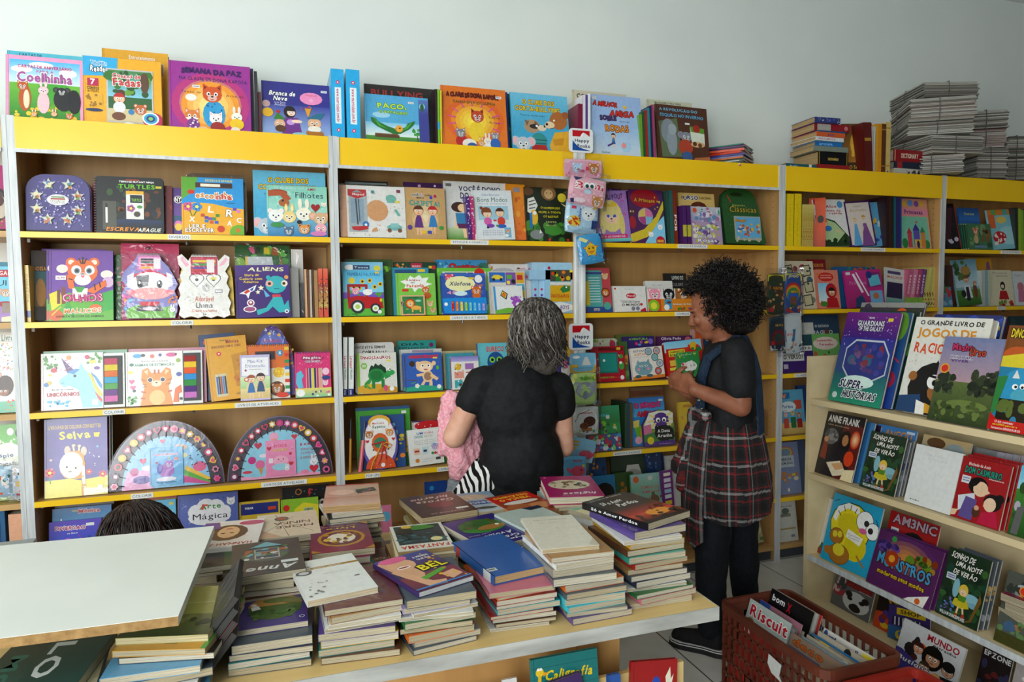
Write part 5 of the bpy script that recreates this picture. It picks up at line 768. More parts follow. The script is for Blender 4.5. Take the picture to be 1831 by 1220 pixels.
B('B', 705, 770, 480, 'teal book edge behind the leaf-panel farm book', 'r 6 4 60 8 2a5a8a;r 70 3 20 6 e8c83a', '3a9ab8', d=.055, t=.012)
B('B', 711, 781, 490, 'light green picture book with a white leaf panel and farm animals', 'r 0 0 100 100 8acb5a;n 4 16 4 60 96 97 3 6 6ab84a,a8d86a;p f2f4ee 10 20 30 14 36 6 46 12 60 4 66 12 84 10 76 22 92 26 74 32 78 40 56 36 46 46 40 36 20 36 24 28;j 42 17 38 6 c02a5a Amigos;t 42 23 12 3 456 da;j 48 30 44 9 d8582a Fazenda;f 74 40 9 d8702a b;e 78 54 10 8 c8682a;f 84 74 8 e0b070 c;r 14 38 16 6 d8482a;f 90 90 7 c89a5a c', '8acb5a', d=.03, t=.016)
B('B', 718, 761, 530, 'small square board book with an orange lion, in front of the farm book', 'r 0 0 100 100 eab894;r 6 6 88 88 3f8f5a;t 50 13 44 8 1f4a34 SAVANA;l 20 70 30 70 3 f0b85a;f 38 42 15 f0b85a l c8482a;e 62 64 22 11 f0b85a;r 44 70 6 16 f0b85a;r 76 70 6 16 f0b85a;e 72 28 12 6 a8d8c0;f 2 44 9 6a4a34 b;n 3 8 12 88 88 94 2 3 2a7a4a', 'eab894', d=.012, t=.022, rounded=.006, name=bb)
B('B', 783, 876, 466, 'blue sea life book edge with red letters behind the xylophone book', 'n 4 20 4 4 96 20 2 3 8ad0e8,2a7ab0;k 8a1a2a;j 56 13 60 12 d8303a Oceano;n 3 6 80 4 96 20 4 7 3a7a6a', '4a9ac8', d=.1, t=.014)
B('B', 785, 882, 481, 'lime green book with dotted border behind the xylophone book', 'r 0 0 100 100 7ac84a;n 4 40 2 2 98 98 1 1.8 b8e88a;r 10 8 80 84 e8ecec;r 14 10 40 10 3a8a6a;r 56 10 10 10 7a3a2a;c 78 12 10 d8342a;r 80 50 12 30 5a9ad0', '7ac84a', d=.072, t=.02, rounded=.012)
root = B('B', 792, 871, 491, 'blue musical board book with a rainbow toy xylophone on its front', 'r 0 0 100 100 3a62b4;n 4 20 4 4 96 60 1 2 6a8ad0;r 0 0 100 6 4a74c4;f 18 12 9 e8586a b;e 42 26 34 19 f0ecb8;i 42 26 48 10 3a4a7a Xilofone;c 84 14 9 f0f0f2;r 62 10 12 5 e8c83a;j 84 30 18 8 e8903a Toque;f 78 44 11 d8742a b;e 78 56 10 6 d8742a;t 22 48 22 8 f0a8c0 48;e 42 50 15 6 d8eef4;p 1f96e0 0 62 98 60 100 64 100 98 92 100 4 98;c 8 76 4 f4f4f4', '3a62b4', d=.028, t=.03, rounded=.01, name=bb)
hx = max(v.co.z for v in root.children[0].data.vertices); wx = max(v.co.x for v in root.children[0].data.vertices)
for i, c in enumerate(('d02a24', 'e8882a', 'f0d02a', 'a8cc3a', '7ad0c8', '6ac4e8', '7ab8e8', 'b49ad8')):
    m = MB(); x = wx*(-.55+i*.2); hh = hx*(.31-i*.008); m.prism([(x-.0045, hx*.07), (x+.0045, hx*.07), (x+.0055, hx*.09), (x+.0055, hh-.004), (x+.003, hh), (x-.003, hh), (x-.0055, hh-.004), (x-.0055, hx*.09)][::-1], -.007, -.001, c)
    for zz in (hx*.1, hh-.008): m.prism([(x+.002*cos(q), zz+.002*sin(q)) for q in [2*pi*j/8 for j in range(8)]][::-1], -.0075, -.007, 'eee')
    m.build('xylophone_bar', M_PRINT, root)
B('B', 880, 958, 474, 'white patterned book behind the vehicles and kite books', 'n 4 30 4 4 96 96 3 6 d8a0a8,a8c8b0,c88a5a,7a4a3a;e 30 16 26 8 b8b8bc;e 76 20 16 12 d89ab0;r 60 10 30 12 c8c0b8', 'dcd8d4', d=.075, t=.02)
B('B', 877, 942, 487, 'pale board book with yellow car, tractor and red train panels', 'r 0 0 100 100 dedad2;r 2 2 44 24 3a7ac8;e 24 14 16 5 e8d04a;r 14 8 16 6 e8d04a;c 14 19 4 333;c 34 19 4 333;r 47 2 28 30 8a62b0;c 68 24 6 333;c 54 26 5 e8e04a;r 50 8 14 10 6ab84a;r 76 2 22 26 e0b03a;r 78 8 16 12 c83a3a;t 30 38 40 6 445 Meus primeiros;r 76 30 22 14 6ab8d8;r 76 46 22 16 e8c23a;r 76 64 22 14 2a4a8a', 'dedad2', d=.055, t=.014)
B('B', 886, 938, 514, 'small white board book with a rainbow kite and a purple dinosaur', 'r 0 0 100 100 e4e6e6;r 0 0 7 100 4aa0d8;p 3a3a4a 30 14 48 28 42 50 22 34;p e8d23a 30 18 44 29 40 44 26 33;p d83a2a 32 22 41 30 38 40 28 33;p e8903a 33 26 38 31 36 36 31 33;p 7ab84a 0 88 40 80 100 84 100 100 0 100;e 78 64 16 20 a85ac0;e 70 46 15 9 a85ac0;e 80 72 8 11 f0f0f0;c 66 40 3.4 fff;c 66 41 2 222;p a85ac0 60 58 68 56 66 66 58 66;r 66 78 8 10 a85ac0;r 82 78 8 10 a85ac0;n 3 6 72 36 92 52 2 3 c88ad8', 'e4e6e6', d=.02, t=.014, name=bb, roll=-2)
def carton(shelf, xl, xr, y0, y1, label, d, dep, cols, art=None, dz=None, turn=0, name='toy_carton'):
    P = hit((xl+xr)/2, y1, 1, d); w = hit(xr, y1, 1, d).x-hit(xl, y1, 1, d).x; h = hit((xl+xr)/2, y0, 1, d).z-P.z
    zb = ZS[shelf] if dz is None else dz
    root = empty(name, label, 'toy box', Matrix.Translation((P.x, d, zb+.0012)) @ Matrix.Rotation(R(turn), 4, 'Z'))
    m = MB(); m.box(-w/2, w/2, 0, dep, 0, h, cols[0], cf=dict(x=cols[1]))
    if art: Art(m, Vector((-w/2, 0, h)), Vector((w, 0, 0)), Vector((0, 0, -h)), Vector((0, -1, 0)), w, h).run(art)
    Art(m, Vector((-w/2, dep, h)), Vector((0, -dep, 0)), Vector((0, 0, -h)), Vector((-1, 0, 0)), dep, h).run('n 4 6 30 30 70 80 6 12 c83a5a,7a4ab0')
    m.build('box', M_PRINT, root)
    f = MB(); f.box(-w/2-.001, w/2+.001, .02, .024, h-.0008, h+.0006, '9ab0c8'); f.build('lid_flap', M_PRINT, root); return root, w, h
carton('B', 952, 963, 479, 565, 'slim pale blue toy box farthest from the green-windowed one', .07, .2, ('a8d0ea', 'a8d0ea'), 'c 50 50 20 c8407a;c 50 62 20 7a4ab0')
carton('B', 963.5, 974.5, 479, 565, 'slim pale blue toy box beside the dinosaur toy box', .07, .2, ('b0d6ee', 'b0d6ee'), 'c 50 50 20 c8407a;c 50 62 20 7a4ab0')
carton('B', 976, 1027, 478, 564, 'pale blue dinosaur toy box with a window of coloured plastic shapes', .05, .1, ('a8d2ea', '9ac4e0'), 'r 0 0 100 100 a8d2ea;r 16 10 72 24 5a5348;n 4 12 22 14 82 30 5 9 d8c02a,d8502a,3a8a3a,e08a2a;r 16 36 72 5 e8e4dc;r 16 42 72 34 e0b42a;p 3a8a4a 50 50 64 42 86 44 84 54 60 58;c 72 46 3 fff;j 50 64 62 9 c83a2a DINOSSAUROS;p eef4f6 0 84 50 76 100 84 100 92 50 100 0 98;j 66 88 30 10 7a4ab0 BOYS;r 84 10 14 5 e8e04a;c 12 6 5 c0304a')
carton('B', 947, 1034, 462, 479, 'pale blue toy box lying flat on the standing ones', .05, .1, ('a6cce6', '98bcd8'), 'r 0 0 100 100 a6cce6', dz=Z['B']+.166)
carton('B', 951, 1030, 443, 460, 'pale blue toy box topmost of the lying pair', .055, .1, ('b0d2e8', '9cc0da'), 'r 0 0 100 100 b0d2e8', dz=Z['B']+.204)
# shelf B, right half
B('B', 1049, 1095, 480, 'teal and coral picture book with a big digit and animals, right of the hanging strip', 'r 0 0 100 100 c8525a;r 0 6 66 84 5fb4b0;r 0 10 70 5 4a5a9a;'+';'.join('r 14 %d 44 1.6 e0ecea' % (22+6*k) for k in range(10))+';p d8c23a 0 34 16 28 16 84 0 84;f 80 20 12 e0b070 b;f 78 56 13 d8842a l 8a3a2a;r 0 88 100 12 3a5a9a;t 40 94 24 6 e8d8c0 SITIO;c 82 86 14 5ab0a0', 'c8525a', d=.035, t=.012)
for i in range(1, -1, -1):
    B('B', 1096+(3-i*2), 1154+(3-i*2), 513, 'white board book with a red cloud badge, '+('front copy' if i == 0 else 'rear copy behind it'), 'r 0 0 100 100 e4e2de;u 50 12 30 4 99a Brinquedo;e 54 38 16 10 c8203a;t 54 38 26 7 f4dcdc Mundi;u 40 56 44 4 667 historias para;t 52 62 56 6 222 PARA DESCOBRIR;t 52 73 56 9 222 O MUNDO;c 84 72 4 c83a4a;c 58 88 6 889;c 72 88 6 889;p c8203a 80 94 96 84 98 100 80 100;e 6 10 3 4 c8402a', 'e4e2de', d=.025+i*.02, t=.016, rounded=.004, name=bb, group='white board books with a red badge')
B('B', 1157, 1206, 504, 'plain white board book behind the animal faces pack', 'r 0 0 100 100 dddcd6;u 44 14 36 5 99a Descobrir', 'dddcd6', d=.06, t=.02, rounded=.006, name=bb)
B('B', 1192, 1232, 490, 'black chalkboard book with white lettering, beside the curly hair', 't 60 12 50 10 d8d8d0 LIVRO DE;u 60 30 50 8 aaa COLORIR;r 30 40 70 20 6ab84a', '2a2826', d=.085, t=.012)
B('B', 1160, 1240, 518, 'toy pack with pink pig and black cat faces over an orange band', 'r 0 0 100 100 d8d0c8;r 0 0 30 46 f0e4e0;r 31 0 30 46 e8e8e4;r 62 0 38 46 a86a3a;f 16 26 13 f0a0b4 b;f 47 26 13 222226 c e8e8e8;f 80 26 13 b87a3a b;r 0 46 28 54 d8502a;r 28 46 72 54 e0902a;c 12 76 12 8ac83a;c 12 76 7 e8e04a;r 36 48 16 44 4aa0c8;c 40 84 6 f0f0f0;e 46 62 5 6 7a4a2a;k a85a1a;t 76 70 44 8 f4ecd8 Animais do Bem;n 3 10 56 88 96 94 2 3 c83a2a,4a8a3a,3a6ac0', 'd8d0c8', d=.025, t=.02, name='board_book_set', cat='book')
B('B', 1350, 1370, 505, 'dark book with a brown creature, half behind the curly hair', 'e 50 14 40 10 5a6a5a;e 50 50 36 22 7a5a34', '4a4a42', d=.05, t=.014)
# shelf C, left half
for i, (a, b) in enumerate(((613, 621), (623, 632.5))):
    SP('C', [a, b], 604, ['e4e6e4'], ['tall white spine with coloured lettering and blue foot, '+('touching the white post' if i == 0 else 'next to the green dinosaur book')], depth=.22, d=.02, lean=1.5, group='tall white spines', art='v 50 62 44 20 3a8a5a O PEQUENO;v 50 42 60 20 c83a4a Larousse;r 0 88 100 12 22347a;v 50 94 50 8 dde Larousse')
B('C', 636, 708, 614, 'white rounded book with black hand lettering behind the green dinosaur book', 'j 40 9 76 7 223 VOCÊ ESTÁ SEMPRE;j 50 20 60 10 111 COM RAIVA?', 'd2d0cc', d=.06, t=.014, rounded=.014)
B('C', 660, 716, 622, 'teal book edge behind the green dinosaur book', '', '2a6a62', d=.085, t=.014)
B('C', 640, 711, 633, 'white touch-and-feel board book with a dark green felt dinosaur', 'r 0 0 100 100 dcdcd4;r 0 0 7 100 8ab83a;e 40 90 44 14 d8a83a;e 80 96 30 12 c8982a;k fff;j 48 12 76 10 b01a24 DINOSSAUROS;r 76 18 10 4 e8d23a;c 18 32 8 8ac04a;t 18 32 10 6 eee 3D;p 17462a 30 42 36 30 42 34 46 26 54 32 60 28 66 34 72 38 74 50 28 58;e 48 56 21 17 26904a;e 48 56 16 12 1f7a3e;p 2f9a50 66 52 82 46 84 60 70 66;e 84 50 11 7 3aa85a;c 82 42 4 f0f0ea;c 83 42 2 222;r 36 66 8 22 2a8a48;r 60 66 8 20 2a8a48;p 3f9a4a 32 62 18 74 16 84 36 90 26 80 34 72;n 3 12 16 72 34 88 1 1.6 d8d84a;e 70 88 5 8 d85a8a;c 86 90 6 f0eeee', 'dcdcd4', d=.03, t=.026, rounded=.006, name=bb)
B('C', 714, 783, 610, 'teal book with navy title behind the monkey board book', 't 40 8 60 5 1a3a4a DIAS;t 46 16 70 6 1a3a5a ESTA E POLITICA;c 88 10 6 7a2a6a', '2f9a92', d=.115, t=.012)
B('C', 717, 793, 626, 'white paged wrapped book edge behind the monkey board book', 'r 30 2 50 6 a89ab0', 'cfd0cc', d=.088, t=.02, mat=M_WRAP)
for i in range(1, -1, -1):
    B('C', 727-i*5, 792-i*5, 633, 'blue touch-and-feel board book with a cream monkey, '+('front copy' if i == 0 else 'rear copy showing its brown spine'), 'r 0 0 100 100 3f6ab8;n 4 14 6 20 94 80 1 2 5a86d0;k c82a3a;j 50 10 80 9 d84a6a ANIMAIS FELPUDOS;r 76 12 12 4 e8d24a;c 18 28 8 4a3a2a;e 52 36 24 15 ecc9a0;e 34 28 6 6 ecc9a0;e 78 28 6 6 ecc9a0;e 54 40 17 11 f6dcc0;c 46 34 4 fff;c 64 34 4 fff;c 47 34 2.4 222;c 63 34 2.4 222;e 55 44 6 2 c87a6a;p ecc9a0 28 56 52 52 54 60 30 62;e 60 62 15 15 ecc9a0;e 60 62 11 11 a88468;p ecc9a0 70 54 90 68 84 74 66 62;p ecc9a0 48 72 56 72 46 88 38 86;p ecc9a0 64 74 72 74 72 90 62 90;p 3aa88a 0 90 40 84 100 90 100 100 0 100;q 30 86 6 f0f0f0;l 14 80 26 76 2 6ab84a;e 88 40 4 6 6ab84a;l 4 70 30 72 2 7a5a3a;c 90 90 6 f0eef0', '3f6ab8', d=.03+i*.026, t=.024, rounded=.006, spine='5a3226', name=bb, group='monkey board books')
B('C', 795, 855, 629, 'pale olive book edge behind the picture word book, beside the grey-haired woman', '', 'b8b088', d=.07, t=.02)
B('C', 800, 850, 633, 'teal book edge with page layers behind the picture word book', '', '4a9aa8', d=.05, t=.018)
B('C', 809, 858, 639, 'white word board book of little picture squares, beside the woman', 'r 0 0 100 100 e6e2de;g 0 0 100 16 8a86c8 b8b0dc;c 24 32 12 e0b83a;r 50 22 32 18 a87ab8;r 10 46 34 20 e0a090;r 52 48 40 28 f4e8ec;r 52 48 40 3 c8304a;u 72 60 28 5 c35 MUNDO;r 10 72 34 24 4ab0b8;n 4 14 12 22 44 94 2 5 c83a3a,3a6a3a,f0e8e0,7a4a2a', 'e6e2de', d=.025, t=.022, rounded=.006, spine='c8507a', name=bb)
B('C', 858, 910, 615, 'teal owl felt book half behind the grey hair', 'r 0 0 100 100 6fc0cc;t 60 14 60 12 d8403a EURECO;e 60 44 30 24 2a5a9a;c 48 38 10 8ad04a;c 72 38 10 8ad04a;c 48 38 5 123;c 72 38 5 123;c 60 58 5 e8b83a', '6fc0cc', d=.035, t=.02, spine='3a5a9a')
B('C', 985, 1024, 622, 'yellow picture book behind the right shoulder of the grey-haired woman', 'n 4 10 4 2 96 26 2 4 e0a02a,d86a3a;e 60 40 40 20 e8a8c0', 'e0c84a', d=.06, t=.014)
B('C', 988, 1030, 640, 'purple picture book with a white horse beside the hanging strip', 'r 0 0 100 100 5a4a9a;e 60 50 20 24 f0ece8;e 50 24 12 12 f0ece8;p e07ab0 44 10 62 8 72 40 60 44;n 3 10 4 60 96 96 3 6 e0a03a,d83a6a,6a3a9a', '5a4a9a', d=.035, t=.014)
# shelf C, right half
B('C', 1062, 1109, 607, 'white rounded board book edge behind the red dinosaur window book', 'n 4 10 10 4 90 12 3 6 c8c8c0,d84a6a,8ab84a;e 80 14 12 9 b03a5a', 'c0c8b0', d=.075, t=.02, rounded=.02)
B('C', 1060, 1119, 621, 'red picture book with a teal shutter window and small green dinosaurs', 'r 0 0 100 100 b01f34;k 4a0a14;j 60 8 76 10 6a2a1a DINOSSAURO;r 78 4 12 7 d8b83a;r 22 18 58 58 1f7a72;r 26 22 50 50 2a968c;e 38 40 4 4 e8f0ee;e 90 30 7 6 4aa04a;e 90 56 8 12 4aa04a;c 88 48 4 eee;p e8e8e0 82 24 86 28 84 30;t 44 88 44 5 8ac04a VAMOS PARA;t 66 88 30 5 d8582a A CAIXA;c 90 90 6 e8e4e4', 'b01f34', d=.03, t=.02)
B('C', 1106, 1170, 599, 'olive green book edge behind the blue cat book', '', '6a7a3a', d=.10, t=.014)
B('C', 1118, 1175, 603, 'deep purple book with lime lettering behind the blue cat book', 't 50 6 60 5 8ac04a AVENTURA;c 88 12 8 8a6ac0;n 3 8 30 10 80 20 3 5 5a9ad8,d83a6a,d8b83a', '3f2f72', d=.07, t=.014)
B('C', 1109, 1126, 612, 'mixed green spine strip squeezed left of the blue cat book', 'n 3 14 10 5 90 95 14 30 6a8a4a,3a5a3a,c87a3a', '4a6a3a', d=.05, t=.014)
B('C', 1133, 1190, 624, 'cream picture book with a grey blue cat and five round peep holes', 'r 0 0 100 100 e6dfd6;j 30 10 40 7 4a5a7a ESTOU E;j 34 20 46 8 d8902a AGITADO;u 30 29 44 3 889 um livro;e 36 66 28 22 7fa6b0;p 7fa6b0 14 50 20 38 28 50;p 7fa6b0 44 48 54 36 56 52;e 28 58 5 3 f0f0e8;e 44 58 5 3 f0f0e8;c 28 58 2 222;c 44 58 2 222;c 20 68 4 e09ab0;c 50 68 4 e09ab0;l 32 68 40 66 1 533;'+';'.join('c %d %d 11 3a5560;c %d %d 9 %s;c %d %d 5 9ab' % (x, y, x, y, c, x, y) for x, y, c in ((56, 14, 'a8c4d0'), (82, 14, 'd8a8a0'), (74, 34, '8ac0b8'), (88, 54, 'c8d0d8'), (80, 78, 'd8584a')))+';g 0 90 100 10 e0902a d87a20;e 16 90 10 5 4a6a72;e 52 90 10 5 4a6a72', 'e6dfd6', d=.03, t=.018, rounded=.006, roll=-3, name=bb)
B('C', 1180, 1243, 602, 'plum book with white lettering behind the fire engine book', 't 40 6 56 7 e0d0e4 Olivia Pede;c 88 12 10 c8707a', '5a2a5f', d=.075, t=.014)
B('C', 1242, 1256, 590, 'pale pink book edge near the curly-haired woman', '', 'd8b0a8', d=.09, t=.01)
B('C', 1195, 1262, 613, 'red fire engine shaped board book in yellow and sky blue', 'g 0 0 100 30 8ad0ee b0dcee;r 4 20 92 66 c8281f;r 10 24 44 18 e8d03a;t 32 29 38 6 222 CAMINHÃO DE;t 32 38 38 6 222 BOMBEIROS;c 78 18 10 e8c02a;n 4 8 60 16 96 50 4 7 e0882a,3a8a4a,d83a2a;r 10 52 24 16 e8c04a;r 8 72 30 8 e8d84a;c 34 88 15 26282c;c 34 88 9 d8dcdc;c 80 88 15 26282c;c 80 88 9 d8dcdc', 'c8281f', d=.03, t=.022, rounded=.012, roll=-4, name=bb)
B('C', 1215, 1255, 632, 'small green board book with a white sheep, in front of the fire engine', 'r 0 0 100 100 3a9a54;u 44 10 44 5 cec Cordeirinho;n 4 16 6 4 94 20 2 4 d86a8a,e8c84a,8ad06a;e 56 56 28 20 f0f0ea;n 6 20 34 42 80 70 6 9 f6f6f0;e 28 52 14 12 f2d8d4;c 22 46 6 e0708a;c 24 50 2.4 222;r 44 74 5 14 444;r 62 74 5 14 444;e 34 62 6 3 e07a9a', '3a9a54', d=.012, t=.02, rounded=.006, roll=-3, name=bb)
B('C', 1253, 1262, 583, 'orange book edge standing by the curly-haired woman chin', '', 'd8622a', d=.05, t=.02)
B('C', 1262, 1292, 583, 'navy blue owl picture book by the curly-haired woman chin', 'n 4 30 6 4 94 60 4 8 3a7ab0,e0b83a,d8d8d8,2a3a5a,8a4a2a', '2a4a7a', d=.05, t=.014)
# shelf D, left half
for i, (px, c, lb, y) in enumerate(((626, 'd8a02a', 'yellow pen with a dark cap leaning beside the post on the pop-up shelf', 750), (644, 'd86a7a', 'pink toothbrush-like pen leaning left of the shoe book', 755))):
    c0, w, h = solve('S', .03, Z['D'], px-3, px+3, y, 0); root = empty('pen', lb, 'pen', Matrix.Translation((c0, .03, Z['D']+.002)) @ Matrix.Rotation(R(3+i*5), 4, 'Y') @ Matrix.Rotation(R(-9), 4, 'X'))
    m = MB(); m.tube([(0, 0, 0), (0, 0, h*.62)], .0055+.004*i, c, 8); m.build('barrel', M_PRINT, root)
    m = MB(); m.tube([(0, 0, h*.62), (0, 0, h*.95), (0, 0, h)], [.0055, .004, .002], '3a3a44', 8); m.build('cap', M_PRINT, root)
B('D', 640, 737, 729, 'green picture book with a price tag behind the shoe lacing book', 'g 0 0 100 100 5ab84a 2f7a3a;r 0 0 100 5 3a6a9a;r 84 8 9 5 eee;n 3 18 4 30 96 96 3 7 8ac83a,e8a83a,d83a3a,2a5a2a', '4a9a44', d=.085, t=.014)
B('D', 648, 726, 744, 'blue picture book edge behind the shoe lacing book', 'n 3 14 60 10 96 90 3 6 e8903a,8ab8e0,d8c23a', '2f5a96', d=.055, t=.014)
SHOE = [(50+50*sin(q)*(1-.12*cos(q)), 50-50*cos(q)) for q in [2*pi*i/30 for i in range(30)]]
rt_ = shaped_pad('D', 650, 713, 743, 'shoe-shaped lacing board book with red and yellow laces', SHOE, '6a5ab0', '5a4a9a', 'e 50 50 46 46 ece8e6;e 50 14 32 13 e8b43a;e 50 18 26 11 f2f0ee;t 46 16 34 4 b83a2a Meu Livro;j 48 23 38 7 3a7a4a Sapato;d 50 98 42 26 d8582a;n 4 16 20 82 80 96 1 1.6 f0b08a;e 50 52 24 18 d86a2a;e 50 52 18 10 3a8a6a;r 38 72 26 20 e06a3a;f 20 36 11 b8742a b;f 78 34 11 d8953a b;h 14 48 5 c8303a;h 88 46 5 c8303a;c 28 54 2.4 5a3a2a;c 30 64 2.4 5a3a2a;c 70 54 2.4 5a3a2a;c 72 64 2.4 5a3a2a;c 56 92 6 f0eef0', t=.022, tilt=9, name='shoe_shaped_book')
m = MB(); zz = lambda v: (1-v/100)*.225
for pts, c in (([(28, 48), (60, 44), (74, 52)], 'c82a2a'), ([(58, 48), (70, 46), (84, 52), (78, 58), (58, 50)], 'e8a83a'), ([(56, 46), (38, 70), (26, 84), (18, 99)], 'e0a83a'), ([(60, 46), (50, 76), (40, 90)], 'c82a2a'), ([(54, 46), (66, 66), (64, 80)], 'c82a2a')):
    m.tube([((u/100-.5)*.148, -.006, zz(v)) for u, v in pts], .003, c, 5)
m.build('lace', M_MATTE, rt_)
B('D', 740, 802, 753, 'red and white book edge behind the white back cover', 'r 0 0 100 3 4a2a6a;e 50 12 44 12 c8282e;n 3 10 10 6 90 20 1 2 f0e0e0', 'd8d0cc', d=.085, t=.014)
B('D', 786, 824, 766, 'white and green picture book with a lion half behind the pink fleece', 'r 0 0 100 100 e6e8e2;g 0 55 100 45 7ab84a 3a7a3a;t 56 20 60 10 223 DE;f 60 64 22 e0883a l a8482a', 'e6e8e2', d=.05, t=.014)
B('D', 734, 795, 770, 'white book showing its back cover with small printed pictures', 'r 0 0 100 100 e6e6e2;t 36 12 18 7 3a6ab0 UM;t 62 12 28 6 d8a0a8 POEMA;t 32 21 24 7 3a9a9a DOIS;t 60 21 26 6 c8b8b0 GATOS;u 50 32 62 2 778 historias;u 50 37 64 2 778 historias;u 50 42 50 2 778 historias;r 14 52 18 18 e8c8b0;r 16 58 14 5 b83a4a;r 38 50 18 20 c8dce0;r 42 58 10 6 345;e 76 50 10 7 7ab0d8;f 76 54 8 b8a0d0 c;c 68 70 4 3a9a4a;c 76 70 4 c83a4a;c 84 70 4 345;c 91 70 4 c83a4a;c 22 86 6 d8883a;r 76 82 14 7 555;u 50 84 26 2 99a editora;u 50 90 26 2 99a editora', 'e6e6e2', d=.028, t=.024, rounded=.004, roll=-3, name=bb)
# shelf D, right half
o = B('D', 1050, 1112, 728, 'green toy pack with a blue tray of plastic pieces at its foot', 'r 0 0 100 100 3f9a5a;g 0 0 100 40 4aa87a 3a8a4a;t 44 22 50 8 4ad0e0 AQUARIO;r 60 22 10 8 e8e8e0;n 4 40 6 40 94 94 3 7 8ac83a,d8c83a,6a4a8a,3a6a3a,c8d8c0', '3f9a5a', d=.05, t=.02, name='toy_pack', cat='toy')
B('D', 1048, 1112, 779, 'low blue tray of wrapped plastic creatures at the foot of the green pack', 'r 0 0 100 100 3f6a9a;n 4 60 3 6 97 90 3 7 7a4a8a,4a9ac0,c83a4a,8ac86a,d8d8e0', '3f6a9a', d=.005, t=.03, name='toy_pack', cat='toy', mat=M_WRAP)
B('D', 1134, 1193, 693, 'brown picture book edge behind the blue animal world book', 'r 0 6 100 10 7a4a2a;t 60 12 60 6 5a2a1a CANTANDO', '8a6a4a', d=.09, t=.014)
SP('D', [1117, 1121, 1126, 1131], 722, ['3a5a3a', '2a4a6a', '6a5a2a'], ['dark green spine in the trio left of the blue animal world book', 'slate blue spine in the trio left of the blue animal world book', 'olive spine in the trio left of the blue animal world book'], depth=.16, d=.05)
B('D', 1130, 1193, 712, 'bright blue animal world sound book with pink letters and a green track', 'r 0 0 100 100 2f8ac8;g 0 0 100 40 3a7ac0 5ab0dc;k 8a1a5a;j 52 16 74 13 e0408a O MUNDO;k 8a1a5a;j 46 34 50 13 d8303a ANIMAL;p 7ab83a 10 60 40 56 50 90 20 94;p e0d06a 8 48 26 46 24 60 8 62;e 20 88 10 8 e8b0c0;e 34 74 8 12 e0a83a;n 3 14 30 60 96 96 3 6 3a8a3a,8ac84a,e0b83a;r 84 5 12 4 ddd', '2f8ac8', d=.055, t=.016)
SPID = [(2, 100), (0, 40), (14, 22), (20, 8), (36, 18), (44, 4), (60, 2), (72, 10), (84, 4), (98, 12), (94, 26), (100, 44), (100, 100)]
shaped_pad('D', 1153, 1208, 733, 'shaped board book with a purple spider over a black speech cloud', SPID, '8a9a4a', '5a3a86', 'p e8e6da 2 42 20 10 44 6 84 6 98 14 96 40 60 56 10 50;p d87aa0 0 44 24 40 26 70 0 74;p 4a8a4a 0 68 100 50 100 92 0 92;e 58 30 26 20 5a2a8a;'+';'.join('l 58 28 %d %d 5 e8d88a' % p for p in ((14, 34), (20, 16), (92, 12), (98, 30), (90, 46), (24, 48)))+';e 58 28 22 16 5a2f90;c 48 30 7 fff;c 68 30 7 fff;c 49 32 4 222;c 67 32 4 222;e 66 66 32 22 161a18;n 4 20 40 50 92 84 6 9 161a18;t 64 60 40 9 f2f2ee A Dona;t 66 73 48 9 f2f2ee Aranha;p 5a3a8a 0 88 100 86 100 100 0 100;c 20 84 11 e0d02a;u 66 95 40 3 cbd Clique', t=.024, name='shaped_board_book', d=.022)
B('D', 1218, 1250, 720, 'yellow animal book with pink letters beside the clasped hands', 'r 0 0 100 100 e0c04a;j 56 10 60 8 c03a4a APRENDA;n 3 12 10 30 90 90 5 9 e8903a,f0e0b0,3a8a9a,d8a060;g 0 84 100 16 3a9a5a 2a7a4a', 'e0c04a', d=.035, t=.016)
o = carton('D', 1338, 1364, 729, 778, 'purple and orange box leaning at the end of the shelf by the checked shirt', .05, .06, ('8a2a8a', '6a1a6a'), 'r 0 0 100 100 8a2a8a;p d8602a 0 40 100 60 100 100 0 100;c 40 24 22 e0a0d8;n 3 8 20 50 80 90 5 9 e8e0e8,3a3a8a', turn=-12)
# shelf E, right half, between the people
for a in ((1052, 1090, 820, 'dark blue book with orange letters behind the pink whale bath book', 'n 3 14 4 6 96 40 4 8 c8602a,e0a02a,2a3a6a;c 74 74 14 e0c03a', '2f5a8a', .07), (1098, 1163, 813, 'dark green book with a white cat shape on the low shelf between the people', 'p d8d8d0 30 60 44 20 76 20 92 60;e 60 40 24 12 b8b8b0;t 60 56 40 6 345 Branca', '2a4a34', .10), (1160, 1192, 808, 'navy spotted book edge on the low shelf between the people', 'n 4 20 6 4 94 60 4 8 3a6ab0,5a8ad0', '24406e', .09),
          (1052, 1104, 852, 'blue book with a black curly haired child on the low shelf', 'g 0 0 100 100 3a8ab8 2a6a9a;e 62 44 34 26 1f1614;f 62 62 18 7a4a30 h 1f1614', '3a86b4', .04), (1102, 1136, 846, 'mossy green book with a brown figure on the low shelf', 'n 3 16 6 20 94 96 8 14 4a6a2a,a8702a,2a4a24', '3f5f30', .06), (1196, 1232, 815, 'white book with a large dark red letter beside the checked shirt', 't 60 36 36 16 a82a3a V;u 40 10 50 4 999 teatro', 'd2d2d0', .06)):
    B('E', a[0], a[1], a[2], a[3], a[4], a[5], d=a[6], t=.012)
B('E', 1132, 1190, 848, 'pale green wrapped picture book with pink letters on the low shelf between the people', 'r 0 0 100 100 8ab8a8;g 0 0 100 40 a8d0d0 8ac0a0;c 16 14 9 e0703a;e 60 12 8 6 e0e0d8;j 56 36 56 9 c8707a SOMOS OS;j 58 48 56 8 c8707a AMIGOS;n 4 30 6 50 94 96 4 8 7a5a4a,6a9a5a,b8a080,4a7a4a;e 70 70 14 12 7a5a44', '8ab8a8', d=.03, t=.012, mat=M_WRAP)
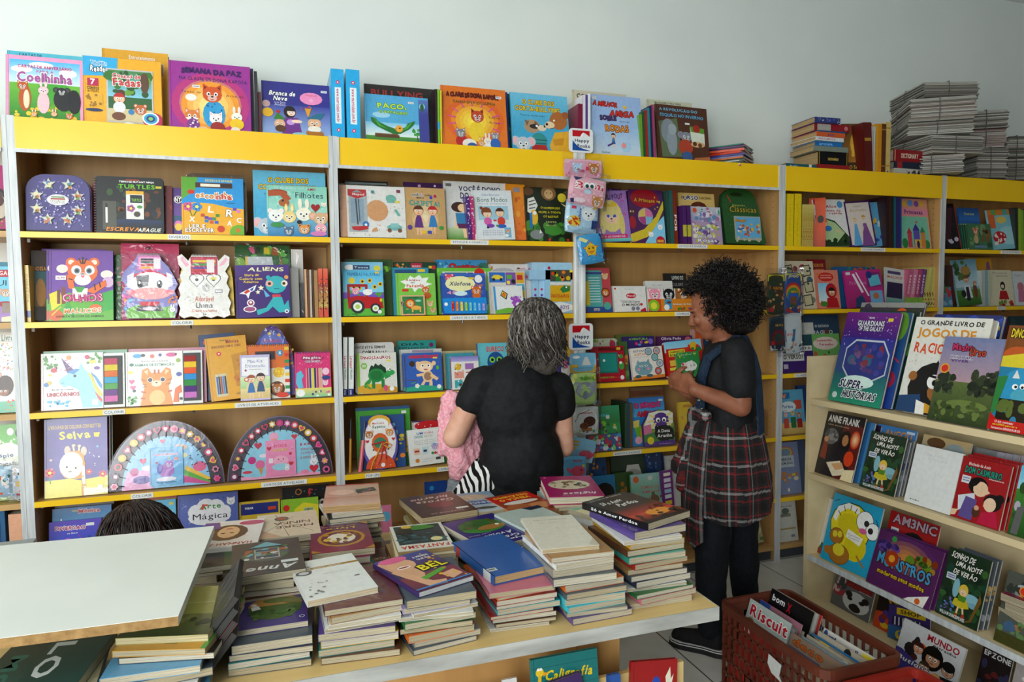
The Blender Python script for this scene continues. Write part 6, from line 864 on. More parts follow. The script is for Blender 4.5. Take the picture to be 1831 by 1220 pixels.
SP('E', [1186, 1207], 842, ['7a2a86'], ['purple sound-button strip beside the pale green wrapped book'], depth=.02, d=.03, lean=-5, art='r 20 6 60 8 f0e8d8;r 20 20 60 10 e0d8e8;r 20 34 60 10 d8d0e0;r 20 48 60 10 a8c8e0;r 20 62 60 10 d8e0e0;r 20 78 60 10 e0c83a')
B('G', 1280, 1320, 940, 'green picture book behind the legs on the lowest shelf', 'n 3 16 6 10 94 90 6 12 4a8a3a,8ac84a,d8c8a0', '4a7a3a', d=.06, t=.014)
B('G', 1331, 1367, 931, 'comic with a figure on a pale ground on the lowest shelf by the bookcase end', 'r 0 0 100 100 b8b090;m 40 20 70 d8b090 3a2a1a 8a5a9a;n 3 20 40 20 96 96 4 9 6a8a3a,a83a4a,d8d0a0', 'b0a888', d=.03, t=.008, roll=-8)
B('E', 764, 804, 862, 'blue book top just showing above the piles behind the pink fleece', 'c 30 12 10 3a9ad0', '24509a', d=.04)
B('E', 683, 702, 905, 'small pink booklet with blue letters low behind the back piles', 'e 50 30 40 14 6ab8d8', 'e088a8', d=.03)
# hanging strips
HX0, HX1 = 2.300, 2.362
root = empty('hanging_display_strip', 'white hanging strip with two rounded shop signs in front of the double bookcase', 'display strip', Matrix.Translation((2.331, -.014, 0)))
m = MB(); m.box(-.031, .031, -.004, 0, .62, 2.19, 'e2e4e2'); m.box(-.022, -.012, -.008, -.004, .62, 2.19, 'd0d4d4'); m.box(.012, .022, -.008, -.004, .62, 2.19, 'd0d4d4'); m.build('strip', M_WHITE, root)
def sign(px0, px1, py0, py1):
    a = hit(px0, py0, 1, -.03); b = hit(px1, py1, 1, -.03); w = b.x-a.x; h = a.z-b.z; r = .018; m = MB(); pts = []
    for cx, cz, a0 in ((w/2-r, r, -pi/2), (w/2-r, h-r, 0), (-w/2+r, h-r, pi/2), (-w/2+r, r, pi)):
        for i in range(5): q = a0+pi/8*i; pts.append((cx+r*cos(q), cz+r*sin(q)))
    m.prism(pts[::-1], 0, .004, 'eceef0')
    Art(m, Vector((-w/2, 0, h)), Vector((w, 0, 0)), Vector((0, 0, -h)), Vector((0, -1, 0)), w, h).run('p c8182a 14 8 86 8 86 32 72 22 60 16 46 34 14 34;p fff 46 34 54 20 62 16 56 34;p 1a5aa8 14 56 20 74 34 86 50 92 86 92 86 90 60 84 40 78 26 64 18 54 14 52;p 1a5aa8 14 60 14 92 84 92 50 90 26 80;u 54 52 60 17 1f2a5a Happy;t 54 52 60 17 1f2a5a Happy;t 60 72 52 15 1f2a5a Books')
    o = m.build('sign', M_PRINT, root); o.location = ((a.x+b.x)/2-2.331, -.03+.014+.004, b.z)
sign(1018, 1061, 228, 274); sign(1018, 1061, 579, 625)
g = 'bath books on the hanging strip'
pouch(1008, 1076, 283, 318, 'S', -.052, 'pink header card of the topmost hanging bath book', 'r 0 0 100 100 e8b0c4;r 0 0 100 22 f0c8d4;n 3 14 2 76 98 96 1.5 2.5 f4e0e8,e07a9a;f 34 50 13 b8d4ee b;f 78 50 14 c8864a b;t 44 62 16 22 d84a7a Boom;r 56 40 8 20 d8487a', 'e8b0c4', .006, 'header_card', 'bath book card', group=g)
pouch(1016, 1082, 316, 369, 'S', -.055, 'pink bath book with winking eyes and a teddy corner, hanging below the header card', 'r 0 0 100 100 eebccb;n 3 50 4 30 96 96 2 4 f4d4de,e8a8bc;p 2a2f6a 6 4 34 4 14 18;k fff;j 24 32 22 26 d82a5a B;k fff;j 78 30 26 22 d82a5a m;e 44 30 8 11 fff;e 58 28 8 11 fff;c 45 33 5 2a5a5a;c 58 31 5 2a5a5a;l 46 44 56 44 3 7ab0d0;e 48 52 10 8 c8e0ee;f 78 82 15 d0985a b;e 30 84 16 8 f4e0e8;p 2a2f6a 4 84 14 82 16 98 6 98;u 28 90 26 7 f4f0f4 Ra', 'eebccb', .03, rot=8, group=g, name='bath_book', cat='bath book')
pouch(1010, 1068, 356, 418, 'S', -.04, 'blue and white bath book with a yellow splat, second down on the strip', 'r 0 0 100 100 b8d8ec;n 3 40 4 4 96 96 2 4 d0e8f4,a0c8e0;e 24 66 20 16 e8c83a;n 5 14 8 54 40 78 2 4 c8402a;f 66 42 22 e4ecf0 b b8c8d8;v 40 46 10 40 5a6ab0 Amigos;r 14 22 14 8 d83a6a;p e0c03a 76 24 92 18 94 28;r 78 60 20 26 2f4a8a', 'b8d8ec', .04, rot=4, group=g, name='bath_book', cat='bath book')
pouch(1033, 1078, 418, 472, 'S', -.07, 'sky blue bath book with a smiling sun, third down on the strip', 'r 0 0 100 100 4aa8dc;n 3 20 4 60 96 96 3 5 6ac0e8,3a90cc;'+';'.join('s 46 52 %d %s' % (a, b) for a, b in ((34, 'd8402a'), (30, 'e8c02a')))+';c 46 52 21 f0d42a;n 5 8 30 40 62 64 2 3 e8a02a;l 38 60 54 60 3 c8402a;c 38 48 3 222;c 54 48 3 222;p e8e0a0 10 4 40 20 30 28 6 16;p 2a3a8a 88 2 100 2 100 90 92 90', '4aa8dc', .035, rot=-9, group=g, name='bath_book', cat='bath book')
pouch(1018, 1066, 632, 668, 'S', -.05, 'header card with a volcano and clouds under the lower shop sign', 'g 0 0 100 60 8ac8e6 b8dcec;r 0 60 100 40 d8b84a;p e8e8e4 44 60 56 20 66 20 80 60;e 24 20 14 8 fff;r 4 56 26 14 e8c03a', '8ac8e6', .006, 'header_card', 'bath book card', group=g)
root2 = pouch(1020, 1066, 668, 724, 'S', -.055, 'round plush bath book with a grey elephant, hanging under the volcano card', 'r 0 0 100 100 b8d88a;g 0 64 100 36 8ad0e0 6ac0dc;n 3 10 4 4 96 24 5 9 8ac84a,e8e06a;e 50 52 36 26 9aa4ae;e 20 44 18 18 a8b2bc;e 82 44 16 18 a8b2bc;c 36 46 4 fff;c 62 46 4 fff;c 36 47 2.4 223;c 62 47 2.4 223;e 50 68 10 14 8a949e;t 60 16 50 9 4a7a3a ELEFANTE', 'b8d88a', .05, group=g, name='bath_book', cat='bath book')
pouch(1024, 1070, 728, 778, 'S', -.05, 'white wrapped book with a brown hedgehog, hanging below the elephant one', 'r 0 0 100 100 d0d4d4;c 50 54 44 e8eae8;l 6 50 20 24 3 3a6a3a;l 20 24 60 12 3 3a6a3a;j 50 22 50 7 c83a4a Minha Familia;e 60 52 24 18 5a3424;e 40 66 18 12 7a4a2a;r 30 74 40 12 b07a4a;c 72 46 3 222;n 3 10 16 80 84 92 2 4 3a6a9a,8ac83a', 'd0d4d4', .03, group=g, name='bath_book', cat='bath book')
pouch(1014, 1064, 786, 826, 'S', -.07, 'tilted pale blue header card with a pink whale near the foot of the strip', 'g 0 0 100 100 9ad0ec b0dcf0;r 6 14 30 8 e0b83a;r 6 28 30 8 d8a83a;r 6 42 24 8 e0b83a;e 70 66 26 18 e0587a;p e0587a 90 60 100 44 98 70', '9ad0ec', .006, 'header_card', 'bath book card', rot=14, group=g)
pouch(1004, 1048, 818, 862, 'S', -.09, 'blue wrapped bath book with a pink whale, lowest on the strip', 'r 0 0 100 100 6ab8e0;n 3 24 4 4 96 96 2 4 8accec,5aa8d4;j 60 16 40 10 d83a6a BALEIA;e 62 56 30 22 e0587a;p e0587a 24 40 36 52 30 64 14 46;c 76 52 3 222;r 78 30 12 10 e8d83a', '6ab8e0', .03, group=g, name='bath_book', cat='bath book', rot=3)
# clip strip on the next post
root = empty('hanging_clip_strip', 'clear clip strip on the grey post between the double bookcase and the third one', 'display strip', Matrix.Translation((3.53, -.012, 0)))
m = MB(); m.box(-.012, .012, -.003, .0, 1.15, 1.64, None); m.build('strip', M_CLEAR, root)
pouch(1372, 1402, 489, 563, 'S', -.045, 'wrapped toy card with yellow top and adventure picture, by the post', 'r 0 0 100 100 3a4a3a;r 0 0 100 18 d8cc4a;t 40 9 60 7 6a5a1a JOGO;n 3 40 4 24 96 96 5 10 6a3a2a,c89a6a,2a4a2a,8a5a3a;k 7a1a1a;j 60 36 60 8 d89a3a AVENTURA;r 10 84 26 10 b82a3a', '3a4a3a', .012, 'toy_card', 'toy', group='toy cards on the clip strip')
pouch(1402, 1433, 487, 562, 'S', -.046, 'wrapped toy card with yellow top and a rainbow arch, beside the adventure one', 'r 0 0 100 100 3a5a9a;r 0 0 100 20 d8cc4a;j 50 10 60 9 f0e8a0 JOGO;e 50 46 44 22 c83a3a;e 50 50 40 20 e0a03a;e 50 54 36 18 4a9a4a;e 50 58 30 14 3a6ac0;k 2a1a4a;j 56 46 40 8 e8c83a MEMÓRIA;r 34 58 36 20 8a5a30;n 3 16 6 74 94 96 5 9 c8502a,2a6a3a,e0b080;r 10 86 24 10 b82a3a', '3a5a9a', .012, 'toy_card', 'toy', group='toy cards on the clip strip')
pouch(1376, 1406, 566, 628, 'S', -.044, 'wrapped dark toy card with a ship, lower on the clip strip', 'r 0 0 100 100 2a3a4a;g 0 0 100 40 4a6a7a 2a3a4a;e 50 60 40 22 7a1f2f;e 50 62 28 14 3a4a44;j 56 26 46 8 d8b03a PIRATA;r 4 70 22 12 b82a3a;r 0 84 100 16 d8dce0;n 3 12 20 86 80 98 4 8 334,889', '2a3a4a', .012, 'toy_card', 'toy', group='toy cards on the clip strip', rot=-3)
pouch(1404, 1434, 560, 632, 'S', -.05, 'wrapped pale toy card with a blue corner, lowest on the clip strip', 'r 0 0 100 100 cfd6da;p 3a7aa8 0 40 60 40 50 70 0 70;t 30 52 40 6 d83a3a BATALHA;n 3 14 4 70 96 96 4 8 8aa8b8,c8a08a,4a5a6a', 'cfd6da', .012, 'toy_card', 'toy', group='toy cards on the clip strip', rot=-4)
# third bookcase
for i, (a, b) in enumerate(((1405.5, 1418), (1419, 1432))):
    SP('A', [a, b], 347, ['e8cc20'], ['tall yellow spine, '+('first on its shelf against the grey post' if i == 0 else 'second, next to the gold spines')], depth=.24, d=.01, group='tall yellow spines', art='v 50 50 26 60 d8b410 HISTÓRIAS')
SP('A', [1433+4.1*i for i in range(6)], 366, ['c8b060']*5, ['gold picture spine '+q for q in ('nearest the yellow pair', 'second after the yellow pair', 'third of the gold five', 'fourth of the gold five', 'touching the orange book')], depth=.19, d=.012, group='gold picture spines', art='g 0 0 100 40 d8c878 c0a850;n 3 14 10 45 90 96 10 26 8a3a1a,d8862a,3f4a1f,b89a4a')
B('A', 1450, 1472, 355, 'orange picture book turned sideways behind the white blue-balloon book', 'e 70 44 20 8 333;g 0 60 100 40 d85a1e b8441a', 'd8581e', d=.03, t=.008, turn=-38)
B('A', 1464, 1521, 359, 'white picture book with red script, a blue balloon and a red-haired girl in grass', 'r 0 0 100 100 e6e4e2;p b03a4a 0 0 26 0 20 10 0 12;j 54 15 34 7 b8304a Alice;j 58 24 50 5 b8304a cheia de;j 66 30 40 6 b8304a rapida;c 82 11 9 5aa0d0;l 82 16 80 22 1 5aa0d0;p 2f4a2a 0 34 14 36 60 46 100 80 100 100 0 100;p b8d0a0 10 36 60 50 88 72 60 92 30 90 8 70;f 22 52 13 f0c8a0 h d8702a;e 36 62 12 6 3a86c0;l 60 66 80 72 3 f0c8a0;l 6 72 20 96 3 1f301c;n 3 14 4 80 96 97 4 8 2a4424,3f5a30', 'e6e4e2', d=.03, roll=-2)
B('A', 1522, 1569, 363, 'violet framed picture book with three ball gowns, pale blue and mauve', 'r 0 0 100 100 4f2368;r 6 4 88 92 e2d6d0;u 50 12 30 4 a88 contos;u 50 20 60 6 b8a05a Encantados;p 6ab0e0 14 98 28 50 36 50 46 98;f 31 42 6 f0cfa8 h e0c060;p 8a5a9a 46 100 60 50 72 50 92 100;f 65 38 7 f0cfa8 h d0a040;l 62 56 50 74 2 f0cfa8', '4f2368', d=.03, roll=-5)
B('A', 1540, 1584, 366, 'pale blue book with a yellow dress edge behind the violet framed one', 'n 3 10 50 20 96 90 5 9 3a5ab8,e0c03a,d8e8f0', '6ab0d8', d=.055, roll=-5)
B('A', 1560, 1590, 378, 'dark teal book behind the violet framed one', 'n 3 10 20 10 96 90 5 10 2a2230,6a8a9a,4a6a4a', '3f6a78', d=.07, roll=-5)
SP('A', [1585, 1590, 1594, 1598, 1602, 1608, 1612], [352, 352, 353, 353, 354, 354], ['3a2024', '4a2a20', '23302a', '2a6a7a', '3a2f6a', '2a3f86'], ['blackish red spine in the dark group left of the pink castle book', 'brown spine in the dark group left of the pink castle book', 'bottle green spine in the dark group left of the pink castle book', 'petrol spine in the dark group left of the pink castle book', 'indigo spine in the dark group left of the pink castle book', 'royal blue spine touching the pink castle book'], depth=.18, d=.03, lean=-2)
B('A', 1612, 1666, 357, 'pink picture book with a mint panel and a red and purple castle', 'r 0 0 100 100 e0a088;c 24 10 8 e0b84a;c 44 9 9 6a9ad0;c 64 10 8 8a5aa8;c 82 9 8 e0b84a;r 0 20 100 14 e090a8;t 52 27 60 9 5a2f72 Princesas;r 4 36 92 62 7fc4ac;e 14 90 10 10 2f8a4a;e 86 92 10 9 2f8a4a;r 24 70 14 28 c84a5a;p c03a4a 22 70 40 70 31 58;r 44 64 20 34 6a5ab0;p 4a3a9a 42 64 66 64 54 50;r 68 68 14 30 d88a4a;p 3a8a5a 66 68 84 68 75 56;r 46 82 22 16 e0b84a;e 57 92 5 8 3a2f6a;p d84a3a 54 50 64 47 54 45', 'e0a088', d=.03, t=.02)
B('B', 1453, 1484, 465, 'dark red book with gold letters behind the red-hooded girl book', 't 50 12 70 7 d8a04a TESOURO DE;t 50 22 74 6 d8a04a CLASSICOS', '8a1f30', d=.07)
B('B', 1404, 1461, 468, 'cream picture book of tilted stamp-like scenes beside the grey post', 'r 0 0 100 100 d4c8b0;n 3 20 6 6 94 94 5 10 8a8a7a,a84a4a,4a6a7a;'+';'.join('p %s %d %d %d %d %d %d %d %d;p %s %d %d %d %d %d %d %d %d' % ('3a3a34', x, y, x+26, y-3, x+30, y+20, x+3, y+23, 'c8c0a0', x+2, y+2, x+24, y-1, x+27, y+18, x+5, y+21) for x, y in ((6, 10), (62, 10), (36, 30), (66, 44), (10, 48), (60, 72), (30, 68)))+';n 8 14 10 10 90 92 3 5 3a6a4a,a83a3a,2a3a5a', 'd4c8b0', d=.035)
B('B', 1463, 1504, 484, 'salmon picture book with a red-hooded girl and a blue sky panel', 'r 0 0 100 100 dc8a76;e 46 18 34 12 c8342e;t 46 14 44 3 f0c0b0 CONTOS DE;t 46 20 50 4 f0c0b0 CHAPEU;g 8 34 60 50 8ac8e8 d8e8e8;c 12 12 6 e0803a;e 64 54 24 20 b81f2a;f 66 58 14 d8a078 h 2f1c18;p b81f2a 44 72 86 72 94 98 36 98;e 28 88 16 7 4a8a3a;q 18 82 4 c83a3a', 'dc8a76', d=.03)
B('B', 1500, 1572, 479, 'blue book row edge behind the magenta wrapped pack', 'n 3 10 30 2 90 12 3 6 d8603a,3a8a8a', '2f6a9a', d=.065, t=.03)
B('B', 1518, 1584, 486, 'magenta wrapped book pack with a pale blue insert, reflective film with painted glare', 'r 0 0 100 100 c02a86;g 0 0 60 100 c83a90 a82474;r 4 4 12 7 e0dce0;u 36 34 50 10 d88ab8 Princesas;p 2a4a7a 22 76 40 66 54 100 20 100;r 58 8 38 40 8a2a7a;p 6ac0d8 62 18 92 14 96 42 66 46;c 66 14 8 2a3a8a;r 62 58 34 38 7ab8e0;e 78 72 8 9 c87a4a;p f0e8f0 20 10 26 8 46 60 40 62;p f0e8f0 30 6 33 5 60 70 56 72', 'c02a86', d=.025, mat=M_WRAP, roll=-3)  # pale slanted streaks are film glare painted into the print
B('B', 1584, 1622, 484, 'white and teal book with a dark panel, leaning on the pink spines', 'r 0 0 100 100 d0d0cc;g 0 50 100 50 c8d0d0 4a9a90;r 10 8 60 8 5a4a7a;t 44 24 70 7 c84a4a MALUCO;p 3a2f52 8 38 80 38 76 80 4 80', 'd0d0cc', d=.03, roll=7)
SP('B', [1616, 1624, 1632, 1640, 1648], 482, ['c86a8a', 'd88aa8', 'b8507a', '7a4a8a'], ['rose spine first in the slanting row right of the white and teal book', 'pale pink spine second in the slanting row', 'crimson pink spine third in the slanting row', 'violet spine fourth in the slanting row beside the yellow ones'], depth=.17, d=.03, lean=9, art='r 0 74 100 20 8ab84a;v 50 40 40 50 f0d8e0 BABADO')
SP('B', [1647+4.8*i for i in range(6)], 478, ['c8c070', 'd0c878', 'c0b868', 'ccc474', 'd4cc80'], ['yellow spine with black figures, '+q+' of the slanting five by the bookcase end' for q in ('first', 'second', 'third', 'fourth', 'last')], depth=.17, d=.03, lean=8, group='yellow slanting spines', art='n 3 10 10 50 90 96 14 30 1f1f1a,a8442a,3f4a2a')
B('C', 1445, 1508, 564, 'dark blue book with pale letters behind the green hooded girl book', 't 50 20 40 6 d0d4d8 O DIÁRIO;t 50 32 60 7 d0d4d8 MAGICO;n 3 8 60 30 96 60 5 9 7a4a2a', '34506a', d=.08)
B('C', 1432, 1462, 578, 'white paperback edge behind the purple question book', 'u 60 30 60 5 788 POEMA', 'd0d0cc', d=.06)
B('C', 1455, 1506, 598, 'green picture book with pink script title and small wild animals', 'r 0 0 100 100 7ab86a;e 50 26 44 18 e8d8d0;j 44 18 60 8 c8305a Chapeuzinho;j 52 29 50 8 c8305a Vermelho;n 3 20 4 50 96 96 4 9 4a8a3a,8a4a2a,2f5a2a,c8703a', '7ab86a', d=.045)
B('C', 1400, 1457, 600, 'purple book with black and white title strips asking a question, by the post', 'r 0 0 100 100 4a2a7a;g 0 0 100 40 2a5a66 2a4a5a;r 6 30 92 14 e0e0de;t 54 37 80 8 222 QUEM ESTÁ;r 0 48 70 22 e0e0de;t 36 59 60 12 222 O VERSO?;r 4 78 14 12 c8c0d0', '4a2a7a', d=.03)
B('D', 1397, 1442, 698, 'blue picture book with a white title cloud and three animals in clothes', 'r 0 0 100 100 6ab0d0;r 10 6 36 14 3a7ab0;f 24 14 8 c8703a b;r 60 24 30 20 c85a4a;e 36 38 32 12 dce8ec;j 34 38 44 9 3a6ab0 Porque;g 0 74 100 26 e0c890 c8a860;f 24 56 8 e0a8a0 r;p c85a4a 14 64 34 64 34 86 14 86;f 52 54 8 c8a040 b;p 2f7a4a 42 62 62 62 62 86 42 86;f 76 58 9 a86a3a b;p a8342e 66 66 86 66 86 86 66 86', '6ab0d0', d=.03)
B('D', 1432, 1448, 690, 'navy book edge standing on the fourth shelf behind the display rack post', '', '2a4a86', d=.05)
B('E', 1396, 1434, 792, 'pale purple picture book with a rainbow and yellow ducklings, low beside the post', 'r 0 0 100 100 8a96b8;'+';'.join('e 40 %d %d %d %s' % (20, a, a//3, c) for a, c in ((36, 'c87a6a'), (30, 'd8b86a'), (24, '7aa88a'), (18, '8a96b8')))+';r 6 26 70 22 c0c8d0;t 40 32 50 7 445 MÁRCIA;t 42 41 56 6 445 BOM JOGO;n 4 12 20 58 90 92 6 10 d8c060,e0d8b8,c88a4a', '8a96b8', d=.035)
B('E', 1432, 1446, 785, 'slate book edge on the low shelf behind the display rack post', '', '5a6a8a', d=.06)
B('G', 1394, 1428, 898, 'white magazine with a small grey picture on the lowest shelf by the post', 'r 0 0 100 100 d0cfc8;u 50 12 60 6 556 Histologia;r 10 30 60 8 8a8a82;r 10 66 80 4 b0a060;e 44 24 20 8 6a7a6a;r 64 84 18 6 889', 'd0cfc8', d=.03, hard=0, t=.008)
# fourth bookcase
SP('A', [1690, 1700], 372, ['4a2030'], ['dark maroon spine first beside the last grey post'], depth=.18, d=.04)
B('A', 1694, 1720, 367, 'black picture book with white figures and a red edge, leaning by the last post', 'n 3 16 6 20 80 90 6 14 c8c0d0,5a4a6a,2a2a34;r 94 0 6 100 a82a3a', '1f1a22', d=.03, roll=-5)
B('A', 1722, 1758, 373, 'blue picture book behind the small green animal cards', 'r 0 0 100 100 2f6ab0;g 0 0 100 30 2a5a98 3a7ac0;t 50 14 50 6 c8c86a Contos;e 50 46 44 8 d0dce4', '2f6ab0', d=.05)
for i in range(3, -1, -1):
    B('A', 1733-i*4, 1776-i*4, 401, 'small rounded green animal book, '+('front copy with a fox' if i == 0 else 'copy %s the front one' % ('right behind', 'second behind', 'third behind')[i-1]), 'r 0 0 100 100 4a7a5a;n 3 20 6 6 94 94 5 10 2f5a44,7a9a6a,8a6a3a;f 34 30 11 c8703a c;e 34 60 9 18 c0a878;n 5 8 54 20 90 70 4 8 8a5a2a,3a3a3a;r 24 84 50 10 6a8aa0', '4a7a5a', d=.012+i*.013, t=.011, rounded=.008, group='small green animal books')
B('A', 1776, 1822, 378, 'pale blue picture book with a red spotted toadstool', 'r 0 0 100 100 8ac4d0;r 0 0 100 14 d88a3a;r 16 0 16 14 6ab06a;r 60 0 18 14 5ab0a8;e 50 26 20 9 e0c86a;r 0 12 26 34 d8703a;e 70 66 40 24 a8d8e0;e 34 70 26 16 c02a34;n 4 14 14 60 54 80 3 4 f0e8e4;r 10 80 14 8 e8e0d0', '8ac4d0', d=.03, roll=-4)
SP('A', [1816, 1821, 1826, 1831, 1836, 1843], [372, 374, 376, 374, 374], ['2a2f2a', '9ab83a', '8ab02f', '4a2a5a', 'd0c8d0'], ['black spine beside the toadstool book', 'lime spine beside the black one, near the frame edge', 'grass green spine near the frame edge', 'dark violet spine at the frame edge', 'pale spine cut by the frame edge on the upper shelf'], depth=.18, d=.03, lean=-4)
B('B', 1738, 1782, 463, 'plain mustard folder behind the cream red-dress book', 'e 84 20 8 14 8a5a8a', 'c8981f', d=.07)
SP('B', [1692, 1698, 1703, 1708], 475, ['3a2a20', '4a3026', '5a2424'], ['dark brown spine leaning first on its shelf by the last grey post', 'chestnut spine leaning second by the last grey post', 'oxblood spine leaning beside the boy book'], depth=.18, d=.04, lean=-8)
B('B', 1680, 1704, 508, 'blue and green book low in the corner by the last grey post', 'n 3 20 6 6 94 94 8 16 8ab0c8,4a7a4a,c83a4a', '5a8aa8', d=.02, t=.01)
B('B', 1715, 1758, 467, 'picture book of a boy in a white apron before trees and sky', 'g 0 0 100 60 6a9ab0 b8d0d8;n 4 16 4 4 60 40 6 12 3a5a34,5a7a44;e 50 24 20 10 a8854a;g 0 66 100 34 5a8a3a 3a6a2a;f 46 44 10 d8a888 h 8a4a2a;p d8dce0 34 56 58 56 64 84 30 84;p 2a2a34 40 60 52 60 54 90 38 90;e 28 74 10 8 22262c;e 78 70 9 16 7a4a2a;f 80 54 8 b87a4a b', '8ab0b8', d=.03, roll=-4)
SP('B', [1757, 1762, 1767, 1772], 484, ['b8bcb8', '8ab0b8', 'c0c4ac'], ['grey spine in the thin trio left of the cream red-dress book', 'pale teal spine in the thin trio left of the cream red-dress book', 'stone spine in the thin trio left of the cream red-dress book'], depth=.17, d=.03, lean=-4)
B('B', 1774, 1815, 484, 'cream picture book with a dark-haired girl in a red dress', 'r 0 0 100 100 d8d2b8;u 50 8 60 6 778 Princesa;u 56 16 50 6 778 Sabichona;e 56 44 11 12 1f1a1a;f 55 46 7 e8d0b0 p;p b01a24 42 58 70 58 78 82 34 82;l 40 60 26 84 3 e8d0b0;l 72 60 88 84 3 e8d0b0;n 3 10 16 84 92 98 4 8 a82a2a,7a9a3a,c85a2a', 'd8d2b8', d=.025)
B('B', 1818, 1860, 486, 'white picture book with a pink figure, cut by the frame edge', 'r 0 0 100 100 c8d0d8;r 0 0 40 100 d0d4d8;u 20 12 30 6 667 Contos;e 26 46 14 14 c07a8a;p c07a9a 14 56 40 56 44 90 10 90', 'c8d0d8', d=.03)
B('C', 1790, 1812, 570, 'dark red book low on the third shelf of the last bookcase', '', '5a2a30', d=.04); B('C', 1815, 1850, 566, 'teal and red toy pack edge on the third shelf of the last bookcase', 'n 3 12 6 6 94 94 10 20 a83a3a,2a5a5a', '2a4a54', d=.04)
# pale display rack standing square to the wall
RY_FAR, RY_NEAR = -.505, -1.78
rack = empty('display_rack', 'pale wooden display rack with sloping rows of comics and magazines, square to the wall', 'display rack', Matrix.Translation((RK+.16, (RY_FAR+RY_NEAR)/2, 0)))
ox, oy = RK+.16, (RY_FAR+RY_NEAR)/2
def rbx(name, mat, x0, x1, y0, y1, z0, z1, par=rack, **kw):
    m = MB(); m.box(x0-ox, x1-ox, y0-oy, y1-oy, z0, z1, None); return m.build(name, mat, par, **kw)
for y in (RY_FAR, RY_NEAR-.022):
    sp_ = rbx('end_panel', M_PALE, RK-.004, RK+.32, y, y+.022, 0, 1.2)
rbx('back_panel', M_PALE, RK+.30, RK+.32, RY_NEAR, RY_FAR, 0, 1.2)
for k, z, mt in (('r1', 1.0, M_PALE), ('r2', .645, M_PALE), ('r3', .25, M_STRIP), ('r4', .03, M_PALE)):
    s_ = rbx('shelf', M_PALE, RK+.002, RK+.30, RY_NEAR, RY_FAR, z-.024, z)
    rbx('shelf_edge', mt, RK-.004, RK+.002, RY_NEAR, RY_FAR, z-.025, z+.001, s_)
    for yy in (RY_FAR-.02,):
        p = MB(); p.tube([(RK+.05-ox, yy-oy+.02, z-.036), (RK+.05-ox, yy-oy-.006, z-.036)], .007, 'ddd', 8); p.build('shelf_pin', M_PRINT, s_)
cm = dict(name='comic_book', hard=0, t=.008)
B('r1', 1502, 1612, 543, 'large grey-edged wrapped book at the back of the rack top row', 'r 0 0 100 100 3a3f3a;r 0 0 100 5 9a9a98;n 3 20 6 8 70 30 6 12 2a3a2a,4a3a5a;c 68 12 9 e0622a;t 86 12 14 6 c02a4a M', '5a5a78', d=.15, mat=M_WRAP)
B('r1', 1512, 1605, 558, 'dark green hardcover second behind the purple-green space team book', 'n 3 12 50 6 96 50 8 16 5a8a3a,2a4a2a', '2a3f34', d=.085, t=.014, rounded=.008)
B('r1', 1500, 1592, 560, 'blue hardcover right behind the purple-green space team book', 'g 0 0 100 100 2a5a7a 2a4a9a;e 84 14 14 16 6a9a3a;c 82 70 14 a83048;c 82 70 7 4a5a9a;l 70 40 96 52 2 c83040', '2a5a86', d=.06, t=.014, rounded=.008)
B('r1', 1480, 1573, 561, 'purple and green space book reading SUPER-HISTÓRIAS on the rack top row', 'r 0 0 100 100 3f1f6a;g 0 0 100 28 7a2a8a 4a2a86;g 0 28 100 40 3a3a9a 2a5a86;g 0 68 100 32 2a6a7a 2f9a7a;n 3 50 4 4 96 40 .5 1 d0b8e8;t 50 6 10 2 e8e8f0 MARVEL;k 1a1030;t 50 12 50 6 e4e6ee GUARDIANS;k 1a1030;t 52 18 46 5 e4e6ee OF THE GALAXY;r 80 6 9 3.4 e0d04a;p c8ccd8 14 40 30 30 82 30 96 44 96 66 70 76 30 74 14 62;p 2f3f8a 16 41 31 32 81 32 94 45 94 65 70 74 31 72 16 61;n 7 30 24 36 88 66 3 7 5a3f7a,8a3a4a,3a6a8a,4a4a9a,7a5a8a;e 50 76 30 7 d8f0e8;k fff;i 40 79 46 9 1f2a5a SUPER-;k fff;i 58 89 62 10 1f2a44 HISTÓRIAS;c 12 93 5 d0e0dc', '3f1f6a', d=.03, t=.014, rounded=.008)
B('r1', 1632, 1752, 566, 'thick royal blue hardcover behind the white ape puzzle book', 'p 3a5ab8 20 0 40 6 60 0 80 8 100 2 100 20 0 20;r 90 10 8 4 e0d04a', '24387a', d=.11, t=.02, rounded=.012)
B('r1', 1601, 1734, 573, 'white puzzle book with orange letters and a stern ape in a suit', 'r 0 0 100 100 e6e4dc;n 3 50 4 10 96 70 .6 1 c8c4b4;j 50 6 84 6 222 O GRANDE LIVRO DE;j 46 17 78 12 e09a2a JOGOS DE;j 46 33 78 13 e0582a RACIOCINIO;e 46 74 36 28 1e1c1e;p 1e1c1e 40 50 44 44 48 50 54 46 54 54;e 14 62 6 5 a8703a;e 58 76 20 12 a8703a;c 44 66 9 f4f4f0;c 46 67 4 111;c 68 66 9 f4f4f0;c 66 67 4 111;l 34 60 52 62 3 111;e 62 80 18 9 b87a44;l 54 82 70 82 1.4 4a2a1a;p 2a4f7a 0 84 30 80 36 100 0 100;p f2f0ea 26 86 44 90 40 100 28 100;p e0a83a 38 88 54 92 56 98 40 98;p e0a83a 56 92 72 90 70 99 56 98', 'e6e4dc', d=.045, t=.034, rounded=.012)
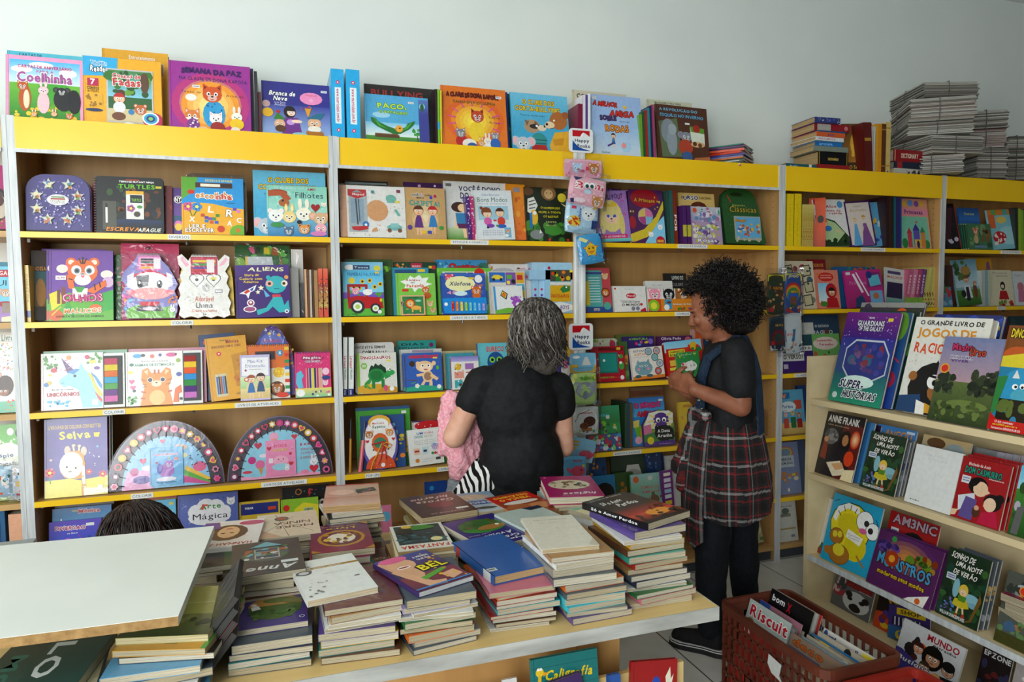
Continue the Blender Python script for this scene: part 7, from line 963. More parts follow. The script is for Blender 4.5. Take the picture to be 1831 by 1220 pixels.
B('r1', 1657, 1765, 606, 'wrapped book with a dusk meadow scene and a pink-red title, on the rack top row', 'r 0 0 100 100 8a86a8;g 0 0 100 55 7a86b0 c0a0a8;g 0 52 100 48 6a7a44 3a4a2a;n 3 30 60 40 98 66 4 9 2a3426,3f4a30;n 5 20 2 44 30 66 4 8 2f3a2a,4a5a3a;k 4a1030;j 34 12 34 9 c8306a Masha;k 4a1030;j 50 14 8 6 8a3a2a e;k 4a1030;j 60 17 26 9 c8502a Urso;k fff;t 36 24 38 4 6a3a86 PRONTA PARA;t 34 28 30 3 6a3a86 VIVER;c 12 38 8 e8b03a;c 12 38 6 d8402a;e 60 78 34 6 7a8a4a;n 9 26 4 76 96 97 3 7 5a6a38,48582e,76864a', '8a86a8', d=.012, t=.01, mat=M_WRAP, hard=0)
DN = 'r 0 0 100 100 8a4f1e;k 222;j 30 8 50 11 f0d42a DINOSSAURO;e 20 28 20 8 c8622a;e 30 34 24 6 a84420;p e0d03a 0 30 30 26 36 42 0 46;r 0 40 60 60 2f8ab0;e 34 60 30 20 3aa0cc;p e8e8e4 20 50 24 42 30 50;p e8e8e4 40 50 48 40 48 52;c 26 58 4 fff;c 36 57 4 fff;c 27 58 2 222;c 36 58 2 222;e 34 66 12 6 5ab0c8;p 3a8a4a 0 50 14 48 6 84 0 86;r 8 70 80 24 2a2418;n 4 12 14 74 80 90 5 9 4a6a2a,3a8ab0,6a7a3a;p c81f1e 0 84 14 92 100 94 100 100 0 100'
B('r1', 1764, 1900, 590, 'dinosaur kit with a dark window of plastic figures and a red foot panel', DN+';r 0 90 100 10 d02420;t 22 92 26 2.4 f4e0e0 O kit contem:;t 24 95 34 2.2 e8e04a um LIVRO para ler e;t 26 98 40 2.2 f4e0e0 fantasticos DINOSSAUROS', '8a4f1e', d=.0, t=.04, name='dinosaur_kit', cat='book')
# second row of the rack
B('r2', 1478, 1540, 752, 'blue comic edge behind the dark red portrait comic', 'r 88 0 12 100 4a8ac0', '3a6a9a', d=.055, **cm)
B('r2', 1492, 1552, 757, 'violet and black comic edge two behind the dark red portrait comic', 'n 3 20 60 6 96 94 6 12 6a3a5a,2a2430,8a5a8a', '3f2a4a', d=.08, **cm)
B('r2', 1456, 1522, 743, 'dark comic with a long-haired seated writer and red glow, first in the rack second row', 'r 0 0 100 100 1f1820;r 50 14 50 86 6a1f1c;k 111;t 47 10 82 11 e8e6e0 ANNE FRANK;u 36 20 56 2 c8b08a UMA BIOGRAFIA;e 24 38 18 13 6a6a6c;n 3 16 10 30 40 46 3 6 8a8a88,4a4a4c;e 62 42 15 18 140f12;e 62 40 8 9 b8845a;p 241a22 44 54 80 54 84 84 40 80;o 86 36 12 14 f4d0a0 c8421e;e 80 66 12 12 d84a1a;p e8dcc0 26 80 60 72 84 90 50 98;p d8a878 40 80 66 74 74 82 54 88;p 8a3a24 8 46 20 50 22 76 4 74;c 13 44 6 c89068;p f0e0b8 76 84 100 80 100 100 70 100', '1f1820', d=.03, **cm)
B('r2', 1546, 1614, 766, 'blue comic with orange letters behind the green fairy comic', 'g 0 0 100 100 4a8ac8 2a5a98;j 56 12 70 14 d8962a ANGOLI;r 76 3 20 4 c8d8e8', '3a7ab8', d=.085, **cm)
for i in range(2): B('r2', 1549+i*7, 1606+i*6, 786-i*2, 'grey wrapped comic edge, '+('first' if i == 0 else 'second')+' behind the green fairy comic in the second row', 'n 3 10 70 6 98 96 5 9 8a929a,4a4f6a', '6a727a', d=.05+i*.016, mat=M_WRAP, group='grey comics behind the fairy comic', **cm)
FAIRY = 'r 0 0 100 100 1e3a22;n 3 40 4 20 96 96 5 11 2a5230,16301c,3f6a34,1c4a3a;k 0a1a0c;y 38 9 56 11 eceae2 SONHO DE;k 0a1a0c;y 54 20 60 9 eceae2 UMA NOITE;k 0a1a0c;y 50 31 56 10 eceae2 DE VERÃO;r 8 36 22 9 dcdce4;r 10 38 18 2 78a;r 10 41 18 2 78a;e 36 54 8 14 8ab8c4;e 74 62 20 7 8ab8c4;e 80 70 12 4 7aa8b4;e 54 54 11 9 e0c04a;f 54 57 8 ecc8a0 p;p c8b82a 38 68 66 66 74 76 56 80 34 78;p 5a8a2a 44 62 64 62 62 70 46 70;l 50 78 48 90 4 ecc8a0;l 60 78 64 88 4 ecc8a0;e 48 92 4 4 a8442a;e 64 90 4 4 a8442a;n 6 14 10 70 40 90 2 4 5a8ac8,7a6ab0;p 7a5a24 92 50 98 60 84 92 60 99 80 90;t 40 94 60 5 dfe4e4 WILLIAM SHAKESPEARE'
B('r2', 1536, 1598, 778, 'green comic with a winged fairy and white hand lettering, in the rack second row', FAIRY, '1e3a22', d=.03, mat=M_WRAP, **cm)
B('r2', 1626, 1710, 786, 'cream and grey comic with a dark red script title behind the blank white cover', 'g 0 0 100 40 c8b080 7a8a94;e 30 10 20 8 6a4a2a;e 70 16 20 10 98a4a8;k e8e0d0;i 46 22 70 10 8a2a34 Os Miseráveis', '8a929a', d=.08, **cm)
B('r2', 1616, 1699, 804, 'blank white wrapped cover in the middle of the rack second row', 'r 0 0 100 100 e4e5e4;u 50 14 44 4 d0d2d2 BIBLIA NOVA;u 52 20 40 4 d0d2d2 FACES;t 22 93 20 2.4 333 M. E. Mori', 'e4e5e4', d=.025, mat=M_WRAP, **cm)
for i in range(4): B('r2', 1716+i*11, 1768+i*14, 806+i*2, 'grey spine of a comic bunch at the back right of the blank white cover, '+('first', 'second', 'third', 'fourth')[i], 'r 80 0 20 40 aab', ('8a8e90', '7a7e82', 'a82a2a', '3a5a7a')[i], d=.12+i*.012, mat=M_WRAP, name='comic_book', hard=0, t=.01)
for i in range(2, -1, -1):
    B('r2', 1698+i*9, 1785+i*9, 826-i*3, ('red comic with a couple in profile and a teal title, in the rack second row' if i == 0 else 'red comic copy %s the couple in profile, its edge showing' % ('right behind', 'two behind')[i-1]), 'r 0 0 100 100 a81f26;t 38 10 44 5 e8d8d4 Machado de Assis;k 123;t 48 20 74 11 2fa088 DOM CASMURRO;t 76 27 30 2.4 e8d8d4 classico;r 8 30 18 12 dcdce0;r 10 33 14 1.6 78a;r 10 37 14 1.6 78a;e 44 42 20 14 1c1614;e 50 46 15 12 e8c8a8;p e8c8a8 56 42 70 48 60 54;p 1c1614 26 34 50 30 40 42 26 48;p d8dce4 8 64 40 54 44 66 14 88;p 6a5a98 24 62 48 64 44 98 16 96;p e8c8a8 0 88 14 86 10 96 0 98;e 78 62 18 13 1c1418;c 90 54 9 1c1418;e 74 66 12 11 ecccb0;p ecccb0 62 62 66 66 62 72;p c01f4a 62 80 88 74 98 98 56 98;e 50 82 8 9 5a3a2a;c 50 76 5 d8a888', 'a81f26', d=.025+i*.02, mat=M_WRAP, group='red couple comics', **cm)
B('r2', 1797, 1880, 842, 'green and blue comic with grey figures, cut by the frame in the rack second row', 'g 0 0 100 40 6ac0e0 a8d8e8;g 0 34 100 66 4a8a3a 2a5a24;r 0 0 4 100 a82a2a;n 3 20 10 24 90 80 5 12 8a8aa0,6a6a7a,b8b0c0,3a5a2a;p 6a6a6a 14 60 30 56 26 98 10 98', '4a8a3a', d=.03, **cm)
# third row
B('r3', 1456, 1498, 893, 'purple glittering comic edge first against the rack end', 'n 3 30 4 4 96 96 4 9 8a5ab8,5a3a8a,c8a8d8', '6a3f98', d=.085, **cm)
B('r3', 1461, 1514, 902, 'white comic with an orange badge and a red robot box, near the rack end', 'r 0 0 100 100 d8d6d0;c 22 20 8 d8602a;r 30 40 40 20 b8402a;n 3 16 4 66 80 94 5 10 7a4a2a,4a6a3a,8a3a2a;r 0 90 100 10 9a3a24', 'd8d6d0', d=.055, **cm)
B('r3', 1466, 1551, 896, 'turquoise picture book with a big laughing yellow mouth, white eyes and a brown dog', 'r 0 0 100 100 2aa8cc;e 46 40 42 34 2a2a22;e 46 40 40.5 32.5 e8d82a;p f2f2ee 8 36 14 18 34 8 56 10 62 22 50 18 34 16 20 26 16 40;l 16 24 24 30 1.4 333;l 26 14 30 22 1.4 333;l 40 10 40 18 1.4 333;l 52 12 50 20 1.4 333;e 44 38 24 16 d8c820;c 72 26 17 222;c 72 26 16 f4f4f2;c 90 36 14 222;c 90 36 13 f4f4f2;c 76 28 5 333;c 86 36 5 333;e 72 40 8 4 d86a9a;e 64 66 22 20 d8c820;e 24 60 15 12 7a4f1c;e 24 60 14 11 b0782e;e 20 58 5 5 e0d03a;e 30 56 5 5 e0d03a;e 36 84 22 15 7a4f1c;e 36 84 21 14 b0782e;e 34 78 12 9 e0d03a;e 12 84 8 6 b0782e;p f0eee4 44 44 76 50 72 62 42 56;u 58 51 24 3 778 Cartoes;u 58 55 22 3 778 de pontos;l 70 76 88 88 3 b0782e;l 4 12 14 8 1 234;l 92 18 98 26 1 234', '2aa8cc', d=.02, t=.008, hard=0)
B('r3', 1566, 1652, 928, 'red comic with pale letters and a dark-haired face behind the purple monsters book', 'r 0 0 100 100 a81e22;k 5a0f12;t 52 9 88 13 b8a0b0 AM3NIC;r 8 22 16 12 dcdce4;r 10 25 12 2 78a;e 56 36 24 16 1c1616;e 56 44 20 16 d8a888;e 50 42 3 2 222;e 64 42 3 2 222', 'a81e22', d=.07, mat=M_WRAP, **cm)
for i in range(1, -1, -1):
    B('r3', 1548+i*10, 1660+i*9, 967-i, 'purple picture book with ornate monster lettering and a curled white page corner, '+('front copy' if i == 0 else 'copy behind'), 'r 0 0 100 100 5f2a62;o 50 34 46 34 c88a4a 62306a;l 26 8 30 10 1 3a8a3a;c 26 10 4 3a9a4a;n 4 16 8 22 36 34 3 6 5a3a8a,6a4a9a,3a2a6a;n 5 14 52 24 94 40 4 7 6a8a2a,8a3a1a,3f5a24,a8842a;k 5a2a10;j 50 50 84 24 4aa0cc MONSTROS;c 30 44 11 a8401a;c 30 44 5 e0a03a;k 3a1a20;j 50 72 74 9 e0c02a moderem seus modos;p ece8e2 68 94 96 78 92 100 62 100;c 82 94 4 d8702a', '5f2a62', d=.0+i*.022, t=.01, tilt=19, group='purple monsters books')
for i in range(2): B('r3', 1688+i*10, 1756+i*8, 993-i, 'grey wrapped comic edge, '+('first' if i == 0 else 'second')+' behind the lower green fairy comic', 'n 3 12 70 6 98 96 5 9 9aa0a8,4a4a5a,c8a86a', '5a626a', d=.045+i*.02, mat=M_WRAP, group='grey comics behind the lower fairy comic', **cm)
B('r3', 1672, 1746, 992, 'lower green comic with a winged fairy, in the rack third row beside the monsters book', FAIRY, '1e3a22', d=.02, mat=M_WRAP, **cm)
B('r3', 1776, 1862, 1036, 'wrapped comic with a grimacing orange face and an orange badge, cut by the frame', 'r 0 0 100 100 5a5f56;n 3 24 4 4 96 30 5 12 8a8e90,3a3f3a,aab0b0;e 54 38 26 18 d88a4a;e 44 34 6 3 f0f0ec;e 66 34 6 3 f0f0ec;c 45 34 2.4 357;c 66 34 2.4 357;r 42 46 26 4 eee;p 4a3a2a 34 28 50 32 50 29;c 40 22 10 e0a03a;c 40 22 8 d8402a;n 6 20 4 60 96 82 5 10 c8b08a,4a6a8a,a8744a,6a8a5a;r 0 84 100 16 4a4a1e;s 86 92 6 d8d4c0', '5a5f56', d=.02, mat=M_WRAP, **cm)
zz0 = ZS['r3']
for i, (c, t, lb) in enumerate((('8a8a86', .02, 'grey'), ('c8bca0', .03, 'buff'), ('6a6a70', .03, 'slate'), ('b8a888', .035, 'sand-coloured'), ('a89878', .03, 'tan'), ('8a1f4a', .028, 'maroon topmost'))):
    flat('paperback', lb+' book of the flat pile at the back of the rack third row', RK+.168, -1.5+(i % 2)*.02, zz0, .16, .25, t, 90+(i % 3-1)*3, c, page='b8ac90', group='flat pile in the rack'); zz0 += t+.0005
# bottom row
B('r4', 1484, 1552, 1042, 'magazine with a snarling panda face and red masthead on the rack bottom row', 'r 0 0 100 100 6a6a68;r 30 6 66 16 8a1f24;t 62 14 54 9 a83a3a MUNDO;t 80 22 30 4 ccc estranho;n 3 24 2 8 28 60 4 8 a83a44,c8b0b0,4a4a4c;e 62 62 34 32 c8c8c4;e 42 44 9 10 222;e 84 46 9 10 222;e 46 56 7 6 1c1c1c;e 76 56 7 6 1c1c1c;e 62 80 15 12 241c1c;e 62 70 8 4 222', '6a6a68', d=.07, name='magazine', hard=0, t=.008, mat=M_WRAP)
B('r4', 1560, 1620, 1066, 'magazine with yellow and black triangles on the rack bottom row', 'r 0 0 100 100 2a2420;p d8b02a 20 10 90 30 60 60;p 2a2420 36 20 74 32 58 48;p c8502a 0 60 40 50 50 100 0 100;n 3 12 10 40 60 90 6 12 d8b02a,5a3a8a,8a3a2a', '2a2420', d=.075, name='magazine', hard=0, t=.008)
B('r4', 1588, 1660, 1102, 'purple edged magazine lying aslant on the rack bottom row, with barcode stripes', 'r 0 0 100 100 4a3a7a;r 20 6 70 20 e0c02a;t 54 16 50 12 4a3a1a SHOP;'+';'.join('r %d 34 3 24 %s' % (10+5*k, ('222', 'ddd')[k % 2]) for k in range(14))+';r 0 62 100 38 3a6a9a;n 3 12 6 64 90 96 6 10 222,d8b02a,4a8ab0', '4a3a7a', d=.05, name='magazine', hard=0, t=.008, roll=-12)
B('r5', 1592, 1700, 1134, 'white magazine with crowded dark heads, red masthead and a purple band, leaning on the rack', 'r 0 0 100 100 cfcfd2;t 68 12 50 12 a81f2a MUNDO;t 72 21 36 5 333 estranho;n 3 8 14 22 40 60 6 10 5a2a2a,2a2224,c8602a;f 34 40 8 d8a080 h 4a2020;e 58 44 17 22 1a1512;f 59 46 11 c89878 h 1a1512;f 84 52 9 c8a088 h 1c1a1c;e 84 44 10 9 1c1c1e;p 26262c 72 66 98 62 100 92 74 92;f 50 66 8 d0a080 h 4a3a2a;f 70 72 7 d8b070 p;p 2a2f44 42 76 60 76 62 90 40 90;p 4a3f8a 0 54 10 54 90 86 90 100 0 100;k 2a2a5a;i 32 70 52 11 e4e4ea Butique', 'cfcfd2', d=-.105, name='magazine', hard=0, t=.01, tilt=19)
B('r4', 1742, 1794, 1166, 'dark magazine with white block letters on the rack bottom row, near the frame corner', 'r 0 0 100 100 2a1f22;t 52 14 90 12 ddd EPZONE;n 3 12 6 30 94 90 8 14 6a2a2a,3a3a5a', '2a1f22', d=.03, name='magazine', hard=0, t=.008)
B('r4', 1800, 1860, 1180, 'red and white speckled magazine in the frame corner of the rack bottom row', 'n 3 30 6 6 94 94 6 14 c83a4a,e8e0e0,4a8a5a', 'b8b0b0', d=.03, name='magazine', hard=0, t=.008)
# crates of comics on the floor
def crate(x0, x1, y0, y1, h, mat, label):
    cx, cy = (x0+x1)/2, (y0+y1)/2; w, l = x1-x0, y1-y0; root = empty('plastic_crate', label, 'crate', Matrix.Translation((cx, cy, 0)))
    def ring(z0, z1, o, i_, r):
        m = MB(); A = []; Bq = []
        for q, s in ((A, o), (Bq, i_)):
            for sx, sy, a0 in ((1, 1, 0), (-1, 1, pi/2), (-1, -1, pi), (1, -1, 3*pi/2)):
                for k in range(5):
                    a = a0+pi/8*k; rr = max(.004, r+s); q.append((sx*(w/2-r)+rr*cos(a), sy*(l/2-r)+rr*sin(a)))
        n = len(A)
        for k in range(n):
            j = (k+1) % n
            for (P, Q, za, zb, fl) in ((A, A, z0, z1, 0), (Bq, Bq, z0, z1, 1), (A, Bq, z1, z1, 0), (A, Bq, z0, z0, 1)):
                p = [(P[k][0], P[k][1], za), (P[j][0], P[j][1], za), (Q[j][0], Q[j][1], zb), (Q[k][0], Q[k][1], zb)]
                m.poly(p[::-1] if fl else p, None)
        return m
    ring(h-.03, h, .006, -.008, .035).build('rim', mat, root); ring(0, .02, -.002, -.011, .03).build('base_rim', mat, root)
    m = MB(); m.box(-w/2+.01, w/2-.01, -l/2+.01, l/2-.01, .004, .012, None); m.build('bottom', mat, root)
    for sx in (-1, 1):
        m = MB(); X0, X1 = sorted((sx*(w/2-.002), sx*(w/2-.012))); n = 15
        for k in range(n+1):
            y = -l/2+.02+(l-.04)*k/n; m.box(X0, X1, y-.003, y+.003, .01, h-.02, None)
        for z in (.06, .11, .16, .21, .255): m.box(X0, X1, -l/2+.02, l/2-.02, z-.004, z+.004, None)
        m.box(X0, X1, -.1, .12, .02, .11, None); m.build('lattice_side', mat, root)
    for sy in (-1, 1):
        Y0, Y1 = sorted((sy*(l/2-.002), sy*(l/2-.012))); a, b, z0, z1 = -.055, .055, h-.09, h-.05; m = MB()
        m.box(-w/2+.02, a, Y0, Y1, .1, h-.02, None); m.box(b, w/2-.02, Y0, Y1, .1, h-.02, None); m.box(a, b, Y0, Y1, z1, h-.02, None); m.box(a, b, Y0, Y1, .1, z0, None)
        for k in range(9): x = -w/2+.02+(w-.04)*k/8; m.box(x-.003, x+.003, Y0, Y1, .01, .1, None)
        m.box(-w/2+.02, w/2-.02, Y0, Y1, .05, .058, None); m.build('end_wall', mat, root)
    m = MB()
    for sx in (-1, 1):
        for sy in (-1, 1):
            c = [(sx*(w/2-.03)+sx*.026*cos(a), sy*(l/2-.03)+sy*.026*sin(a)) for a in (0, pi/6, pi/3, pi/2)]
            for k in range(3): m.poly([(*c[k], .005), (*c[k+1], .005), (*c[k+1], h-.02), (*c[k], h-.02)], None)
    m.build('corner_panels', mat, root) if False else None
    return root
cr = crate(2.50, 2.815, -1.475, -.935, .325, M_CRATE, 'reddish brown lattice crate full of old comics in front of the pale rack')
m = MB(); m.poly([(-.164, -.02, .26), (-.1645, -.085, .252), (-.1645, -.075, .21), (-.164, -.09, .19), (-.164, -.035, .2), (-.164, -.015, .225)], 'dcdcda'); m.build('torn_sticker', M_MATTE, cr, label='torn white paper sticker')
crate(2.53, 2.845, -2.03, -1.492, .29, M_CRATE2, 'bright red crate at the frame bottom, nearer than the brown crate')
def mag(x, yc, w, h, label, base, art=None, name='comic_book', cat='comic', t=.004, group=None, gloss=0, z=.014):
    M = Matrix.Translation((x, yc, z)) @ Matrix.Rotation(R(-90), 4, 'Z') @ Matrix.Rotation(R(-18), 4, 'X')
    return book(name, label, cat, M, w, h, t, base, art, hard=0, group=group, mat=M_PRINT if gloss else M_MATTE, page='cfc8b4')
rnd = random.Random(8); pal = ['b8b0a0', '8a8478', 'c8a8a0', 'a0a8b0', '6a5a5a', 'c8c0a8', '9a8a7a', '7a8aa0']
NTH = ('first', 'second', 'third', 'fourth', 'fifth', 'sixth', 'seventh', 'eighth')
def column(x, yc, w, items):
    k = 0
    for it in items:
        if isinstance(it, tuple):
            h, lb, base, art = it[:4]; mag(x, yc+rnd.uniform(-.004, .004), w, h, lb, base, art, **(it[4] if len(it) > 4 else {})); where = it[5] if len(it) > 5 else None
        else:
            n, h, where, grp = it[1:]
            for k in range(n):
                mag(x, yc+rnd.uniform(-.006, .006), w*rnd.uniform(.9, .98), h+rnd.uniform(-.02, .01), 'worn comic, %s %s' % (NTH[k], where), rnd.choice(pal), 'n %d 14 4 4 96 50 5 12 %s' % (rnd.randrange(99), ','.join(rnd.sample(['a83a3a', '3a5a8a', 'd8b84a', '4a7a4a', '222', 'e0d8c8', '8a5a8a', 'c8703a'], 4))), group=grp); x += .0128
            continue
        x += .0128
mz = dict(name='magazine', cat='magazine')
column(2.517, -1.068, .225, [(.25, 'red and white comic at the outer wall of the brown crate', 'c03a34', 't 16 10 16 12 eee R'),
    (.322, 'pale comic with red puffy letters reading Riscuit at the front of the brown crate', 'b8c4c0', 'r 0 0 100 100 b8c4c0;k fff;t 52 11 90 13 c8203a Riscuit;n 3 30 4 22 96 60 1.4 2.6 c83a4a,3a6aa0,4a8a5a;c 14 28 12 7a6a3a;r 6 26 18 7 e0e0e8;t 15 30 14 4 223a7a 1,50'),
    [0, 3, .3, 'behind the puffy-lettered comic in the brown crate', 'comics in the far half of the brown crate'],
    (.31, 'rose comic with a small framed portrait and yellow digits in the brown crate', 'b07a8a', 'r 0 0 100 100 b07a8a;r 0 0 26 60 3a5aa8;t 14 14 22 10 d8b83a 3,5;t 14 30 24 6 d84a6a JS;r 2 8 22 8 4a86c0;r 30 24 16 20 d8d0d0;e 38 32 5 7 4a2f24;n 3 20 40 6 96 80 4 9 8a5a6a,c8a0a8,6a4a5a'),
    [0, 2, .29, 'between rose comic and black magazine in the brown crate', 'comics behind the rose one'],
    (.35, 'black magazine with white lowercase letters and a red mark, tallest in the brown crate', '1a191b', 'r 0 0 100 100 1a191b;t 22 8 30 7 e8e8e8 bom;t 48 10 10 10 b81f2a X;n 3 12 10 30 90 80 2 5 3a3a3c,5a2a2a', dict(gloss=1, **mz))]
    + [(.345-.006*i, 'grey white magazine edge, '+NTH[i]+' behind the black magazine', ('b8b8b4', '8a8a88', 'c03a34')[i], None, dict(group='magazines behind the black one', **mz)) for i in range(3)]
    + [(.29, 'deep blue magazine at the rack side of the brown crate', '1f4a7a', 'n 3 10 6 20 90 80 5 10 3a6a9a,16345a', mz)])
column(2.517, -1.325, .25, [(.305, 'brown orange magazine reading deco at the near end of the brown crate', '9a8270', 'r 0 0 100 100 9a8270;r 0 14 60 8 3a5a8a;k 6a4a2a;t 34 7 56 8 c86a2a deco;n 3 20 4 28 96 80 5 12 7a6a5a,b8a890,5a4a40', mz),
    [0, 6, .285, 'behind the deco magazine in the brown crate', 'magazines in the near half of the brown crate'],
    (.29, 'bright blue magazine running along the near half of the brown crate', '2a7ab0', 'g 0 0 100 100 2f80b8 1f5a8a;u 22 6 28 4 8ac0e0 revista', dict(gloss=1, **mz)),
    [0, 3, .3, 'between blue magazine and white lettered one', 'magazines between blue and white'],
    (.30, 'white magazine with dark slanted letters on its edge at the rack side of the crate', 'd8d6d0', 'r 0 0 100 100 d8d6d0;i 40 8 44 9 2a2f5a Acervall;r 70 2 22 5 e8d83a;n 3 8 4 4 20 14 3 5 3a5a9a;e 90 12 6 5 c03a3a', mz)])
column(2.56, -1.76, .26, [(.27+.004*i, 'comic in the red crate at the frame bottom, %s from its outer side' % NTH[i], ('b8b0a0', 'd8c84a', '5a7a9a', 'c8c0b0', '2a7a9a', '3a6ab0', 'd0d0cc', '8a8478')[i], 'n %d 12 4 4 96 50 5 12 3a5a8a,d8b84a,222,e0d8c8' % i, dict(group='comics in the red crate')) for i in range(8)])
# table with piles of second-hand books
TZ, TY0, TY1, TX0, TX1 = .736, -1.742, -.93, -.75, 1.922
tb = empty('display_table', 'long pale wooden table with a scuffed grey edge, loaded with piles of used books', 'table', Matrix.Translation((.6, -1.33, 0)))
def tbx(name, mat, x0, x1, y0, y1, z0, z1, par=tb): m = MB(); m.box(x0-.6, x1-.6, y0+1.33, y1+1.33, z0, z1, None); return m.build(name, mat, par)
tbx('table_top', M_TABLE, TX0, TX1, TY0+.002, TY1, TZ-.032, TZ); ed = tbx('edge_band', M_SLABEDGE, TX0, TX1+.002, TY0, TY0+.002, TZ-.033, TZ+.0004); tbx('edge_band', M_SLABEDGE, TX1, TX1+.002, TY0+.002, TY1, TZ-.033, TZ+.0004)
tbx('base_panel', M_WOOD, TX0+.1, 1.655, -1.5, -1.478, 0, TZ-.032); tbx('base_panel', M_WOOD, 1.657, 1.78, -1.502, -1.478, 0, TZ-.032); tbx('base_side', M_WOOD, 1.758, 1.78, -1.478, -1.05, 0, TZ-.032)
lg = tbx('lower_ledge', M_WOODX, TX0+.1, 1.915, -1.69, -1.502, .24, .262); tbx('ledge_back', M_TABLE, 1.2, 1.915, -1.602, -1.590, .262, .53, lg); tbx('ledge_support', M_WOOD, 1.70, 1.72, -1.6, -1.502, 0, .24, lg)
def shelfbook(xl, xr, yt, y, zb, label, art, base, tilt=12, **kw):
    c = [hit(x, 1200, 1, y).x for x in (xl, xr)]; cx = (c[0]+c[1])/2; h = (hit((xl+xr)/2, yt, 1, y+.03).z-zb)/cos(R(tilt)); t = kw.pop('t', .012)
    M = Matrix.Translation((cx, y, zb+.0012+t*sin(R(tilt)))) @ Matrix.Rotation(R(kw.pop('turn', 0)), 4, 'Z') @ Matrix.Rotation(-R(tilt), 4, 'X') @ Matrix.Rotation(R(kw.pop('roll', 0)), 4, 'Y')
    return book(kw.pop('name', pb), label, 'book', M, c[1]-c[0], h, t, base, art, **kw)
shelfbook(962, 1083, 1178, -1.664, .262, 'teal ruled handwriting book with yellow script, on the ledge below the table front', 'r 0 0 100 100 1f7f80;'+';'.join('r 0 %d 100 .5 176a6c' % (6+7*k) for k in range(13))+';y 56 13 72 9 e8d02a Caligrafia;c 12 9 6 e8c82a;c 10 7 2 f4f4f0;c 14 7 2 f4f4f0;p e8a82a 17 9 25 10 17 12;l 12 11 9 26 5 e0b82a', '1f7f80', tilt=8)
shelfbook(1018, 1082, 1211, -1.684, .262, 'violet framed green book in front of the teal handwriting book, mostly below the frame', 'r 8 8 84 84 6a8a2a', '4a2f6a', tilt=8, roll=-8)
shelfbook(1098, 1120, 1207, -1.675, .262, 'small blue book edge beside the red booklet on the lower ledge', 'n 3 10 10 10 90 90 6 12 2a3a7a,6aa8d8', '2f5fa8', tilt=6)
shelfbook(1124, 1208, 1188, -1.66, .262, 'red booklet with a blue stamp and a white bird on the lower ledge', 'r 0 0 100 100 a81f22;e 54 22 10 9 2a5ab8;c 54 22 5 e8a83a;p e8e4d0 74 14 84 6 86 16 92 12 86 24 76 22;p e0dcc8 70 34 92 30 94 60 72 64;n 3 8 10 20 40 60 5 9 d8d0c0,7a1a1a', 'a81f22', tilt=8, roll=6)
for i in range(3):
    shelfbook(1112+9*i, 1186+3*i, 1192-2*i, -1.612-.007*i*0-.009*(2-i)*-1, .262, 'cream paged booklet fanned behind the red one, '+('rear', 'middle', 'front')[i], None, 'd8cfb4', tilt=5, t=.006, hard=0, group='cream booklets on the ledge')
shelfbook(905, 932, 1216, -1.66, .262, 'white booklet corner just showing at the frame bottom under the table', None, 'd8d8d8', tilt=6, t=.006, hard=0)
ORD = ['lowest', 'second', 'third', 'fourth', 'fifth', 'sixth', 'seventh', 'eighth', 'ninth', 'tenth', 'eleventh', 'twelfth', 'thirteenth', 'fourteenth']
rnd = random.Random(21)
HEX = dict(grey='8a8a84', white='dcdcd8', black='242426', brown='6a4630', orange='d8702a', blue='3a62a0', navy='2a3050', purple='5a468a', teal='2f8a8a', green='3a7a48', red='a82e2e', cream='d8ccaa', yellow='d8ac3a', pink='c8788a', maroon='6a2a34', tan='b08a5a', turquoise='4ac0cc', slate='55606a', olive='77743f', magenta='a82a6a', lilac='a89ac8', sky='6aa8cc', mint='3aa898', gold='b8902a', salmon='d88868')
PAGE = ['c9beA6', 'c0b498', 'c8bca2', 'bbac8c', 'cfc6b2', 'c4b89e']
def stack(what, x, yf, z, spec, w=.155, d=.215, rot=0, spread=.008, lean=(0, 0)):
    """spec: 'mm colour' pairs from the table upwards; yf is the front face of the pile; returns height"""
    it = [s.split() for s in spec.split(',')]; z += .0008
    for i, s in enumerate(it):
        t = float(s[0])/1000; c = s[1]; r = rot+rnd.uniform(-5, 5)+(float(s[2]) if len(s) > 2 else 0); ww = w*rnd.uniform(.92, 1.03); dd = d*rnd.uniform(.93, 1.02); cx = rnd.uniform(-spread, spread)+lean[0]*i; cy = rnd.uniform(-spread, spread)*.7+lean[1]*i
        flat('paperback', '%s paperback, %s of the pile under %s' % (c, ORD[i] if i == 0 else ORD[i]+' up', what), x+cx, yf+dd/2+cy, z, ww, dd, t, r, HEX[c], None, page=rnd.choice(PAGE), spine=HEX[c], group='paperbacks in the table piles', mat=M_WRAP if rnd.random() < .4 else M_PRINT); z += t+.0004
    return z
def top(label, x, yf, z, w, d, t, rot, base, art, **kw):
    flat(kw.pop('name', 'paperback'), label, x, yf+d/2, z, w, d, t, rot, base, art, page=kw.pop('page', rnd.choice(PAGE)), **kw); return z+t
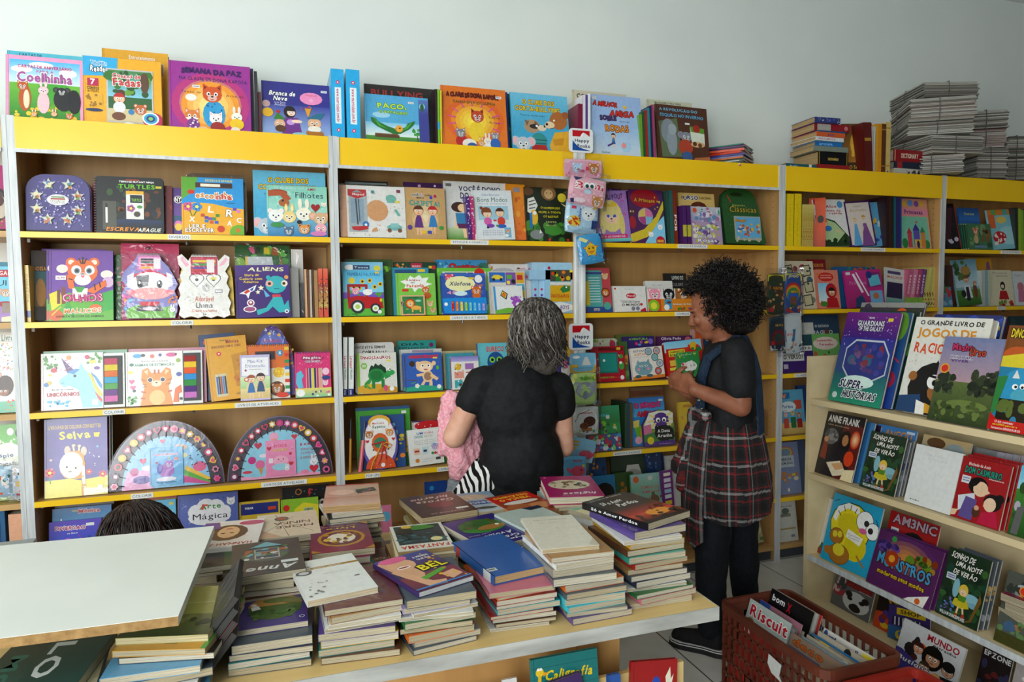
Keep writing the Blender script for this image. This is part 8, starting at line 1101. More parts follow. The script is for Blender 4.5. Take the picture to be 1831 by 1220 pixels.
# front row, from the frame's left to the table end
z = stack('the purple meadow book', .905, -1.685, TZ, '15 slate,13 teal,13 navy,19 slate', .16, .22)
top('purple paperback with white script and an oval meadow picture, front row', 0.90, -1.645, z, .15, .24, .013, 0, '4f3f86', 'r 0 0 100 100 4f3f86;y 44 10 44 7 dfe0e4 Mais;y 60 16 70 10 e4e4e8 Crônicas;y 58 27 62 9 e4e4e8 Avonlea;r 6 34 22 7 dce4e4;r 7 36 19 1.4 567;e 56 62 38 26 4f6a2e;d 56 58 38 20 b88a4a;e 60 48 22 6 6a7a3a;n 4 24 24 66 88 84 3 7 3a6a2a,5a7a2e,34521f;e 80 52 14 6 7a7a3a;c 26 54 4 f0e8e0;p e8e4e0 22 58 32 56 36 64 24 66;c 92 90 4 e8e4ee;c 92 90 3 4f3f86')
z = stack('the white gold-banded book', 1.08, -1.70, TZ, '14 brown,15 teal,18 yellow,16 purple,10 white 3,10 white -4,14 tan 4,13 maroon', .16, .22)
top('white paperback with a gold band and black ink sketches, on the front row', 1.03, -1.66, z, .15, .225, .014, 9, 'e2e3e0', 'r 0 0 100 100 e6e8e4;r 0 22 100 5 a8842a;t 52 24.5 42 3 f0ead8 Historias e economia;n 3 16 2 10 26 40 2 4 8a8a88,c8c8c6;e 14 34 12 6 55585a;e 14 34 8 4 c8c8c8;n 5 8 4 60 40 80 1.5 3 a8a8a6,c8c8c6;r 80 62 8 1.6 333;u 60 44 40 2 bbb vinte e cinco;n 6 6 6 82 30 94 2 3 8a8a88', page='d4c2a2')
z = stack('the photo cover of a laughing girl', 1.245, -1.71, TZ, '11 slate 4,13 grey,16 orange 5,12 black -3,14 green 4,8 white -5,8 white 6,12 lilac,18 slate', .155, .21)
top('glossy photo cover of a laughing girl with a yellow title, front row', 1.23, -1.69, z, .142, .21, .012, 20, '3f2a62', 'r 0 0 100 100 3f2a62;g 0 0 100 40 3a4a9a 4a2a6a;g 0 60 100 40 8a2a4a 6a1f4a;p d8a888 0 10 24 0 40 20 46 60 26 90 10 60;e 32 26 24 17 e0b090;e 30 8 26 9 e06a9a;e 30 34 12 4 f4f0ee;e 30 34 10 2 a83a3a;p e0b090 2 40 14 36 40 84 60 88 54 98 26 96;p e0b090 62 74 90 70 94 86 70 92;p 5aa83a 30 70 80 58 84 64 34 78;k 222;j 72 46 50 18 f0e02a BEL;n 5 14 60 10 96 96 2 4 e8b83a,e0a02a;t 76 16 30 5 e8e8f0 A MENINA;t 76 24 26 5 e8e8f0 QUE LIA;r 0 94 100 3 3a8ac8', page='d8d8d8')
z = stack('the blue cloth hardcover', 1.448, -1.685, TZ, '7 white,9 brown,12 black,8 red -4,13 turquoise,9 slate 3,12 red,7 orange 4,12 pink', .15, .22)
top('large plain blue cloth hardcover with a small shelf mark, front row', 1.435, -1.64, z, .145, .25, .022, 9, '2a62a6', 'n 3 8 40 40 62 44 1 2 245690;r 1 82 16 7 cfd2d0;r 2 84 12 2 444', hard=1, name=hb, page='c9a878', spine='2a5f9e', spine_art='r 0 12 100 10 a82a30;r 0 78 100 16 d0d4d4')
z = stack('the blank cream notebook', 1.625, -1.715, TZ, '15 purple,10 grey,14 turquoise,17 turquoise -3,14 slate,16 orange 3,18 slate,20 grey -5,14 white,12 tan', .155, .215, lean=(-.004, .003))
top('cream blank cover with a lifted corner and faint typed lines, on the front row', 1.583, -1.665, z, .14, .235, .010, -7, 'e2ddcd', 'r 0 0 100 100 e4dfd0;u 52 12 64 4 8a867c Sobre a comunicação;u 52 22 50 2.4 a8a49a volume primeiro ano;n 3 10 4 8 96 92 1 3 d8d2c0;p cfc8b4 84 96 100 78 100 100', page='c8b48e', hard=0)
z = stack('the black sunset paperback', 1.80, -1.69, TZ, '12 cream,14 pink 4,10 green,8 white -3,16 navy,14 slate 4,12 tan -4,14 red 3,16 mint -3,15 brown,12 yellow 5,10 white,20 purple 8', .165, .215, lean=(.0, .003))
top('black paperback with white lettering over a red sunset, leaning on the tallest front pile', 1.813, -1.64, z, .165, .23, .018, 20, '17151a', 'r 0 0 100 100 17151a;g 0 46 100 26 17151a b8321e;g 0 72 100 20 d8502a 6a1f14;e 60 78 26 10 e8a03a;u 46 6 74 5 d8d8d8 José Varios de Gandhos;y 36 22 46 12 e8e8e4 Só o Amor;y 52 36 44 12 e8e8e4 Perdoa;n 3 18 6 76 96 96 3 7 17151a,2a1a16;l 60 70 90 62 1 17151a;n 5 8 50 60 96 70 2 4 2a1214', hard=0, spine_art='v 50 50 44 70 d8d8d8 Só o Amor Perdoa')
# middle and back rows, by the pixel of the middle of their upper cover
def pile(what, px, py, zt, w, d, rot, spec):
    P = hit(px, py, 2, zt); tot = sum(float(s.split()[0])/1000+.0004 for s in spec.split(',')); z0 = TZ; z = stack(what, P.x, P.y-d/2, z0, spec, w, d, rot % 180); return P, z
P, z = pile('the grey library house book', 478, 992, .875, .155, .22, 0, '16 tan,14 white,18 slate,15 cream,16 brown 4,14 maroon,20 black')
top('grey paperback with a lit bookcase house drawing and white script, seen upside down', P.x, P.y-.115, z, .16, .225, .019, 183, '4a4844', 'r 0 0 100 100 4c4a47;y 46 16 70 14 dcdcd8 Anne;r 8 26 24 7 d4dcdc;e 52 58 34 22 5f6a66;r 32 44 36 30 b8b0a0;r 34 46 32 8 4a5a6a;r 34 56 32 8 6a4a3a;r 34 66 32 7 3f5a6a;n 3 26 20 46 82 82 3 6 7ab0b8,a86a3a,c8d0c8,5a7a4a;p 7ab0b8 26 80 50 96 74 80')
P, z = pile('the white-ground portrait novel', 412, 945, .88, .15, .21, 0, '14 teal,16 white,15 slate,14 cream,14 white 3,16 brown,18 maroon')
top('white paperback with a brown-haired face portrait, seen upside down beside the white board', P.x, P.y-.105, z, .155, .215, .02, 176, 'e0dcd8', 'r 0 0 100 100 e2deda;t 50 10 80 9 a8283a HANNAH AMI;e 56 52 34 30 4a2a1a;e 54 54 18 22 e0b890;e 48 50 4 2 322;e 62 50 4 2 322;e 54 66 6 2 b84a4a;e 20 86 22 9 c02a6a;p 6a4a9a 70 70 100 60 100 96 76 96', page='dcd8d0')
P, z = pile('the cream spindle-pattern book', 515, 935, .86, .16, .21, 0, '18 maroon,16 cream,18 brown,15 slate,16 cream,16 black')
top('cream paperback with dark thread lines and spaced letters, seen upside down', P.x, P.y-.105, z, .165, .215, .018, 181, 'd6c8b0', 'r 0 0 100 100 d8cab2;p c8a888 60 0 100 0 100 40;l 10 10 60 60 .8 5a4a3a;l 90 20 40 80 .8 5a4a3a;l 50 0 70 96 .8 5a4a3a;u 40 38 60 10 5a3f34 MORE;u 44 54 60 10 5a3f34 NINFA;c 60 74 12 4a6a5a;c 60 74 8 a85a4a')
P, z = pile('the burgundy crest book', 610, 957, .86, .15, .21, 0, '16 red,15 cream,18 brown,16 tan,14 teal,18 magenta')
top('burgundy paperback with a golden animal crest and gold corners, seen upside down', P.x, P.y-.105, z, .155, .215, .018, 179, '7a1a4a', 'g 0 0 100 100 8a1a44 5a1f5a;e 50 46 40 30 b8882a;e 50 46 34 25 6a1a3a;e 50 46 24 18 e0d8c8;n 3 20 20 26 80 66 3 6 b8862a,8a5a1a,d8b84a;c 44 44 3 222;c 56 44 3 222;y 48 82 50 8 d8b04a Livro;u 50 91 60 5 d8b04a dos tempos;p b8882a 0 0 16 0 0 10;p b8882a 84 0 100 0 100 10;p b8882a 0 100 16 100 0 90;p b8882a 84 100 100 100 100 90')
P, z = pile('the dark maroon round-patterned book', 688, 985, .80, .16, .21, 0, '16 tan,16 brown')
top('dark maroon book with a pale lace circle, low between two taller piles', P.x, P.y-.105, z, .16, .215, .018, 184, '5a2a28', 'r 0 0 100 100 5c2b29;c 50 50 34 8a6a60;c 50 50 30 5a2826;c 50 50 22 7a5048;c 50 50 19 5a2826;t 60 40 40 6 c8a888 TCEL;u 40 12 40 5 b89a8a Vox')
P, z = pile('the pink-brown photo paperback', 630, 886, .90, .15, .21, 0, '16 brown,14 tan,16 slate,18 navy,14 cream,14 grey,12 black,12 white 4,12 black,14 white -3', )
top('pink-brown photo paperback topping the back pile in front of the yellow shelf', P.x, P.y-.105, z, .16, .22, .02, 174, 'c8a08a', 'r 0 0 100 100 caa28e;g 0 0 100 40 d8b8a8 c08a72;p 26262a 4 60 40 50 44 70 10 80;n 3 10 8 50 44 74 2 4 4a8a8a,c84a6a,222;e 70 60 24 14 e0b8a4;r 0 96 100 4 c82a22', hard=0, page='bd9a6a')
P, z = pile('the shouting-cover ghost novel', 752, 938, .88, .155, .21, 0, '18 teal,16 sky,15 teal,12 tan,18 cream,16 cream')
top('paperback with a large red title and a white-rimmed dark picture, seen upside down', P.x, P.y-.10, z, .145, .2, .014, 178, 'd8d8d0', 'r 0 0 100 100 dcdad0;r 6 22 88 74 1f3a44;t 50 11 86 12 c82a24 FANTASMA;n 4 30 10 28 90 60 4 8 23505a,16262e,3a6a72;e 50 84 34 9 4a8a3a;c 24 34 11 e0d8a0;e 76 74 16 16 1a1a1a;e 70 90 10 6 e0b83a;t 40 92 24 6 5ac83a QUINTO', page='b89a6a')
P, z = pile('the dark brown wrapped novel', 782, 895, .87, .17, .22, 0, '18 grey,16 tan,18 slate,14 cream,16 maroon,16 brown')
top('dark brown wrapped paperback with pinkish script, seen upside down at the back', P.x, P.y-.11, z, .175, .22, .022, 188, '4a2c28', 'r 0 0 100 100 4a2c28;u 50 10 60 4 c8b8b0 TEM FOME DE;r 8 16 22 7 dcdcd8;e 46 46 24 14 7a2a24;y 48 64 70 13 d8b0a8 Garota;y 52 80 70 13 d8b0a8 Inferno', page='c0aa84')
P, z = pile('the pale blue princess novel', 850, 898, .85, .15, .21, 0, '16 white,15 cream,18 sky,14 grey,16 white,16 teal')
top('pale blue wrapped paperback with a navy title band beside the striped skirt', P.x, P.y-.1, z, .15, .205, .016, 180, 'a8b8c8', 'g 0 0 100 100 c8d0d8 8aa8c0;r 6 34 88 20 4a6a9a;t 50 44 80 10 c8d4e4 PRINCESA;e 50 74 40 14 d0b8a0;e 40 16 24 6 5a5a50', mat=M_WRAP)
P, z = pile('the dark blue meadow book', 876, 938, .865, .165, .225, 14, '14 grey,18 cream,16 brown,14 white,14 green,16 white')
top('dark blue paperback with an oval meadow picture and white script, seen upside down', P.x, P.y-.11, z, .17, .235, .018, 196, '2a1f78', 'r 0 0 100 100 2a1f78;y 42 9 40 5 d8d8e0 Mais;y 52 18 60 9 dcdce4 Crônicas;y 54 30 60 9 dcdce4 Avonlea;u 76 40 40 3 c8c8d8 Lucy Maud;e 52 66 40 24 2f6a2a;d 52 62 40 20 3f8a34;n 4 20 20 56 84 84 3 6 2f5a24,6a5a24,4a7a30;e 40 56 26 8 a87a3a;c 26 60 4 f0e8e0')
P, z = pile('the yellow-titled photo paperback', 936, 893, .865, .15, .21, 0, '16 cream,14 white,18 grey,16 white,16 red,16 orange')
top('paperback with a red and yellow title over an orange-brown photo, seen upside down', P.x, P.y-.105, z, .155, .215, .018, 192, 'a8502a', 'r 0 0 100 100 9a4426;g 0 0 100 40 8a3a20 b86a3a;e 30 30 28 14 c88a5a;e 70 36 24 16 b06a3e;e 50 56 40 8 e0d8d0;r 0 64 100 30 c81f1c;t 50 74 70 10 f0d02a VENCA O;t 50 86 80 10 f0d02a DESÂNIMO', page='b88a5a', hard=0)
P, z = pile('the magenta English lessons book', 1022, 870, .885, .165, .225, 170, '18 cream,20 tan,18 brown,16 white,18 tan,16 sky,14 cream', )
top('magenta hardback with an oval drawing-room scene and white script, at the back right corner', P.x, P.y-.11, z, .17, .235, .026, 166, 'a81f68', 'r 0 0 100 100 a81f68;y 42 14 60 12 e8d8e0 Inglesa;u 60 5 30 3 e8c8d8 curso;e 52 56 40 24 d8ccb0;n 4 24 22 42 84 70 3 7 6a4a34,3f5a3a,b8a888,8a6a4a,2a2a2a;c 92 92 3 e0a8c8', hard=1, page='e0d6bc', name=hb)
P, z = pile('the small colourful rail book', 1066, 893, .875, .15, .2, 20, '16 red,14 orange,16 tan,18 red,16 white,16 white')
top('small cream and turquoise book with an orange ring, between magenta and black covers', P.x, P.y-.09, z, .15, .2, .015, 204, 'd0c8a0', 'r 0 0 100 100 d4cca6;g 0 56 100 30 6ab8a8 a8d0b8;e 30 34 24 14 d8642a;e 30 34 16 9 e8c02a;e 30 34 9 5 5a3a8a;n 3 14 20 50 90 94 3 6 e0a83a,c84a4a,3a8a8a')
P, z = pile('the pale green-grey cover by the cream notebook', 962, 928, .86, .15, .215, 15, '16 grey,18 white,16 cream,18 grey,20 grey,14 slate')
top('pale grey-green cover with a navy corner, behind the blank cream one', P.x, P.y-.1, z, .155, .215, .016, 14, 'b8c4be', 'r 0 0 100 100 bac6c0;p 2a3048 60 0 100 0 100 12 70 14')
P, z = pile('the pale back-corner paperback', 1130, 900, .83, .15, .2, 10, '16 brown,14 navy,16 cream,14 black,14 purple')
top('dark-spined paperback in the back right corner, half under the black sunset one', P.x, P.y-.1, z, .155, .2, .016, 12, '2f2a3a', None)
# left end, under and around the white board
z = stack('the dark green poetry book', .50, -1.80, TZ, '16 cream,15 white -4,14 white 6,17 cream', .2, .22)
top('dark green paperback with a large white vertical title, under the white board edge', .505, -1.80, z, .175, .24, .02, -6, '1f4a44', 'r 0 0 100 100 1f4c46;g 0 0 40 100 17332f 2a5f56;v 56 44 22 56 e0e4e0 LO;v 20 60 16 56 2f7a6c MO;u 62 92 40 5 16302c Linguado', page='cfc2a0')
z = stack('the brown and green landscape paperback', .30, -1.78, TZ, '18 cream,16 brown,20 grey,16 tan', .17, .22)
top('brown and green paperback at the frame edge under the white board', .30, -1.80, z, .17, .23, .02, 8, '5a4038', 'r 0 0 100 100 5c423a;e 50 40 40 30 4a7a3a;e 50 60 40 14 6ab06a;u 50 90 60 5 c8b8a8 romance')
z = stack('the yellow-green landscape book', .70, -1.76, TZ, '14 cream,14 sky 3,16 white -3,16 slate 4,14 sky', .17, .22)
z = top('black paperback with a white curl, sliding out under the yellow one', .74, -1.735, z, .17, .215, .012, -12, '1f1f20', 'r 0 0 100 100 1f1f20;c 80 88 7 d8d8d8;c 80 88 4 1f1f20')
z = top('amber paperback with a green edge, tilted under the landscape cover', .735, -1.735, z, .17, .22, .012, -16, 'd09a28', 'r 0 0 100 100 d29c2a;r 94 0 6 100 4a9a3a;r 50 88 14 2 6a4a1a')
z = top('yellow-green landscape paperback poking out from the white board', .735, -1.71, z, .17, .23, .014, -14, 'a8a05a', 'g 0 0 100 60 c0b86a a8a858;g 0 60 100 40 7a8044 4a5530;l 10 40 96 34 2 d0cc98;n 3 20 6 64 94 94 3 7 5a6a38,8a8a50,3f4a2a', page='d0c49a')
def slide(label, px0, py0, px1, py1, y, w, d, t, col, art=None, **kw):
    A0 = hit(px0, py0, 1, y); B0 = hit(px1, py1, 1, y); a = math.atan2(B0.z-A0.z, B0.x-A0.x); w = (B0-A0).length
    M = Matrix.Translation((A0+B0)/2) @ Matrix.Rotation(-a, 4, 'Y') @ Matrix.Rotation(R(-90), 4, 'X') @ Matrix.Translation((0, 0, 0)); book('paperback', label, 'book', M, w, d, t, col, art, hard=0, **kw)
for i, (c, nm, q) in enumerate((('26282c', 'black', ''), ('3a4a56', 'slate blue', ''), ('7a2a3a', 'dark red', ''), ('2f3a3a', 'dark green', ''))):
    slide(nm+' paperback sliding down steeply beside the purple meadow book', 336+8*i, 1174+11*i, 418-1*i, 1066+22*i, -1.70, 0, .21, .012, c, 'e 60 30 20 10 6a7a5a' if i == 3 else None, mat=M_WRAP, page='4a4744', group='paperbacks sliding down between two piles')
z = stack('the far-end dark book', .42, -1.22, TZ, '18 cream,16 slate,18 grey,16 tan,18 white,16 brown', .17, .22)
z = stack('the board, behind the landscape book', .70, -1.30, TZ, '16 cream,18 slate,16 tan,18 white,16 grey,16 teal', .17, .22)
top('green and black paperback half under the white board corner', .80, -1.37, z, .15, .22, .014, 4, '3f6a2a', 'r 0 0 100 100 3f6a2a;g 40 0 60 100 4a7a34 355a24;r 0 0 40 100 26282a;u 20 12 26 8 c8c8c0 CIN;c 20 50 4 ddd')
P = hit(16, 980, 2, .875); flat('picture_book', 'grey glazed cover at the frame edge behind the white board', P.x-.06, P.y-.02, .855, .2, .2, .012, 4, '8a9494', None)
# the white board across the piles
m = MB(); A0 = Vector((.279, -1.764, .9)); m.box(0, .468, 0, .53, 0, .018, None); bd = m.build('shelf_board', M_WHITEBD); bd.location = A0; bd.rotation_euler = (R(-.3), R(.2), R(-1.7))
M_CHIP = noise_mat('raw_chipboard', '8a6a42', 'a58355', (60, 60, 60), 5, .9, .2)
setp(bd, 'large white melamine board with a raw brown edge lying across the book piles', 'board')
m = MB(); m.box(0, .468, -.001, 0, 0, .0172, None); m.build('raw_edge', M_CHIP, bd, label='raw brown chipboard edge')
# people
from mathutils import noise
def W(px, py, y): return hit(px, py, 1, y)
def blob(name, prims, mat, parent, vox=.008, smooth=4, wrinkle=0, wfreq=14, cuts=()):
    """one continuous surface grown from tapered limbs (p0, r0, p1, r1) and ellipsoids (centre, (rx, ry, rz), z-turn)"""
    bm = bmesh.new()
    for p in prims:
        if len(p) == 4:
            a, r0, b, r1 = Vector(p[0]), p[1], Vector(p[2]), p[3]; L = (b-a).length
            if L > 1e-5:
                q = (b-a).to_track_quat('Z', 'Y').to_matrix().to_4x4(); n = 14
                A = [bm.verts.new(a+q.to_3x3() @ Vector((r0*cos(2*pi*i/n), r0*sin(2*pi*i/n), 0))) for i in range(n)]; B_ = [bm.verts.new(b+q.to_3x3() @ Vector((r1*cos(2*pi*i/n), r1*sin(2*pi*i/n), 0))) for i in range(n)]
                for i in range(n): bm.faces.new((A[i], A[(i+1) % n], B_[(i+1) % n], B_[i]))
                bm.faces.new(A[::-1]); bm.faces.new(B_)
            for c, r in ((a, r0), (b, r1)): bmesh.ops.create_icosphere(bm, subdivisions=2, radius=r, matrix=Matrix.Translation(c))
        else:
            c, r, a = p; bmesh.ops.create_icosphere(bm, subdivisions=3, radius=1, matrix=Matrix.Translation(Vector(c)) @ (a if isinstance(a, Matrix) else Matrix.Rotation(a, 4, 'Z')) @ Matrix.Diagonal((*r, 1)))
    me = D.meshes.new('tmp'); bm.to_mesh(me); bm.free(); o = D.objects.new('tmp', me); COL.objects.link(o)
    r = o.modifiers.new('r', 'REMESH'); r.mode = 'VOXEL'; r.voxel_size = vox
    s = o.modifiers.new('s', 'SMOOTH'); s.iterations = smooth; s.factor = .5
    dg = bpy.context.evaluated_depsgraph_get(); m2 = D.meshes.new_from_object(o.evaluated_get(dg)); D.objects.remove(o); D.meshes.remove(me)
    if wrinkle:
        ns = [v.normal.copy() for v in m2.vertices]
        for v, n_ in zip(m2.vertices, ns):
            q = v.co*wfreq; v.co += n_*wrinkle*(noise.noise(Vector((q.x, q.y, q.z*.45)))+.5*noise.noise(q*2.1))
    if cuts:
        bm = bmesh.new(); bm.from_mesh(m2)
        for co, no in cuts: bmesh.ops.bisect_plane(bm, geom=bm.verts[:]+bm.edges[:]+bm.faces[:], plane_co=co, plane_no=no, clear_outer=True)
        bm.to_mesh(m2); bm.free()
    m2.materials.clear(); m2.materials.append(mat); m2.polygons.foreach_set('use_smooth', [True]*len(m2.polygons)); m2.name = name
    o = D.objects.new(name, m2); COL.objects.link(o)
    if parent is not None: o.parent = parent; o.matrix_parent_inverse = parent.matrix_world.inverted()
    return o
def skin(name, a, b): return noise_mat(name, a, b, (22, 22, 22), 5, .5, .35, .05)
M_SK1 = skin('light_skin', 'c9927a', 'd6a48c'); M_SK2 = skin('brown_skin', '7d4a33', '8f5840')
M_BLK = noise_mat('black_jersey', '0f1012', '17181b', (60, 60, 60), 3, .75, .25, .1); M_JEAN = noise_mat('dark_jeans', '0b0e13', '13171e', (120, 120, 40), 3, .8, .2, .1)
M_DENIM = noise_mat('blue_denim', '18263a', '26384e', (160, 160, 60), 3, .8, .2, .1); M_FLEECE = noise_mat('pink_fleece', 'e895a4', 'f6bcc6', (90, 90, 90), 6, .95, .1, 1.0)
M_GREY = noise_mat('grey_knit', '6f747a', '8d9298', (60, 60, 160), 3, .9, .1, .2)
M_HAIR1 = noise_mat('grey_brown_hair', '37322d', '5f5953', (14, 14, 3), 4, .5, .4); M_HAIR2 = noise_mat('black_hair', '0c0908', '1a1310', (20, 20, 20), 3, .5, .35); M_HAIR3 = noise_mat('dark_brown_hair', '21140f', '3a2520', (30, 30, 4), 4, .38, .5)
def zebra():
    t = NT('zebra_print'); tc = t.add('ShaderNodeTexCoord'); w = t.add('ShaderNodeTexWave'); w.inputs['Scale'].default_value = 16; w.inputs['Distortion'].default_value = 5; w.inputs['Detail Scale'].default_value = .6
    rp = t.ramp([(.0, '0e0e10'), (.5, 'e4e4e2')], 'CONSTANT'); t.link(tc, 'Object', w, 'Vector'); t.link(w, 1, rp, 0); t.link(rp, 0, t.b, 'Base Color'); return t.set(.8, .2).m
def hand(wr, kn, side, curl, s=1.0):
    """prims for a hand: wrist, knuckle centre, direction across towards the thumb, curl direction"""
    wr, kn = Vector(wr), Vector(kn); f = (kn-wr).normalized(); side = Vector(side); side = (side-f*side.dot(f)).normalized(); cu = Vector(curl).normalized(); P = []
    for k in range(4):
        o = side*((1.5-k)*.019*s); P.append((wr+o*.55, .013*s, kn+o, .0115*s)); L = (.040, .045, .042, .033)[k]*s; a = kn+o
        for j, (g, q) in enumerate(((.55, .85), (1.1, .75), (1.5, .6))):
            b = a+(f*cos(g)+cu*sin(g))*L*q; P.append((a, .0095*s-.0008*j, b, .0087*s-.0009*j)); a = b
    t0 = wr+side*.022*s+f*.02; t1 = t0+(side*.7+f*.6+cu*.3).normalized()*.036*s; t2 = t1+(f*.8+cu*.6).normalized()*.03*s
    return P+[(t0, .0125*s, t1, .0105*s), (t1, .0105*s, t2, .008*s)]
def face_prims(c, F, U, r=1.0):
    """skull, jaw, nose, lips, ears; F forward, U up"""
    c, F, U = Vector(c), Vector(F).normalized(), Vector(U).normalized(); S = U.cross(F); Rm = Matrix((S, F, U)).transposed().to_4x4(); P = lambda s, f, u: c+S*(s*r)+F*(f*r)+U*(u*r)
    E = lambda q, rr: (q, tuple(x*r for x in rr), Rm)
    return [E(P(0, -.012, .02), (.074, .092, .092)), E(P(0, .03, -.03), (.058, .06, .075)), E(P(0, .052, -.085), (.034, .035, .03)), (P(0, .088, .008), .010*r, P(0, .106, -.026), .013*r), E(P(.014, .096, -.03), (.01, .012, .008)), E(P(-.014, .096, -.03), (.01, .012, .008)),
            E(P(0, .088, -.055), (.024, .013, .007)), E(P(0, .086, -.066), (.021, .013, .008)), E(P(.03, .078, .022), (.022, .014, .008)), E(P(-.03, .078, .022), (.022, .014, .008)), E(P(.036, .07, -.02), (.024, .02, .022)), E(P(-.036, .07, -.02), (.024, .02, .022)), E(P(.076, -.006, -.012), (.009, .018, .03)), E(P(-.076, -.006, -.012), (.009, .018, .03))]
def eyes(par, c, F, U, r=1.0, down=.5):
    c, F, U = Vector(c), Vector(F).normalized(), Vector(U).normalized(); S = U.cross(F)
    for sg in (-1, 1):
        q = c+S*(sg*.031*r)+F*.074*r+U*.0; m = MB(); m.tube([q+S*(x*.016*r)+F*(.009*r*(1-x*x*.6))+U*(-.004+.003*x*x) for x in (-1, -.5, 0, .5, 1)], .0022*r, '14100e', 5); put(m.build('eyelash', M_PRINT), par)
        m = MB(); m.tube([q+S*(x*.02*r)+F*(.012*r*(1-x*x*.5))+U*(.022-.005*x*x) for x in (-1, -.5, 0, .5, 1)], .0028*r, '1a1310', 5); put(m.build('eyebrow', M_PRINT), par)
def put(o, par): o.parent = par; o.matrix_parent_inverse = par.matrix_world.inverted(); return o
def shoe(par, heel, toe, w=.092):
    heel, toe = Vector(heel), Vector(toe); heel.z = toe.z = 0; f = (toe-heel); L = f.length; f.normalize(); s = Vector((-f.y, f.x, 0)); Q = lambda a, b, z: heel+f*(a*L)+s*(b*w)+Vector((0, 0, z))
    out = [(-.02, 0), (.0, .3), (.12, .36), (.35, .33), (.6, .42), (.78, .47), (.92, .36), (1.0, .12), (1.0, -.12), (.92, -.34), (.78, -.44), (.6, -.4), (.35, -.32), (.12, -.36), (.0, -.3)]
    for nm, z0, z1, k, c in (('sole', .0, .03, 1.03, '121214'), ('sole_stripe', .021, .025, 1.045, 'd4d4d2'), ('sole_stripe', .030, .033, 1.03, 'c8c8c6')):
        m = MB(); a = [Q(.5+(u-.5)*k, v*k, z0) for u, v in out]; b = [Q(.5+(u-.5)*k, v*k, z1) for u, v in out]; n = len(a)
        m.poly(a, c); m.poly(b, c)
        for i in range(n): m.poly([a[i], a[(i+1) % n], b[(i+1) % n], b[i]], c)
        put(m.build(nm, M_MATTE), par)
    up_ = blob('sneaker', [(Q(.14, 0, .05), .034, Q(.42, 0, .06), .036), (Q(.42, 0, .055), .036, Q(.84, 0, .038), .034), (Q(.12, 0, .05), .034, Q(.16, 0, .105), .042), (Q(.36, 0, .06), .036, Q(.22, 0, .1), .042), (Q(.7, .1, .04), .03, Q(.8, -.1, .04), .03)], M_BLK, par, .006, 3)
    for i in range(4):
        m = MB(); a = .4+.09*i; m.tube([Q(a, .2, .088-.011*i), Q(a+.01, 0, .099-.012*i), Q(a, -.2, .088-.011*i)], .0028, '9a9a98', 5); put(m.build('lace', M_MATTE), up_)
# grey-haired woman seen from behind
YB = -.60
g1 = empty('person', 'person with wavy grey hair and black T-shirt, back turned, holding pink fleece', 'person', Matrix.Translation((1.83, YB, 0)))
hd = W(958, 590, YB); hd.z -= .0; nk = W(948, 668, YB); shl = W(858, 684, YB); shr = W(1000, 694, YB); ell = W(812, 782, YB+.02); elr = W(1008, 800, YB+.02)
cx = W(925, 760, YB).x; hl = ell+Vector((.12, .21, .02)); hr = elr+Vector((-.16, .2, .06)); F = Vector((-.1, .9, -.35)); U = Vector((0, .36, .93))
legs = []
for sg in (-1, 1): legs += [((cx+sg*.085, YB, .78), .085, (cx+sg*.085, YB+.01, .45), .055), ((cx+sg*.085, YB+.01, .45), .055, (cx+sg*.09, YB-.01, .09), .036), ((cx+sg*.09, YB-.02, .04), .034, (cx+sg*.1, YB+.15, .03), .03)]
body = blob('body', face_prims(hd, F, U, 1.02)+[(nk+Vector((0, .01, -.03)), .058, hd-Vector((0, .0, .05)), .052), ((cx, YB, 1.05), (.155, .1, .2), 0), ((cx, YB, .8), (.165, .115, .14), 0), (shl, .046, shr, .046), (nk, .055, (cx, YB, 1.12), .08),
    (shl, .045, ell, .045), (ell, .045, hl, .03), (shr, .045, elr, .043), (elr, .043, hr, .03)]+hand(hl, hl+Vector((.05, .06, -.01)), (.3, -.2, 1), (.3, .1, -1))+hand(hr, hr+Vector((-.04, .06, 0)), (0, -.3, 1), (-.4, .1, -1))+legs, M_SK1, g1, .007, 5)
zb = W(925, 888, YB).z
blob('t_shirt', [((cx, YB-.004, 1.06), (.165, .118, .215), 0), ((cx+.012, YB-.004, .84), (.170, .135, .2), 0), (shl+Vector((.01, 0, .002)), .062, shr+Vector((-.01, 0, .002)), .062), (nk+Vector((-.07, -.01, -.06)), .055, nk+Vector((.08, -.01, -.065)), .055), (shl, .062, shl+(ell-shl)*.34, .062), (shr, .062, shr+(elr-shr)*.32, .062),
    ((cx-.125, YB, .80), .05, (cx-.13, YB, zb), .05), ((cx+.14, YB, .80), .05, (cx+.15, YB, zb-.05), .05), ((cx-.12, YB-.07, zb+.0), .06, (cx+.13, YB-.08, zb-.04), .06)], M_BLK, g1, .008, 6, .007, 11, [((0, 0, zb-.02), (0, 0, -1))])
m = MB(); n = 48; K = 14
ring = lambda k, i: Vector((cx-.012-.045*min(1, k/4)+(.15+.055*min(1, k/4)+.03*k/K+.008*sin(i*.9))*cos(2*pi*i/n), YB+.01+(.10+.03*k/K+.008*sin(i*.9))*sin(2*pi*i/n), .86-.5*k/K))
for k in range(K):
    for i in range(n): m.poly([ring(k, i), ring(k, i+1), ring(k+1, i+1), ring(k+1, i)], None)
put(m.build('zebra_print_skirt', zebra(), None, True), g1)
for sg in (-1, 1): put(blob('shoe', [((cx+sg*.09, YB-.03, .045), .042, (cx+sg*.1, YB+.15, .035), .036)], M_BLK, None, .008, 3), g1)
